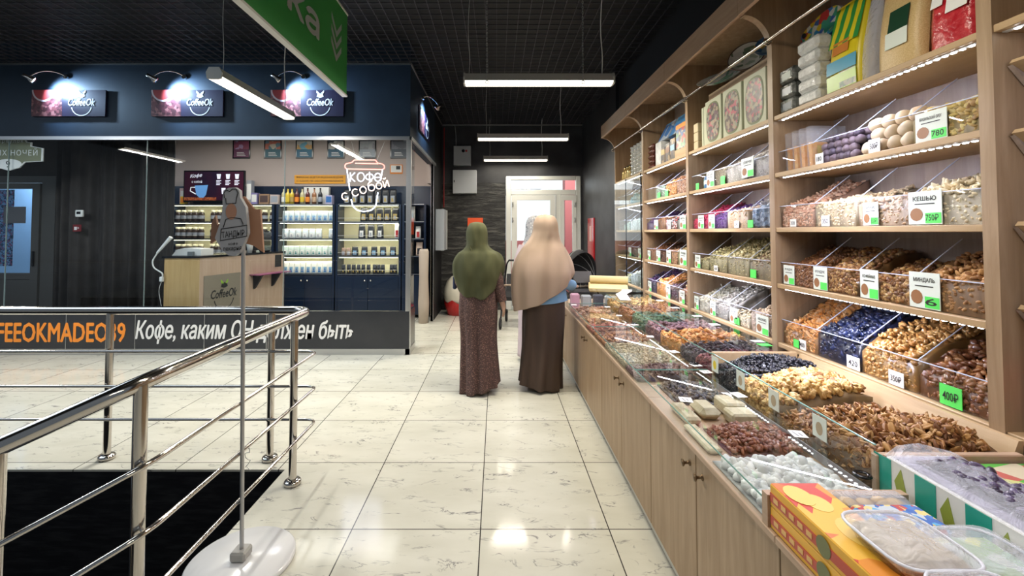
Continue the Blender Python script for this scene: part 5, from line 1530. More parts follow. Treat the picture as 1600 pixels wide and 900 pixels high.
def bag(name, label, y0, y1, h, cols, x0=1.56, dep=.09, tilt=.03, extra=None, film=None):
    """soft bag standing on the top shelf, printed front facing the aisle"""
    t = thing(name, label, 'bag', ((x0 + x0 + dep) / 2, (y0 + y1) / 2, TZ))
    n = 9; m = MB(); vs = []
    for i in range(n + 1):
        f = i / n
        d = dep * (0.75 + .25 * sin(pi * min(1, f * 1.4))) * (1 - f ** 5 * .9)
        for j in range(13):
            a = 2 * pi * j / 12
            u = cos(a); v = sin(a)
            yy = (y0 + y1) / 2 - (y1 - y0) / 2 * abs(u) ** .5 * (1 if u > 0 else -1)
            vs.append((x0 + dep / 2 + tilt * f - d / 2 * abs(v) ** .6 * (1 if v > 0 else -1), yy, TZ + .001 + f * h))
    m.add(vs, [(i * 13 + j, i * 13 + j + 1, i * 13 + 14 + j, i * 13 + 13 + j) for i in range(n) for j in range(12)], 0, True)
    m.add(vs[:12], [tuple(range(12))])
    m.build('bag_body', cols, t)
    if extra:
        for nm, fy0, fy1, fz0, fz1, mm in extra:
            q = MB(); Y0 = y1 - fy0 * (y1 - y0); Y1 = y1 - fy1 * (y1 - y0)
            g = []
            for zf in (fz0, fz1):
                xx = x0 + dep / 2 + tilt * zf - dep * (.75 + .25 * sin(pi * min(1, zf * 1.4))) * (1 - zf ** 5 * .9) / 2 - .003
                g.append((xx, TZ + zf * h))
            q.prism([(g[0][0], Y0, g[0][1]), (g[0][0], Y1, g[0][1]), (g[1][0], Y1, g[1][1]), (g[1][0], Y0, g[1][1])], (-.0015, 0, 0)); q.build(nm, mm, t)
    return t
YB_ = mat('yellow_bag_print', (.78, .62, .02), .3)
zz = MB()
ST = mat('green_yellow_stripes', (.05, .3, .05), .3)
N_, L_, b_ = nt(ST)
wv = N_.new('ShaderNodeTexWave'); wv.inputs['Scale'].default_value = 5.5; wv.inputs['Distortion'].default_value = 3.5; wv.bands_direction = 'Y'
L_.new(coords(ST), wv.inputs['Vector']); L_.new(ramp(ST, wv.outputs['Fac'], [(.45, (.80, .66, .02)), (.55, (.03, .30, .06))]), b_.inputs['Base Color'])
bag('snack_bag', 'tall yellow bag with green stripes and a blue band on the top shelf', 1.905, 2.09, .42, YB_, extra=[('striped_print', .04, .96, .52, .97, ST), ('blue_print', .04, .96, .22, .36, mat('cyan_print', (.03, .32, .52), .3)), ('green_print', .04, .96, .03, .20, mat('leaf_print', (.28, .5, .03), .3)), ('round_picture', .45, .95, .04, .21, pattern_mat('rice_picture', [(.6, .6, .55), (.4, .5, .45), (.7, .68, .62)], 60)), ('bird_print', .2, .7, .42, .56, mat('orange_bird', (.6, .2, .02), .4))])
bag('rice_bag', 'narrow clear bag between the yellow bag and the sesame bag', 1.83, 1.895, .36, FILMW, dep=.07)
bag('sesame_bag', 'big clear bag of golden sesame with a dark green label', 1.63, 1.82, .40, noisy('sesame_fill', (.55, .37, .15), (.70, .52, .26), 260, .35, bmp=.3, bd=.004), extra=[('label_dark', .33, .78, .38, .60, mat('deep_green_label', (.01, .05, .025), .3)), ('label_white', .28, .78, .22, .38, PAPER)])
bag('berry_bag', 'red bag of dried cherries with a white label at the shelf end', 1.44, 1.60, .36, noisy('cherry_fill', (.42, .01, .02), (.58, .05, .06), 45, .2, bmp=.5), extra=[('label_white', .45, .9, .34, .54, PAPERW), ('picture', .45, .9, .62, .92, pattern_mat('cherry_picture', [(.75, .72, .68), (.6, .05, .05), (.7, .7, .62), (.2, .4, .1)], 30)), ('lettering', .1, .36, .45, .56, PAPERW)])
# fish shaped tray lying behind
t = thing('fish_tray', 'colourful fish shaped tray leaning behind the white foil packs', 'tray', (1.75, 2.2, TZ))
pts = []
for k in range(30):
    a = 2 * pi * k / 30
    pts.append((2.30 - .15 * cos(a), 2.475 + .075 * sin(a) * (1 + .3 * cos(a))))
pts2 = pts
MB().prism([(1.66 + (q - 2.3) * .2, p, q) for p, q in pts2], (.018, 0, 0)).build('tray_plate', pattern_mat('fish_scales', [(.03, .30, .6), (.75, .55, .03), (.6, .05, .05), (.7, .72, .7), (.05, .35, .25), (.05, .15, .5)], 32, .3), t)
MB().cyl((1.74, 2.30, TZ + .0), (1.715, 2.30, TZ + .40), .008, n=6).build('stand', BRUSH, t)
m = MB(); m.lathe((1.694, 2.41, 2.48), [(0, .004), (.014, .004), (.014, 0)], 12, 0, (-1, 0, -.2)); m.build('eye', INK, t)

# bay 2 top: ornate boxes with oval windows, plates
NUTS = pattern_mat('nut_assortment', [(.10, .07, .06), (.35, .28, .2), (.16, .10, .12), (.25, .26, .2), (.45, .1, .14), (.07, .06, .08)], 46, .4)
for k in range(3):
    ya = 3.09 - k * .26; yb_ = ya + .235
    t = thing('gift_box', ['oval-window gift box of nuts beside the cream boxes', 'oval-window gift box of nuts, middle of three', 'oval-window gift box of nuts against the pillar'][k], 'box', (1.60, (ya + yb_) / 2, TZ), 'oval-window gift boxes')
    bx('carton', (1.575, ya, TZ + .001), (1.64, yb_, TZ + .335), mat('cream_green_carton', (.52, .54, .40), .5), t, .004)
    cy, cz = (ya + yb_) / 2, TZ + .165
    for nm, ry, rz, mm, off in (('window_rim', .098, .145, mat('olive_rim', (.17, .20, .10), .5), .0015), ('window', .088, .133, NUTS, .003)):
        m = MB(); m.prism([(1.575 - off, cy + ry * abs(cos(a)) ** .7 * (1 if cos(a) > 0 else -1), cz + rz * abs(sin(a)) ** .7 * (1 if sin(a) > 0 else -1)) for a in [2 * pi * j / 32 for j in range(32)]], (.0014, 0, 0)); m.build(nm, mm, t)
for k in range(2):
    bx_ = thing('slim_carton', ['slim cream carton with olive oval, left of the gift boxes', 'second slim cream carton touching the gift boxes'][k], 'box', (1.6, 3.385 - k * .035, TZ)); ya = 3.385 - k * .036
    bx('carton', (1.575, ya - .031, TZ + .001), (1.72, ya, TZ + .31), mat('cream_green_carton', (.52, .54, .40), .5), bx_, .003)
    m = MB(); m.prism([(1.60 + .03 * (1 + cos(a)), ya - .0325, TZ + .2 + .05 * sin(a)) for a in [2 * pi * j / 16 for j in range(16)]], (0, .001, 0)); m.build('oval_print', mat('olive_rim', (.17, .20, .10), .5), bx_)
for k in range(3):
    pack('cream_box', 'small cream box, %s of its stack beside the far pillar of the gift boxes' % ['lowest', 'middle', 'top'][k], 'box', (1.57, 3.44, TZ + .001 + k * .072), (1.70, 3.515, TZ + .071 + k * .072), mat('cream_paper', (.66, .56, .38), .6), .004, group='small cream boxes')
def dish(label, c, r, tilt, m, rim=None, ry=0.0, sx=1.0):
    t = thing('plate', label, 'plate', c)
    k = MB(); k.lathe((0, 0, 0), [(0, 0), (r * .55, .002), (r * .62, .006), (r * .98, .028), (r, .032), (r * .97, .030), (r * .6, .012), (0, .006)], 36)
    M = Matrix.Translation(Vector(c) + Vector((0, 0, r * sin(tilt) * .98))) @ Matrix.Rotation(ry, 4, 'Z') @ Matrix.Rotation(-tilt, 4, 'Y') @ Matrix.Diagonal((1, sx, 1, 1))
    k.xf(M); k.build('dish', m, t)
    if rim:
        k = MB(); k.tube([(r * cos(a), r * sin(a), .031) for a in [2 * pi * j / 40 for j in range(40)]], .004, 6, closed=True); k.xf(M); k.build('rim', rim, t)
    return t
LEAFP = pattern_mat('leaf_painted_china', [(.62, .65, .62), (.68, .70, .68), (.15, .22, .16), (.6, .63, .62), (.35, .42, .36)], 30, .2)
dish('round leaf painted plate with dark rim standing above the oval-window boxes', (1.70, 2.97, TZ + .43), .115, 1.15, LEAFP, mat('dark_rim', (.08, .05, .04), .4), .75)
bx('plate_box', (1.65, 2.56, TZ + .001), (1.86, 3.42, TZ + .425), mat('plain_carton', (.42, .30, .2), .6)); tag(bpy.data.objects['plate_box'], 'plain carton behind the oval-window boxes carrying the plates', 'box')
dish('blue and gold plate leaning at the pillar above the oval-window boxes', (1.70, 2.72, TZ + .43), .085, 1.1, pattern_mat('blue_gold_china', [(.05, .16, .35), (.10, .22, .42), (.65, .45, .1), (.2, .35, .5)], 22, .2), None, .75)
dish('white fish shaped plate with green stripes above the slim cartons', (1.68, 3.32, TZ + .43), .12, .6, pattern_mat('pale_striped_china', [(.60, .70, .72), (.68, .74, .76), (.2, .42, .34), (.55, .65, .70)], 12, .2, stretch=(1, 4, 1)), None, .7, 1.3)

# bay 3 top: boxes and blue bags
BOXA = pattern_mat('date_box_print', [(.03, .018, .015), (.09, .05, .03), (.03, .025, .03), (.25, .16, .08), (.05, .03, .05)], 26, .35)
BOXB = pattern_mat('bright_box_print', [(.05, .04, .06), (.4, .06, .06), (.1, .25, .15), (.45, .4, .3), (.06, .12, .3)], 30, .35)
for k in range(3):
    pack('date_box', ['dark picture box of dates, first beside the white pack', 'dark picture box of dates, second in the row', 'dark picture box of dates, third beside the bright box'][k], 'box', (1.57, 4.12 - k * .115, TZ + .001), (1.68, 4.225 - k * .115, TZ + .16 + .02 * k), BOXA, .004, [('cover_print', (1.5685, 4.13 - k * .115, TZ + .09), (1.5705, 4.215 - k * .115, TZ + .14), [GOLD, mat('brown_print', (.2, .08, .04), .4), LBLU][k])])
pack('fruit_box', 'brightly printed box standing on a wooden riser by the pillar', 'box', (1.57, 3.60, TZ + .072), (1.68, 3.86, TZ + .29), BOXB, .004, [('riser', (1.56, 3.59, TZ + .001), (1.72, 3.865, TZ + .07), OAKX), ('top_band', (1.569, 3.60, TZ + .25), (1.5702, 3.86, TZ + .285), ORANGE)])
pack('foil_pack', 'tall silver pack between the dark stack and the date boxes', 'pack', (1.57, 4.24, TZ + .001), (1.70, 4.37, TZ + .24), FOILW, .012)
for k in range(5):
    pack('tin_can', 'flat dark tin, %s of the stack at the pillar of the blue bag bay' % ['lowest', 'second', 'third', 'fourth', 'topmost'][k], 'tin', (1.57, 4.46, TZ + .001 + k * .052), (1.69, 4.60, TZ + .051 + k * .052), mat('brown_red_tin', (.12, .035, .025), .3), .02, group='flat dark tins')
for k, (y, lab, cl) in enumerate([(4.26, 'blue and white printed bag lying over the silver pack', (.06, .20, .5)), (3.98, 'big blue bag with white print above the date boxes', (.08, .26, .58)), (3.74, 'deep blue bag above the bright box by the pillar', (.04, .12, .4))]):
    t = thing('gift_bag', lab, 'bag', (1.7, y, TZ + .28), 'blue gift bags')
    c = MB(); c.prism([(1.60, y - .11, TZ + .245 + .05 * (k == 2)), (1.84, y - .11, TZ + .245 + .05 * (k == 2)), (1.80, y - .08, TZ + .40 + .02 * k), (1.70, y - .09, TZ + .43)], (0, .235, 0)); c.build('bag_body', pattern_mat('blue_bag_print_%d' % k, [cl, (.5, .58, .68), cl, (.1, .35, .6), (.6, .45, .05) if k == 1 else cl], 9, .3), t)
    MB().box((1.70, y - .05, TZ + .001), (1.84, y + .08, TZ + .246)).build('support_box', mat('plain_carton', (.42, .30, .2), .6), t)
# bay 4 top: stacked clear cups and small jars
cup = thing('plastic_tub', 'small clear tub with silver lid in the tall stacks at the far end', 'tub', (0, 0, 0), 'stacked clear tubs')
MB().lathe((0, 0, 0), [(0, 0), (.036, 0), (.046, .034), (.048, .036)], 12).build('tub', mat('pale_tub', (.50, .48, .42), .25), cup)
MB().lathe((0, 0, .036), [(.05, 0), (.05, .006), (0, .007)], 12).build('lid', mat('silver_lid', (.7, .7, .68), .25, .5), cup)
first = True
for q in range(5):
    for k in range(8):
        o = cup if first else copy_tree(cup); first = False
        o.location = (1.62, 4.72 + q * .115 + rnd.uniform(-.006, .006), TZ + .001 + k * .0445); WL[o.name] = Vector(o.location)
for k in range(3):
    place(bottle('small gold jar with dark cap, %s of three at the top shelf end' % ['first', 'second', 'third'][k], mat('gold_jar', (.35, .24, .08), .2, .4), GOLD, .17, .04, 'small_jar'), 1.62, 5.36 + k * .1, TZ + .001)
# glass doors of the end bay
for k, (a, b) in enumerate([(4.665, 5.20), (5.205, 5.70)]):
    t = units[4]
    bx('glass_door', (1.517, a, .815), (1.522, b, 2.02), glass('door_glass', (.95, .98, .97), 2.2, 1.5) if 'door_glass' not in MATS else MATS['door_glass'], t)
    bx('door_edge', (1.514, a - .005, .81), (1.526, a + .002, 2.025), BLACKG, t)
pack('tall_pack', 'tall orange red pack standing at the pillar inside the end bay', 'pack', (1.58, 4.672, LVL[1] + .001), (1.66, 4.72, LVL[1] + .27), ORANGE, .005)
# ================================================================== counter: cabinets, glass cases, open bins
CX = 0.715
CY = [0.10, 1.145, 2.09, 3.06, 4.10, 5.15]
CL = ['oak counter cabinet under the boxed sweets at the frame edge', 'oak counter cabinet under the case of white pebble sweets', 'oak counter cabinet under the case of oat coloured seeds', 'oak counter cabinet hidden mostly behind the brown skirt', 'last oak counter cabinet toward the stroller']
for i in range(5):
    y0, y1 = CY[i], CY[i + 1]
    t = thing('counter_cabinet', CL[i], 'cabinet', (1.1, (y0 + y1) / 2, 0), 'oak counter cabinets')
    bx('body', (CX + .018, y0 + .001, 0.05), (1.525, y1 - .001, 0.612), OAK, t)
    bx('top', (CX - .012, y0 + .0005, 0.612), (1.5255, y1 - .0005, 0.632), ROSE, t, .002)
    bx('plinth', (CX + .03, y0 + .001, 0), (1.5, y1 - .001, 0.05), BLACK, t)
    bx('plinth_strip', (CX + .012, y0 + .001, 0.012), (CX + .03, y1 - .001, 0.05), BRUSH, t)
    mid = (y0 + y1) / 2
    for k, (a, b) in enumerate([(y0, mid), (mid, y1)]):
        d = bx('door', (CX, a + .0025, 0.052), (CX + .018, b - .0025, 0.606), OAK, t, .002)
        ky = mid - .05 if k == 0 else mid + .05
        MB().lathe((CX, ky, 0.548), [(.011, 0), (.011, .003), (.005, .006), (.005, .018), (.008, .022), (.013, .025), (.013, .029), (0, .031)], 12, 0, (-1, 0, 0)).build('knob', BRASS, d)

ZL = 0.700
CASES = [(1.205, 2.285, 'glass counter case with white pebble sweets and red brown pieces'), (2.29, 3.32, 'glass counter case with oat coloured seeds'), (3.325, 4.40, 'glass counter case with pink and orange slices beside the brown skirt')]
for y0, y1, lb in CASES:
    t = thing('glass_display_case', lb, 'glass case', (.9, (y0 + y1) / 2, .632), 'flat glass counter cases')
    bx('front_glass', (.709, y0, .633), (.714, y1, ZL - .0045), GLASS, t)
    bx('end_glass', (.714, y0, .633), (1.074, y0 + .004, ZL - .0045), GLASS, t)
    bx('end_glass', (.714, y1 - .004, .633), (1.074, y1, ZL - .0045), GLASS, t)
    ld = bx('lid', (.708, y0, ZL - .004), (1.078, y1, ZL), LIDG, t)
    e = MB()
    for a, b in [((.7065, y0, ZL - .0045), (.708, y1, ZL + .0003)), ((.708, y0 - .0005, ZL - .0045), (1.078, y0 + .0008, ZL + .0003)), ((.708, y1 - .0008, ZL - .0045), (1.078, y1 + .0005, ZL + .0003))]: e.box(a, b)
    e.build('lid_edge', GLASSE, ld)
    MB().lathe((1.05, y0 + .09, ZL), [(.02, 0), (.024, .003), (.022, .007), (.014, .008), (.012, .005)], 18).build('finger_ring', BLACKG, ld)
bx('case_end', (.706, 1.178, .632), (1.075, 1.202, .715), ROSE); tag(bpy.data.objects['case_end'], 'low oak end board between the glass case and the orange boxes', 'board')

# contents of the front cases
YW = (1.215, 1.505)
heap('pebble_sweets', 'white pebble shaped sweets heaped in the glass case behind the orange boxes', 'sweets', .718, 1.035, YW[0], YW[1], .633, .640, .655, 'pebble', .040, [(.72, .73, .74), (.80, .80, .80), (.64, .65, .67)], n=330, sub=1, flat=.8, front=False,
     indiv=200, iname='pebble_sweet', ilabel='white oval pebble sweet in the heap of the front glass case', igroup='white pebble sweets', mound=.015)
heap('red_brown_pieces', 'red brown candied pieces heaped beside the white pebble sweets', 'sweets', .80, 1.06, 1.525, 1.75, .633, .640, .655, 'crinkle', .022, [(.26, .075, .045), (.34, .12, .06), (.17, .045, .03)], n=520, sub=0, flat=.6, mound=.03, shiny=True, front=False)
heap('dark_nut_mix', 'dark blue brown nut mix at the far end of the front glass case', 'nuts', .80, 1.05, 1.99, 2.25, .633, .64, .65, 'crinkle', .026, [(.10, .09, .10), (.22, .17, .13), (.06, .06, .09)], n=330, sub=0, flat=.6, mound=.02, front=False)
HAL = noisy('halva_block', (.50, .42, .28), (.62, .54, .38), 30, .6, bmp=.3)
HALL = ['pale halva block lying by the back of the front glass case', 'second pale halva block nearer the red brown pieces', 'flat beige halva slab in the middle of the front glass case', 'low cream block close to the front glass', 'thin cream slab beside the wooden front rail']
for k, (a, b, s) in enumerate([((.95, 1.86, .6335), (1.04, 1.97, .688), .008), ((.93, 1.765, .6335), (1.03, 1.85, .683), .008), ((.83, 1.82, .6335), (.92, 1.95, .680), .02), ((.75, 1.78, .6335), (.815, 1.95, .665), .01), ((.73, 1.55, .6335), (.78, 1.76, .652), .006)]):
    tag(bx('halva_block', a, b, HAL, None, s), HALL[k], 'halva')
heap('violet_raisins', 'violet brown raisins at the near end of the oat seed case', 'raisins', .72, 1.06, 2.30, 2.50, .633, .655, .67, 'crinkle', .018, [(.22, .12, .12), (.30, .18, .16), (.14, .07, .08)], n=420, sub=0, flat=.6, mound=.015)
heap('oat_seeds', 'oat coloured seeds filling the middle of their glass case', 'seeds', .72, 1.06, 2.505, 2.98, .633, .660, .675, 'seed', .016, [(.62, .52, .36), (.70, .60, .44), (.52, .42, .28)], n=1000, sub=0, flat=1, mound=.014)
heap('orange_brown_fruit', 'orange brown dried fruit at the far end of the oat seed case', 'dried fruit', .72, 1.06, 2.985, 3.31, .633, .655, .67, 'crinkle', .024, [(.42, .16, .06), (.30, .12, .08), (.55, .26, .1)], n=330, sub=0, flat=.6, mound=.012)
heap('pink_slices', 'pink red fruit slices in the glass case beside the brown skirt', 'fruit slices', .72, 1.06, 3.335, 3.58, .633, .66, .67, 'flake', .03, [(.55, .18, .13), (.65, .30, .22), (.42, .12, .09)], n=200, sub=0, flat=1, mound=.012)
heap('tan_slices', 'tan and orange fruit slices behind the pink ones in their glass case', 'fruit slices', .72, 1.06, 3.585, 3.98, .633, .66, .67, 'flake', .03, [(.52, .28, .14), (.62, .40, .22), (.45, .20, .08)], n=260, sub=0, flat=1, mound=.012)
heap('rosy_slices', 'rosy orange fruit slices at the far end of the slice case', 'fruit slices', .72, 1.06, 3.985, 4.39, .633, .66, .67, 'flake', .03, [(.60, .30, .18), (.50, .20, .12), (.66, .42, .30)], n=230, sub=0, flat=1, mound=.012)
# white price slips lying on the lids
for k, (x, y, w, l) in enumerate([(1.045, 1.56, .045, .055), (1.04, 1.93, .045, .06), (1.05, 2.245, .05, .045), (1.05, 2.36, .05, .05), (1.04, 2.62, .045, .05), (1.03, 3.0, .045, .05), (1.045, 3.38, .05, .05), (1.03, 3.75, .045, .05), (.745, 4.30, .05, .05), (1.04, 4.18, .045, .05), (.79, 1.875, .05, .055)]):
    t = thing('price_slip', 'white paper slip lying on the glass lids, %s' % ['by the black ring near the pebble sweets', 'beside the pale halva blocks', 'at the corner next to the black raisins', 'just past the case joint', 'over the oat seeds', 'over the orange brown fruit', 'at the joint before the pink slices', 'over the tan slices', 'at the front corner by the brown skirt', 'over the rosy slices', 'on the front edge above the cream block'][k], 'price card', (x, y, ZL), 'price slips on the lids')
    m = MB(); m.box((x - w / 2, y - l / 2, ZL + .0005), (x + w / 2, y + l / 2, ZL + .0015)); m.xf(Matrix.Translation((x, y, 0)) @ Matrix.Rotation(rnd.uniform(-.25, .25), 4, 'Z') @ Matrix.Translation((-x, -y, 0))); m.build('slip', PAPERW, t)
    m = MB(); m.box((x - .012, y - l * .35, ZL + .0016), (x - .006, y + l * .3, ZL + .0019)); m.box((x + .002, y - l * .3, ZL + .0016), (x + .009, y + l * .1, ZL + .0019)); m.build('print', mat('grey_ink', (.25, .25, .26), .6), t)

# ---- tier behind: open bins (near) and two lidded cases (far)
TXF, TXB = 1.082, 1.505
t = thing('open_bin_tray', 'oak tray with a glass front holding the open heaps of nuts', 'tray', (1.3, 1.77, .632))
bx('end_board', (TXF, 1.282, .633), (TXB, 1.304, .765), ROSE, t, .003); bx('end_board', (TXF, 2.235, .633), (TXB, 2.255, .800), OAKX, t, .003)
MB().prism([(TXB - .03, 1.304, .70), (TXB + .018, 1.304, .70), (TXB + .022, 1.304, .795), (TXB + .008, 1.304, .795)], (0, .93, 0)).build('back_board', OAKX, t)
bx('base', (TXF + .005, 1.304, .633), (TXB - .031, 2.235, .643), OAK, t)
bx('front_glass', (TXF - .003, 1.285, .66), (TXF + .002, 2.255, .792), GLASS, t); e = bx('glass_edge', (TXF - .0035, 1.285, .792), (TXF + .0025, 2.255, .7945), GLASSE, t)
bx('sill', (TXF - .003, 1.285, .633), (TXF + .002, 2.255, .66), mat('grey_sill', (.35, .36, .42), .3), t)
for y in (1.545, 1.752, 2.03): bx('divider', (TXF + .003, y - .0015, .644), (TXB - .032, y + .0015, .775), ACRYL, t)
WAL = [(.55, .33, .10), (.42, .22, .06), (.64, .42, .16), (.30, .14, .045)]
PEC = [(.42, .22, .07), (.33, .145, .045), (.55, .32, .13), (.20, .08, .03)]
heap('pecan_kernels', 'brown pecan kernels heaped in the open bin closest to the boxes', 'pecans', TXF + .006, TXB - .033, 1.307, 1.542, .644, .725, .775, 'pecan', .036, PEC, n=430, sub=2, flat=.5, mound=.028, dark=.3,
     indiv=190, iname='pecan_kernel', ilabel='brown pecan kernel on the heap in the open bin closest to the boxes', igroup='pecan kernels')
heap('pecan_pieces', 'broken pecan pieces in the narrow open bin between two heaps', 'pecans', TXF + .006, TXB - .033, 1.548, 1.749, .644, .70, .745, 'pecan', .028, PEC, n=420, sub=1, flat=.5, dark=.3)
heap('walnut_kernels', 'light walnut kernels heaped in the open bin beside the black raisins', 'walnuts', TXF + .006, TXB - .033, 1.755, 2.027, .644, .72, .765, 'walnut', .034, WAL, n=430, sub=2, dark=.3, flat=.4, mound=.045,
     indiv=110, iname='walnut_kernel', ilabel='light walnut kernel on the heap beside the black raisins', igroup='walnut kernels')
heap('black_raisins', 'shiny black raisins heaped at the far end of the open bins', 'raisins', TXF + .006, TXB - .033, 2.033, 2.232, .644, .745, .775, 'crinkle', .019, [(.012, .013, .018), (.025, .025, .035), (.006, .006, .009)], n=750, sub=0, flat=.5, shiny=True, mound=.04)
for k, (y, g) in enumerate([(2.21, 'g'), (1.98, 'p'), (1.745, 'p'), (1.50, 'p')]):
    t = thing('price_card', ['white card with yellow spot before the black raisins', 'pale card on the glass before the walnut kernels', 'pale card on the glass before the broken pecans', 'pale card on the glass before the pecan kernels'][k], 'price card', (TXF - .005, y, .71), 'cards on the open bin glass')
    bx('card', (TXF - .0055, y - .032, .712), (TXF - .0035, y + .032, .785), PAPER, t)
    m = MB(); m.add([(TXF - .006, y + .016 * cos(a), .745 + .022 * sin(a)) for a in [2 * pi * j / 14 for j in range(14)]], [tuple(range(14))]); m.build('picture', mat('yellow_spot', (.75, .6, .03), .5) if k == 0 else mat('beige_card_picture', (.42, .34, .22), .5), t)
T2 = [(2.26, 3.29, 'lidded glass tier with dark berries and orange fruit next to the open bins', [(2.27, 2.46, 'wine red dried berries', [(.22, .04, .06), (.32, .07, .08), (.14, .03, .05)], 'crinkle', .022), (2.465, 2.66, 'black violet raisins', [(.05, .03, .05), (.10, .06, .09), (.02, .015, .03)], 'crinkle', .02), (2.665, 2.98, 'bright orange dried apricots', [(.70, .28, .05), (.58, .20, .04), (.75, .40, .12)], 'flake', .03), (2.985, 3.28, 'violet brown dried plums', [(.20, .10, .12), (.30, .16, .16), (.12, .05, .08)], 'crinkle', .026)]),
      (3.295, 4.42, 'lidded glass tier with green and orange goods toward the far end', [(3.305, 3.60, 'dark green candied pieces', [(.07, .16, .08), (.14, .26, .14), (.04, .09, .06)], 'cube', .024), (3.605, 4.0, 'rusty orange dried slices', [(.45, .18, .07), (.55, .28, .12), (.35, .12, .05)], 'flake', .03), (4.005, 4.41, 'golden orange dried slices', [(.60, .34, .08), (.68, .44, .14), (.5, .24, .05)], 'flake', .03)])]
for y0, y1, lb, cont in T2:
    t = thing('glass_display_case', lb, 'glass case', (1.3, (y0 + y1) / 2, .632), 'raised glass tier cases')
    bx('front_glass', (TXF, y0, .633), (TXF + .005, y1, .7855), GLASS, t); bx('end_glass', (TXF + .005, y1 - .005, .633), (TXB + .01, y1, .7855), GLASS, t)
    bx('base', (TXF + .006, y0 + .004, .633), (TXB + .01, y1 - .006, .66), OAK, t)
    ld = bx('lid', (TXF, y0, .786), (TXB + .012, y1, .790), LIDG, t)
    e = MB(); e.box((TXF - .0015, y0, .7855), (TXF, y1, .7903)); e.box((TXF, y0 - .0004, .7855), (TXB + .01, y0 + .001, .7903)); e.build('lid_edge', GLASSE, ld)
    for a, b, nm, cl, pc, s in cont:
        heap(nm.split()[-1], '%s under the lid of the raised glass tier' % nm, nm.split()[-1], TXF + .008, TXB + .005, a, b, .661, .735, .755, pc, s, cl, n=340, sub=0, flat=.8, mound=.008)
for k, (x, y, gk) in enumerate([(1.45, 2.42, 'g'), (1.46, 2.50, 'w'), (1.44, 2.95, 'w'), (1.46, 3.25, 'w'), (1.44, 3.6, 'w'), (1.46, 3.98, 'w')]):
    m = MB(); m.box((x - .03, y - .025, .7905), (x + .03, y + .025, .792))
    tag(m.build('price_slip', GREENT if gk == 'g' else PAPERW), ('green' if gk == 'g' else 'white') + ' slip on the raised glass tier, ' + ['next to the open bins', 'above the black violet raisins', 'above the orange apricots', 'over the dried plums', 'at the green candied pieces', 'over the rusty orange slices'][k], 'price card', 'slips on the raised tier')

# far end of the counter: boxy clear case with packets, paper rolls, till display
t = thing('glass_display_case', 'taller glass case with packets at the far end of the counter', 'glass case', (.95, 4.75, .632))
bx('front_glass', (.712, 4.425, .633), (.717, 5.12, .80), GLASS, t); bx('end_glass', (.717, 4.425, .633), (1.48, 4.43, .80), GLASS, t); bx('end_glass', (.717, 5.115, .633), (1.48, 5.12, .80), GLASS, t); bx('lid', (.71, 4.42, .801), (1.49, 5.125, .806), LIDG, t)
for k, (x, y, w, h, m, lb) in enumerate([(.80, 4.55, .09, .14, mat('pink_packet', (.55, .28, .38), .4), 'pink packet'), (.92, 4.58, .10, .12, mat('grey_packet', (.34, .34, .36), .4), 'grey packet'), (1.04, 4.56, .10, .13, mat('dark_packet', (.06, .06, .08), .3), 'dark packet'), (1.18, 4.6, .12, .11, mat('silver_packet', (.55, .56, .6), .25), 'silver packet'), (1.33, 4.6, .12, .1, mat('violet_packet', (.3, .27, .45), .3), 'violet packet')]):
    pack('packet', lb + ' standing in the taller glass case at the counter end', 'packet', (x - w / 2, y - .03, .634), (x + w / 2, y + .05, .634 + h), m, .012)
KR = mat('kraft_paper', (.62, .48, .22), .6)
m = MB(); m.prism([(.98, 4.72, .807), (1.36, 4.60, .807), (1.37, 4.66, .845), (1.0, 4.80, .845)], (0.02, .14, .0)); tag(m.build('paper_bags', KR), 'flat pile of yellow paper bags on the taller glass case', 'paper bags')
m = MB(); m.tube([(1.02, 4.86, .888), (1.40, 4.74, .888)], .042, 16); tag(m.build('paper_bundle', KR), 'rolled yellow paper on top of the flat paper bags', 'paper roll')
t = thing('receipt_paper', 'white printed paper strip lying over the joint of the glass lids', 'paper', (1.25, 4.3, .80))
m = MB(); m.add([(1.30, 4.62, .8075), (1.40, 4.60, .8075), (1.34, 4.42, .812), (1.24, 4.44, .812), (1.27, 4.36, .793), (1.17, 4.38, .793), (1.20, 3.98, .7925), (1.11, 4.0, .7925)], [(0, 1, 2, 3), (3, 2, 4, 5), (5, 4, 6, 7)], 0, True); o = m.build('strip', PAPERW, t); sm = o.modifiers.new('thick', 'SOLIDIFY'); sm.thickness = .001
t = thing('till_display', 'dark till display standing at the far end of the counter', 'display', (.98, 4.95, .806))
MB().prism([(.86, 4.95, .84), (1.06, 4.95, .84), (1.06, 4.99, .96), (.86, 4.99, .96)], (0, .03, 0)).build('screen', mat('dark_taupe_plastic', (.045, .04, .035), .4), t); bx('stand', (.94, 4.98, .806), (.98, 5.02, .86), BLACK, t)
tag(bx('scoop', (1.63, 3.66, .93), (1.67, 3.85, .95), mat('tan_scoop', (.62, .45, .18), .5), None, .008), 'tan scoop handle lying on the figs and apricots of the bottom shelf', 'scoop')

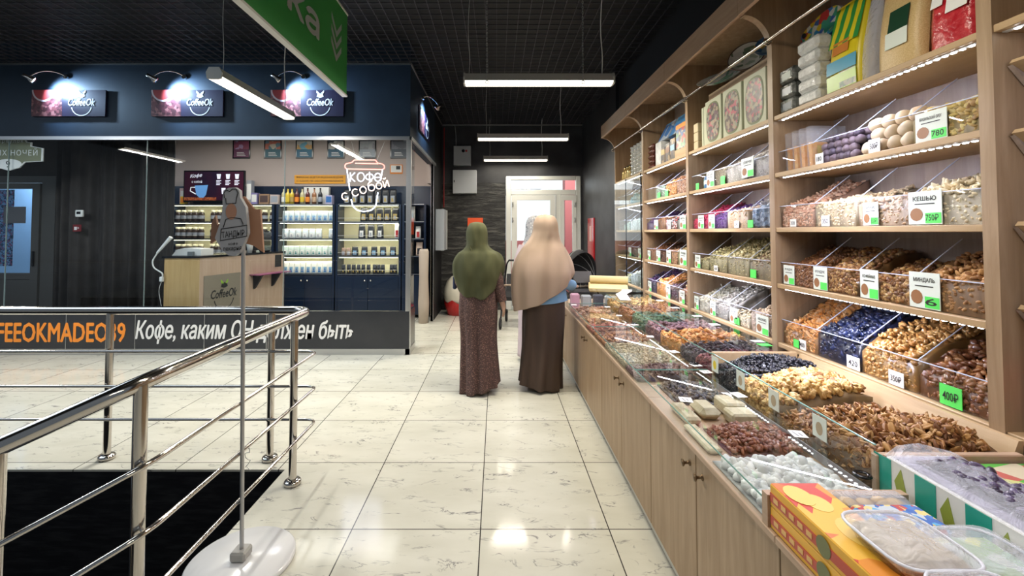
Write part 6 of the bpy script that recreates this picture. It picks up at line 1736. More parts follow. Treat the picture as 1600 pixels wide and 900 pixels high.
# ---- boxes and clear packs at the frame corner
MANGO = pattern_mat('orange_fruit_print', [(.75, .18, .02), (.85, .50, .05), (.80, .30, .03), (.65, .06, .03)], 16, .35)
SIDE_Y = mat('yellow_box_side', (.80, .42, .03), .35); SIDE_R = mat('red_box_side', (.50, .06, .03), .35)
for k in range(2):
    z = .633 + k * .057
    t = thing('mango_box', ['lower orange and red fruit box of the two on the counter edge', 'upper orange fruit box with a mango picture on the counter edge'][k], 'box', (.775, 1.05, z), 'orange fruit boxes')
    bx('carton', (.712, .60, z), (.838, 1.176, z + .056), SIDE_Y, t, .002)
    bx('red_band', (.7105, .60, z + .012), (.712, 1.174, z + .035), SIDE_R, t)
    m = MB()
    for q in range(3): MB().add([(.7098, .985 - q * .14 + .022 * cos(a), z + .026 + .022 * sin(a)) for a in [2 * pi * j / 16 for j in range(16)]], [tuple(range(16))]).build('round_mark', mat('olive_print', (.16, .17, .06), .4), t)
    m = MB()
    for q in range(5): m.box((.7094, 1.02 + q * .03, z + .018), (.7105, 1.038 + q * .03, z + .03))
    m.build('lettering', mat('gold_lettering', (.75, .45, .15), .4), t)
    if k:
        bx('top_print', (.714, .602, z + .056), (.836, 1.174, z + .057), MANGO, t)
        m = MB()
        for cx, cy, rx, ry in [(.75, 1.12, .03, .042), (.775, 1.09, .028, .036), (.79, .98, .04, .055)]: m.prism([(cx + rx * cos(a), cy + ry * sin(a), z + .0571 + (cy > 1.1) * .0008) for a in [2 * pi * j / 20 for j in range(20)]], (0, 0, .0006))
        m.build('mango_picture', mat('mango_print', (.88, .62, .15), .35), t)
BLUEC = pattern_mat('blue_yellow_candy_print', [(.04, .14, .5), (.10, .38, .68), (.75, .62, .25), (.55, .62, .7), (.5, .08, .08), (.06, .2, .6)], 75, .25)
t = thing('candy_pack', 'blue printed film pack with yellow dots behind the orange boxes', 'pack', (.94, 1.05, .633))
bx('tray', (.855, 1.02, .633), (1.035, 1.172, .705), BLACKG, t, .008); bx('printed_wrap', (.860, 1.015, .705), (1.032, 1.115, .735), BLUEC, t, .012); bx('clear_wrap', (.857, 1.116, .7055), (1.034, 1.171, .737), FILMW, t, .012)
m = MB()
for cx, cy in [(.89, 1.145), (.93, 1.14), (.975, 1.148), (1.005, 1.14)]: m.ell((cx, cy, .715), (.02, .02, .011), 10, 6)
m.build('biscuits', mat('biscuit', (.72, .50, .22), .5), t)


def clam(label, a, b, fill, lid_h=.03, fh=.05):
    """clear clamshell box with goods in it"""
    t = thing('clamshell_box', label, 'box', ((a[0] + b[0]) / 2, (a[1] + b[1]) / 2, a[2]), 'clear clamshell boxes')
    x0, y0, z0 = a; x1, y1, z1 = b
    m = MB(); s = .012
    m.box((x0 + s, y0 + s, z0 + .003), (x1 - s, y1 - s, z0 + (z1 - z0) * .62), 0, .012); m.build('contents', fill, t)
    m = MB(); vs = []
    for zz, ins in ((z0, .014), (z0 + (z1 - z0) * .6, 0), (z0 + (z1 - z0) * .64, -.006), (z0 + (z1 - z0) * .7, 0), (z1 - .006, .012), (z1, .022)):
        n = 24
        for j in range(n):
            aa = 2 * pi * j / n
            cx = abs(cos(aa)) ** .45 * (1 if cos(aa) > 0 else -1); cy = abs(sin(aa)) ** .45 * (1 if sin(aa) > 0 else -1)
            vs.append(((x0 + x1) / 2 + cx * ((x1 - x0) / 2 - ins), (y0 + y1) / 2 + cy * ((y1 - y0) / 2 - ins), zz))
    fs = [(k * 24 + j, k * 24 + (j + 1) % 24, k * 24 + 24 + (j + 1) % 24, k * 24 + 24 + j) for k in range(5) for j in range(24)] + [tuple(range(120, 144)), tuple(reversed(range(24)))]
    m.add(vs, fs, 0, True); m.build('shell', FILMW, t)
    m = MB(); m.tube([vs[48 + j] for j in range(24)], .0035, 6, closed=True); m.build('rim', mat('clear_rim', (.72, .74, .84), .15), t)
    return t


clam('clear clamshell box of beige sweets lying on the orange boxes', (.75, .83, .747), (.905, .995, .802), noisy('beige_sweets', (.55, .46, .33), (.70, .62, .50), 40, .5, bmp=.8, bd=.02))
clam('clear clamshell box of green sweets behind the beige one', (.925, .815, .70), (1.075, 1.0, .768), pattern_mat('green_white_sweets', [(.35, .50, .30), (.62, .68, .66), (.45, .6, .5), (.7, .72, .35), (.66, .7, .76)], 34, .3))
clam('clear clamshell box of orange sweets closest to the frame bottom', (.765, .65, .747), (.905, .822, .802), pattern_mat('orange_white_sweets', [(.72, .45, .12), (.68, .68, .7), (.6, .62, .7), (.75, .6, .35)], 36, .3))
tag(bx('support_box', (.845, .62, .633), (.915, 1.005, .742), mat('plain_carton', (.42, .30, .2), .6)), 'plain carton between the orange boxes and the green clamshell', 'box')
tag(bx('support_box', (.92, .812, .633), (1.08, 1.005, .699), mat('plain_carton', (.42, .30, .2), .6)), 'plain low carton under the green clamshell box', 'box')
# long carton of dates in film
TE = mat('teal_stripe', (.02, .34, .26), .35)
t = thing('date_carton', 'long white and teal carton of dark dates under shiny film', 'box', (1.17, 1.0, .633))
bx('carton', (1.09, .52, .633), (1.275, 1.262, .775), PAPERW, t, .003)
m = MB()
for q in range(6): bx('teal_stripe', (1.0885, .62 + q * .125, .636), (1.09, .675 + q * .125, .77), TE, t)
m.box((1.092, 1.262, .636), (1.272, 1.2635, .69)); m.build('teal_print', TE, t)
for q in range(5): MB().prism([(1.0885, .70 + q * .125, .70), (1.0885, .72 + q * .125, .67), (1.0885, .735 + q * .125, .72), (1.0885, .715 + q * .125, .76)], (.0015, 0, 0)).build('leaf_print', mat('olive_leaf_print', (.30, .36, .06), .4), t)
m = MB(); m.box((1.10, .54, .7755), (1.265, 1.25, .778)); m.build('inner_tray', mat('lilac_grey_tray', (.32, .30, .42), .4), t)
h_ = heap('date_fruits', 'dark violet dates lying under the film of the white and teal carton', 'dates', 1.13, 1.262, .56, 1.22, .7785, .786, .794, 'bean', .032, [(.07, .05, .11), (.13, .10, .2), (.04, .03, .06)], n=190, sub=1, flat=1, shiny=True, front=False)
m = MB(); vs = []
for i in range(25):
    y = .525 + .735 * i / 24
    vs += [(1.085, y, .777), (1.12, y, .798 + .005 * sin(i * 1.9)), (1.18, y, .806 + .006 * sin(i * 1.3 + 1)), (1.24, y, .80 + .005 * sin(i * 2.3)), (1.278, y, .777)]
m.add(vs, [(5 * i + k, 5 * i + 5 + k, 5 * i + 6 + k, 5 * i + 1 + k) for i in range(24) for k in range(4)], 0, True); m.build('film', FILMW, t)
t = thing('nut_carton', 'green and white flat carton lying behind the teal carton', 'box', (1.40, 1.1, .633))
bx('carton', (1.29, .70, .633), (1.515, 1.275, .745), PAPERW, t, .003)
bx('top_print', (1.292, .702, .745), (1.513, 1.273, .7462), pattern_mat('green_nut_print', [(.08, .40, .06), (.12, .5, .08), (.62, .55, .40), (.60, .62, .25), (.5, .12, .10), (.1, .45, .07)], 11, .35), t)
t = thing('sweet_bag', 'bulging yellow bag of sweets at the bottom right frame corner', 'bag', (.975, .735, .727))
m = MB(); m.ell((.975, .735, .762), (.055, .07, .035), 18, 10); m.build('bag_body', noisy('yellow_bag', (.80, .50, .01), (.85, .62, .05), 14, .2, bmp=.8, bd=.02), t)
tag(bx('support_box', (.92, .65, .633), (1.03, .805, .727), mat('plain_carton', (.42, .30, .2), .6)), 'plain carton under the bulging yellow bag', 'box')

# ---- sloped display trays of the unit at the frame edge
for k, (zb, zt) in enumerate([(1.80, 1.915), (1.56, 1.70), (1.29, 1.42), (1.04, 1.17)]):
    t = thing('sloped_tray', 'sloped oak tray, %s of four in the unit at the frame edge' % ['topmost', 'second', 'third', 'lowest'][k], 'tray', (1.66, .85, zb), 'sloped oak trays')
    MB().prism([(1.565, .32, zt), (1.575, .32, zt + .012), (1.70, .32, zb + .032), (1.70, .32, zb + .018)], (0, 1.02, 0)).build('sloped_board', OAKX, t)
    MB().prism([(1.70, .32, zb), (1.70, .32, zb + .03), (1.862, .32, zb + .03), (1.862, .32, zb)], (0, 1.02, 0)).build('level_board', OAKX, t)
    MB().prism([(1.57, 1.335, zt - .005), (1.70, 1.335, zb + .02), (1.86, 1.335, zb + .0), (1.86, 1.335, zb - .10), (1.74, 1.335, zb - .10)], (0, .014, 0)).build('cheek', OAKB, t)
    MB().cyl((1.64, 1.334, zb - .03), (1.64, 1.331, zb - .03), .007, n=10).build('screw_hole', BLACK, t)
    g = thing('chip_bag', ['orange snack bag lying in the topmost sloped tray', 'tan snack bag lying in the second sloped tray', 'white wrapped pack in the third sloped tray', 'white film pack in the lowest sloped tray'][k], 'bag', (1.78, 1.24, zb + .03))
    MB().box((1.71, 1.16, zb + .031), (1.86, 1.32, zb + .10), 0, .03).build('bag_body', [ORANGE, mat('tan_snack', (.5, .33, .15), .4), FOILW, FOILW][k], g)
t = thing('candy_box', 'red round labelled pack over a dark tray low in the unit at the frame edge', 'pack', (1.66, 1.25, .80))
bx('dark_tray', (1.585, 1.17, .801), (1.74, 1.335, .865), mat('dark_choc_tray', (.10, .015, .012), .3), t, .01)
MB().cyl((1.588, 1.26, .935), (1.60, 1.26, .935), .062, n=28).build('round_label', mat('scarlet_label', (.55, .01, .015), .35), t)
bx('backing_card', (1.601, 1.19, .866), (1.606, 1.332, 1.0), REDP, t)
m = MB()
for q in range(2): m.box((1.586, 1.225, .94 - q * .018), (1.5875, 1.30, .95 - q * .018))
m.prism([(1.586, 1.262 + .02 * cos(a), .90 + .012 * sin(a)) for a in [2 * pi * j / 12 for j in range(12)]], (.0015, 0, 0)); m.build('lettering', PAPERW, t)
bx('shelf_base', (XF + .004, BY[0] + .022, .776), (XB - .0165, BY[1] - .0225, .80), OAKX, units[0], .002)
price_card('wide white price card below the red round label at the frame edge', 1.225, .805, .14, .055, 'w', x=1.57, txt='4.00')

# ================================================================== back of the aisle
def wallbox(name, label, a, b, m, extra=None):
    t = thing(name, label, 'box', ((a[0] + b[0]) / 2, b[1], a[2]))
    bx('case', a, b, m, t, .006)
    return t
t = wallbox('fuse_box', 'upper grey fuse box with a round switch on the black back wall', (-.775, 7.93, 2.60), (-.465, 8.05, 2.955), GREYP)
m = MB(); m.cyl((-.60, 7.93, 2.86), (-.60, 7.915, 2.86), .028, n=16); m.build('switch', BLACKG, t); m = MB(); m.cyl((-.545, 7.93, 2.86), (-.545, 7.92, 2.86), .02, n=16); m.build('indicator', REDP, t)
t = wallbox('fuse_box', 'larger white fuse box below the grey one on the back wall', (-.785, 7.90, 2.095), (-.36, 8.05, 2.515), mat('white_enamel', (.42, .44, .47), .4))
bx('latch', (-.765, 7.893, 2.29), (-.75, 7.90, 2.33), BLACK, t)
t = wallbox('wall_box', 'tall pale grey box on the black side wall before the back corner', (-1.0, 7.25, 1.10), (-.86, 7.65, 1.78), GREYP); t2 = bx('side_rail', (-.90, 7.70, 1.10), (-.86, 7.74, 1.78), WHITE, t)
t = thing('orange_sign', 'orange sign on the stone wall behind the green headscarf', 'sign', (-.39, 8.04, 1.40)); bx('plate', (-.525, 8.03, 1.36), (-.25, 8.05, 1.66), mat('signal_orange', (.85, .10, .02), .4), t); bx('pictogram', (-.46, 8.027, 1.42), (-.32, 8.0295, 1.56), PAPERW, t)
tag(MB().tube([(-.955, 8.02, 1.85), (-.955, 8.02, 3.3)], .008, 8).build('red_pipe', REDP), 'thin red pipe running up the corner of the back wall', 'pipe')
tag(MB().tube(rounded([(-.74, 8.03, 2.955), (-.74, 8.03, 3.15), (-.76, 8.03, 3.34)], .1), .008, 8).build('grey_conduit', GREYP), 'thin grey conduit rising from the upper fuse box', 'conduit')
t = thing('red_banner', 'narrow glossy red banner on the dark right wall behind the stroller', 'banner', (1.55, 7.3, .55)); bx('panel', (1.54, 7.06, .55), (1.56, 7.50, 1.63), mat('glossy_red', (.42, .01, .015), .12), t); m = MB()
m.box((1.537, 7.2, 1.25), (1.54, 7.36, 1.5)); m.build('pale_print', mat('pale_red_print', (.62, .35, .32), .3), t)
t = thing('floor_egg', 'big white egg shaped bin with a red base by the back wall', 'bin', (-.66, 7.62, 0))
MB().lathe((-.66, 7.62, .0), [(0, .16), (.19, .17), (.235, .25), (.25, .35), (.235, .46), (.185, .57), (.12, .64), (.05, .68), (0, .685)], 28).build('shell', mat('ivory_plastic', (.62, .58, .48), .3), t)
m = MB(); m.lathe((-.66, 7.62, 0), [(0, 0), (.17, 0), (.20, .08), (.232, .16), (.241, .24)], 28); 
for i in range(28):
    z = .24 + .03 * (i % 4 == 0) - .03 * (i % 4 == 2)
    x, y, _ = m.v[4 * 28 + i]; m.v[4 * 28 + i] = (x, y, z)
m.build('red_base', REDP, t)

# strollers
def stroller(label, x, y, rz, canopy=True, s=1.0):
    t = thing('stroller', label, 'stroller', (0, 0, 0))
    for sx in (-.24, .24):
        for sy, r in ((-.3, .10), (.32, .085)):
            w = MB().lathe((sx - .018, sy, r), [(r * .62, 0), (r, .006), (r, .03), (r * .62, .036)], 20, 0, (1, 0, 0)).build('wheel', BLACK, t)
            MB().lathe((sx - .012, sy, r), [(0, 0), (r * .62, 0), (r * .62, .024), (0, .024)], 14, 0, (1, 0, 0)).build('hub', BRUSH, w)
        MB().tube(rounded([(sx, .32, .09), (sx, .1, .45), (sx, -.35, .95), (sx * .9, -.42, 1.0)], .12), .013, 8).build('frame_tube', BLACKG, t)
        MB().tube([(sx, -.30, .10), (sx, .05, .52)], .012, 8).build('leg', BLACKG, t)
    MB().tube([(-.22, -.42, 1.0), (.22, -.42, 1.0)], .016, 8).build('handle', BLACK, t)
    m = MB(); m.prism([(-.21, -.22, .78), (-.21, -.14, .45), (-.21, .22, .42), (-.21, .24, .48), (-.21, -.05, .53), (-.21, -.15, .80)], (.42, 0, 0)); m.build('seat', noisy('black_fabric', (.01, .01, .012), (.022, .022, .025), 60, .8), t)
    MB().tube(rounded([(-.22, -.02, .62), (-.2, .22, .66), (.2, .22, .66), (.22, -.02, .62)], .1), .014, 8).build('bumper_bar', mat('tan_leatherette', (.30, .22, .16), .5), t)
    if canopy:
        m = MB(); vs = []; n = 14; k = 9
        for i in range(k + 1):
            a = radians(-25 + 130 * i / k)
            for j in range(n + 1):
                b = pi * j / n
                R_ = 1 + .02 * (i % 3 == 0)
                vs.append((-.25 * cos(b) * R_, -.06 + .30 * sin(b) * sin(a) * -1 * -1 * R_ * (-1), .72 + .42 * sin(b) * cos(a) * R_))
        m.add(vs, [(i * (n + 1) + j, i * (n + 1) + j + 1, (i + 1) * (n + 1) + j + 1, (i + 1) * (n + 1) + j) for i in range(k) for j in range(n)], 0, True)
        o = m.build('canopy', noisy('black_fabric', (.01, .01, .012), (.022, .022, .025), 60, .8), t); sm = o.modifiers.new('thick', 'SOLIDIFY'); sm.thickness = .008
        for i in (2, 4, 6):
            MB().tube([Vector(p) * 1.0 + Vector((0, 0, .006)) for p in vs[i * (n + 1):(i + 1) * (n + 1)]], .007, 6).build('canopy_piping', mat('grey_piping', (.22, .22, .22), .6), t)
    place(t, x, y, 0, rz); t.scale = (s, s, s)
    return t
stroller('black stroller with a grey piped canopy behind the beige headscarf', 1.22, 6.35, radians(-160))
stroller('black stroller frame with small wheels beyond the green headscarf', .33, 6.7, radians(170), False, .95)

# ================================================================== people
SKIN = mat('skin', (.50, .31, .22), .5)
def skin_body(name, joints, edges, parent, m):
    """one continuous body grown over a skeleton; joints: name -> (xyz, radius)"""
    ks = list(joints); me = bpy.data.meshes.new(name)
    me.from_pydata([joints[k][0] for k in ks], [(ks.index(a), ks.index(b)) for a, b in edges], [])
    me.materials.append(m)
    o = bpy.data.objects.new(name, me); COL.objects.link(o)
    off = WL[parent.name]; me.transform(Matrix.Translation(-off)); o.parent = parent; WL[o.name] = off
    md = o.modifiers.new('skin', 'SKIN'); md.use_smooth_shade = True
    for i, k in enumerate(ks):
        r = joints[k][1]; r = r if isinstance(r, tuple) else (r, r)
        me.skin_vertices[0].data[i].radius = r
        me.skin_vertices[0].data[i].use_root = (i == 0)
    o.modifiers.new('subsurf', 'SUBSURF').levels = 1; o.modifiers['subsurf'].render_levels = 2
    return o


def human(parent, c, H, face=0.0, la=None, ra=None, skin=SKIN):
    """standing figure facing +Y turned by face; la / ra: elbow and wrist offsets"""
    cx, cy = c; s = H / 1.62
    F = Matrix.Rotation(face, 3, 'Z')
    def P(x, y, z):
        v = F @ Vector((x * s, y * s, 0)); return (cx + v.x, cy + v.y, z * s)
    J = {'pelvis': (P(0, 0, .90), (.14 * s, .11 * s)), 'waist': (P(0, 0, 1.05), (.12 * s, .09 * s)), 'chest': (P(0, .01, 1.25), (.14 * s, .10 * s)), 'collar': (P(0, 0, 1.36), (.09 * s, .07 * s)),
         'neck': (P(0, .01, 1.42), .05 * s), 'jaw': (P(0, .035, 1.475), .065 * s), 'skull': (P(0, .015, 1.545), (.082 * s, .09 * s)), 'crown': (P(0, .005, 1.59), .055 * s), 'nose': (P(0, .115, 1.505), .012 * s), 'chin': (P(0, .085, 1.44), .022 * s)}
    E = [('pelvis', 'waist'), ('waist', 'chest'), ('chest', 'collar'), ('collar', 'neck'), ('neck', 'jaw'), ('jaw', 'skull'), ('skull', 'crown'), ('skull', 'nose'), ('jaw', 'chin')]
    for sd, nm, arm in ((-1, 'l', la), (1, 'r', ra)):
        el, wr = arm or ((sd * .24, -.02, 1.08), (sd * .25, .05, .85))
        J['sh' + nm] = (P(sd * .125, .02, 1.30), .045 * s); J['el' + nm] = (P(*el), .04 * s); J['wr' + nm] = (P(*wr), .026 * s)
        d = (Vector(wr) - Vector(el)).normalized()
        pm = Vector(wr) + d * .05; J['pa' + nm] = (P(*pm), (.036 * s, .018 * s))
        E += [('chest', 'sh' + nm), ('sh' + nm, 'el' + nm), ('el' + nm, 'wr' + nm), ('wr' + nm, 'pa' + nm)]
        for q, (off, ln) in enumerate([(-.026, .062), (-.009, .072), (.009, .068), (.026, .054)]):
            b = pm + d * .035 + Vector((0, off, 0)); k1 = b + d * ln * .5 + Vector((-sd * .006, 0, 0)); k2 = b + d * ln + Vector((-sd * .022, 0, 0))
            for i, (v, r) in enumerate(((b, .0105), (k1, .0095), (k2, .0075))): J['f%s%d%d' % (nm, q, i)] = (P(*v), r * s)
            E += [('pa' + nm, 'f%s%d0' % (nm, q)), ('f%s%d0' % (nm, q), 'f%s%d1' % (nm, q)), ('f%s%d1' % (nm, q), 'f%s%d2' % (nm, q))]
        tb = Vector(wr) + d * .03 + Vector((0, .035, 0)); te = tb + d * .045 + Vector((-sd * .01, .02, 0))
        J['t%s0' % nm] = (P(*tb), .012 * s); J['t%s1' % nm] = (P(*te), .009 * s); E += [('pa' + nm, 't%s0' % nm), ('t%s0' % nm, 't%s1' % nm)]
        J['hip' + nm] = (P(sd * .085, 0, .84), .085 * s); J['kn' + nm] = (P(sd * .09, .015, .47), .055 * s); J['an' + nm] = (P(sd * .09, -.01, .085), .036 * s); J['toe' + nm] = (P(sd * .10, .13, .036), .034 * s)
        E += [('pelvis', 'hip' + nm), ('hip' + nm, 'kn' + nm), ('kn' + nm, 'an' + nm), ('an' + nm, 'toe' + nm)]
    skin_body('body', J, E, parent, skin)
    return J


def loft(rings, n=64, close_top=True, gap=None):
    """rings: (z, cx, cy, rx, ry, fold_amp, fold_n, phase, tilt, gap) stacked; returns MB"""
    m = MB(); vs = []
    for (z, cx, cy, rx, ry, fa, fn, ph, tx, ty, gp) in rings:
        for i in range(n + 1):
            t = i / n
            a = pi / 2 + gp + (2 * pi - 2 * gp) * t          # starts at the face (+Y)
            f = 1 + fa * sin(fn * a + ph) + fa * .6 * sin(fn * 1.7 * a + 2 * ph + 1)
            x, y = rx * cos(a) * f, ry * sin(a) * f
            vs.append((cx + x, cy + y, z + tx * x + ty * y))
    k = len(rings)
    m.add(vs, [(j * (n + 1) + i, j * (n + 1) + i + 1, (j + 1) * (n + 1) + i + 1, (j + 1) * (n + 1) + i) for j in range(k - 1) for i in range(n)], 0, True)
    return m


def smooth_rings(keys, steps=6):
    """Catmull-Rom between key rings"""
    out = []
    K = [keys[0]] + keys + [keys[-1]]
    for i in range(1, len(K) - 2):
        for s in range(steps):
            t = s / steps
            out.append(tuple(0.5 * ((2 * b) + (-a + c) * t + (2 * a - 5 * b + 4 * c - d) * t * t + (-a + 3 * b - 3 * c + d) * t ** 3) if q != 6 else b for q, (a, b, c, d) in enumerate(zip(K[i - 1], K[i], K[i + 1], K[i + 2]))))
    out.append(keys[-1])
    return out


def cloth(name, keys, m, parent, steps=6, n=96, thick=.006):
    o = loft(smooth_rings(keys, steps), n).build(name, m, parent)
    s = o.modifiers.new('thick', 'SOLIDIFY'); s.thickness = thick; s.offset = 1
    return o


def sleeve(name, pts, rad, m, parent):
    P = rounded(pts, .06, 5)
    k = len(P)
    rr = [np.interp(i / (k - 1), np.linspace(0, 1, len(rad)), rad) * (1 + .05 * sin(i * 2.1)) for i in range(k)]
    return MB().tube(P, [float(q) for q in rr], 16).build(name, m, parent)


def dots(name, base, spots, scale):
    m = mat(name, base, .8)
    N, L, b = nt(m)
    v = N.new('ShaderNodeTexVoronoi'); v.inputs['Scale'].default_value = scale; L.new(coords(m), v.inputs['Vector'])
    s = N.new('ShaderNodeSeparateColor'); L.new(v.outputs['Color'], s.inputs[0])
    col = ramp(m, s.outputs[0], [(0.0, spots[0]), (.45, spots[0]), (.5, spots[1]), (1, spots[1])])
    r = ramp(m, v.outputs['Distance'], [(.28, (1, 1, 1)), (.36, (0, 0, 0))])
    mx = N.new('ShaderNodeMix'); mx.data_type = 'RGBA'; L.new(r, mx.inputs[0]); mx.inputs[6].default_value = (*base, 1); L.new(col, mx.inputs[7]); L.new(mx.outputs[2], b.inputs['Base Color'])
    return m


# woman with the green headscarf
gx, gy = -.165, 3.97
t = thing('person', 'woman in an olive green headscarf and long speckled brown dress, seen from behind', 'person', (gx, gy, 0))
JG = human(t, (gx, gy), 1.47, radians(-12), la=((-.20, .03, 1.06), (-.17, .14, .92)), ra=((.19, .02, 1.08), (.235, .02, .87)))
DITSY = dots('speckled_brown_print', (.075, .040, .036), [(.30, .17, .13), (.20, .10, .09)], 95)
#        z     cx        cy     rx    ry    fa   fn  ph  tx  ty  gap
cloth('dress', [(1.22, gx, gy, .13, .09, .0, 9, 0, 0, 0, 0), (1.12, gx, gy, .165, .115, .0, 9, 0, 0, 0, 0), (.98, gx, gy, .155, .115, .008, 9, 0, 0, 0, 0), (.86, gx, gy - .005, .165, .125, .012, 9, .2, 0, 0, 0), (.70, gx, gy - .01, .172, .14, .03, 9, .4, 0, 0, 0), (.45, gx + .005, gy - .005, .158, .145, .055, 9, .6, 0, 0, 0), (.2, gx + .012, gy - .01, .165, .155, .08, 9, .8, 0, 0, 0), (.035, gx + .015, gy - .01, .17, .165, .09, 9, 1.0, .22, .05, 0)], DITSY, t)
for k in 'rl': sleeve('sleeve', [JG['sh' + k][0], JG['el' + k][0], JG['wr' + k][0]], [.058, .056, .052, .05, .042], DITSY, t)
OLV = noisy('olive_scarf', (.060, .064, .026), (.084, .088, .038), 3, .9, (4.5, 4.5, 1.6), 0.5, detail=0, bd=.06)
hx, hy = gx - .012, gy + .005
cloth('headscarf', [(1.492, hx, hy, .02, .02, 0, 5, 0, 0, 0, 0), (1.478, hx, hy, .062, .07, 0, 5, 0, 0, 0, .35), (1.43, hx, hy, .09, .105, 0, 5, 0, 0, 0, .62), (1.36, hx, hy, .098, .112, .008, 5, 0, 0, 0, .62), (1.29, hx + .003, hy, .098, .112, .03, 5, .5, 0, 0, .3), (1.245, hx + .006, hy, .13, .118, .045, 5, .8, 0, 0, 0), (1.205, gx, gy, .19, .14, .045, 5, 1.0, 0, .03, 0), (1.14, gx - .004, gy, .225, .16, .04, 5, 1.2, .0, .08, 0), (1.06, gx - .004, gy, .225, .165, .05, 5, 1.3, .03, .25, 0), (1.00, gx + .0, gy, .205, .155, .06, 5, 1.4, .05, .48, 0), (.955, gx + .006, gy, .178, .158, .07, 5, 1.5, .08, .8, 0)], OLV, t, 8)
for k, (a, b, c) in enumerate([((-.055, -.10, 1.28), (-.02, -.13, 1.15), (.03, -.155, .95)), ((.06, -.09, 1.28), (.05, -.13, 1.16), (.005, -.155, .99)), ((-.09, -.05, 1.24), (-.1, -.11, 1.12), (-.06, -.15, 1.0)), ((.085, -.04, 1.22), (.14, -.08, 1.18), (.185, -.05, 1.14))]):
    MB().tube(rounded([(hx + q[0], hy + q[1], q[2]) for q in (a, b, c)], .1, 6), [.004, .007, .009, .010, .010, .009, .007, .005, .003], 8).build('scarf_fold', OLV, t)
t2 = thing('shoulder_bag', 'dark blue bag strap end at the left side of the green headscarf', 'bag', (gx - .2, gy + .02, .9)); bx('bag_body', (gx - .235, gy + .08, .88), (gx - .20, gy + .2, 1.0), mat('dark_blue_bag', (.02, .03, .08), .5), t2, .01)
MB().tube(rounded([(gx - .217, gy + .1, 1.0), (gx - .222, gy + .1, 1.16), (gx - .21, gy + .17, 1.0)], .1), .006, 6).build('strap', BLACK, t2)

# woman with the beige headscarf
bx_, by_ = .40, 4.03
t = thing('person', 'woman in a long beige headscarf, blue top and brown skirt, seen from behind', 'person', (bx_, by_, 0))
JB = human(t, (bx_, by_), 1.54, radians(-25), la=((-.19, .06, 1.08), (-.10, .2, 1.0)), ra=((.20, .02, 1.0), (.25, .2, .96)))
BRN = noisy('brown_skirt', (.052, .031, .022), (.072, .044, .031), 3, .85, (3.6, 3.6, .5), 0.5, detail=0, bd=.06)
cloth('skirt', [(.90, bx_ + .03, by_, .165, .12, 0, 7, 0, .0, 0, 0), (.80, bx_ + .03, by_, .185, .135, .006, 7, 0, 0, 0, 0), (.62, bx_ + .022, by_, .19, .15, .025, 7, .3, 0, 0, 0), (.38, bx_ + .01, by_, .18, .155, .05, 7, .6, 0, 0, 0), (.15, bx_ - .005, by_, .184, .16, .075, 7, .8, 0, 0, 0), (.035, bx_ - .012, by_, .188, .165, .09, 7, .9, -.15, .05, 0)], BRN, t)
BLT = noisy('blue_top', (.16, .31, .50), (.20, .36, .56), 6, .8)
cloth('top', [(1.22, bx_ + .02, by_, .14, .1, 0, 5, 0, 0, 0, 0), (1.1, bx_ + .03, by_, .175, .12, .01, 5, 0, 0, 0, 0), (.95, bx_ + .035, by_, .185, .13, .01, 5, .3, 0, 0, 0), (.82, bx_ + .035, by_, .2, .145, .015, 5, .6, 0, 0, 0), (.77, bx_ + .035, by_, .207, .15, .02, 5, .8, .10, 0, 0)], BLT, t)
for k in 'rl': sleeve('sleeve', [JB['sh' + k][0], JB['el' + k][0], JB['wr' + k][0]], [.062, .066, .064, .058, .046], BLT, t)
BGE = noisy('beige_scarf', (.36, .262, .195), (.43, .315, .245), 3, .9, (3.6, 3.6, 0.8), 0.35, detail=0, bd=.06)
hx, hy = bx_ + .045, by_ + .01
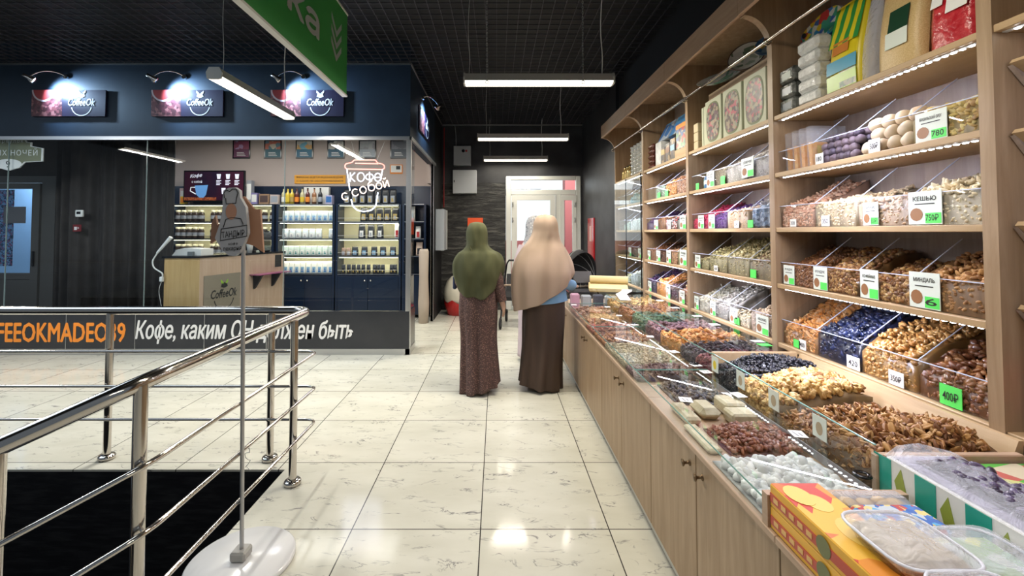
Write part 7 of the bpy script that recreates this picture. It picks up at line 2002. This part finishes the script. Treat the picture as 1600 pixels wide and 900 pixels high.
cloth('headscarf', [(1.562, hx - .01, hy, .02, .02, 0, 7, 0, 0, 0, 0), (1.545, hx, hy, .075, .08, 0, 7, 0, 0, 0, .3), (1.49, hx, hy, .108, .115, 0, 7, 0, 0, 0, .5), (1.40, hx, hy, .120, .12, .008, 7, 0, 0, 0, .5), (1.32, hx - .012, hy, .150, .125, .02, 7, .3, 0, 0, .2), (1.24, bx_ + .025, by_, .205, .14, .022, 7, .5, 0, 0, 0), (1.14, bx_ + .02, by_, .258, .17, .024, 7, .8, .0, 0, 0), (1.04, bx_ + .015, by_, .28, .195, .03, 7, 1.0, .06, .05, 0), (.95, bx_ + .012, by_, .28, .20, .036, 7, 1.1, .26, .15, 0), (.855, bx_ + .006, by_, .262, .20, .042, 7, 1.2, .50, .30, 0)], BGE, t, 8)
# companion mostly hidden behind her
cx_, cy_ = .42, 4.9
t = thing('person', 'person in a patterned grey headscarf hidden behind the beige headscarf', 'person', (cx_, cy_, 0))
JC = human(t, (cx_, cy_), 1.55, radians(10), la=((-.205, -.02, 1.08), (-.2, .05, .88)), ra=((.205, -.02, 1.08), (.2, .05, .88)))
GRS = dots('grey_patterned_scarf', (.36, .35, .36), [(.08, .08, .1), (.6, .58, .56)], 40)
cloth('headscarf', [(1.585, cx_, cy_, .02, .02, 0, 5, 0, 0, 0, 0), (1.56, cx_, cy_, .07, .08, 0, 5, 0, 0, 0, .35), (1.49, cx_, cy_, .098, .11, 0, 5, 0, 0, 0, .6), (1.40, cx_, cy_, .1, .11, .01, 5, 0, 0, 0, .5), (1.30, cx_, cy_, .12, .11, .02, 5, 0, 0, 0, 0), (1.2, cx_, cy_, .18, .13, .02, 5, 0, 0, 0, 0)], GRS, t)
PKC = mat('pale_pink_coat', (.50, .40, .42), .8)
cloth('coat', [(1.24, cx_, cy_, .15, .1, 0, 7, 0, 0, 0, 0), (1.1, cx_, cy_, .175, .13, .01, 7, 0, 0, 0, 0), (.8, cx_, cy_, .19, .15, .02, 7, 0, 0, 0, 0), (.4, cx_, cy_, .18, .15, .03, 7, 0, 0, 0, 0), (.05, cx_, cy_, .19, .16, .04, 7, 0, 0, 0, 0)], PKC, t)
for k in 'rl': sleeve('sleeve', [JC['sh' + k][0], JC['el' + k][0], JC['wr' + k][0]], [.06, .058, .052, .044], PKC, t)
print('loose pieces', NPIECE['n'])
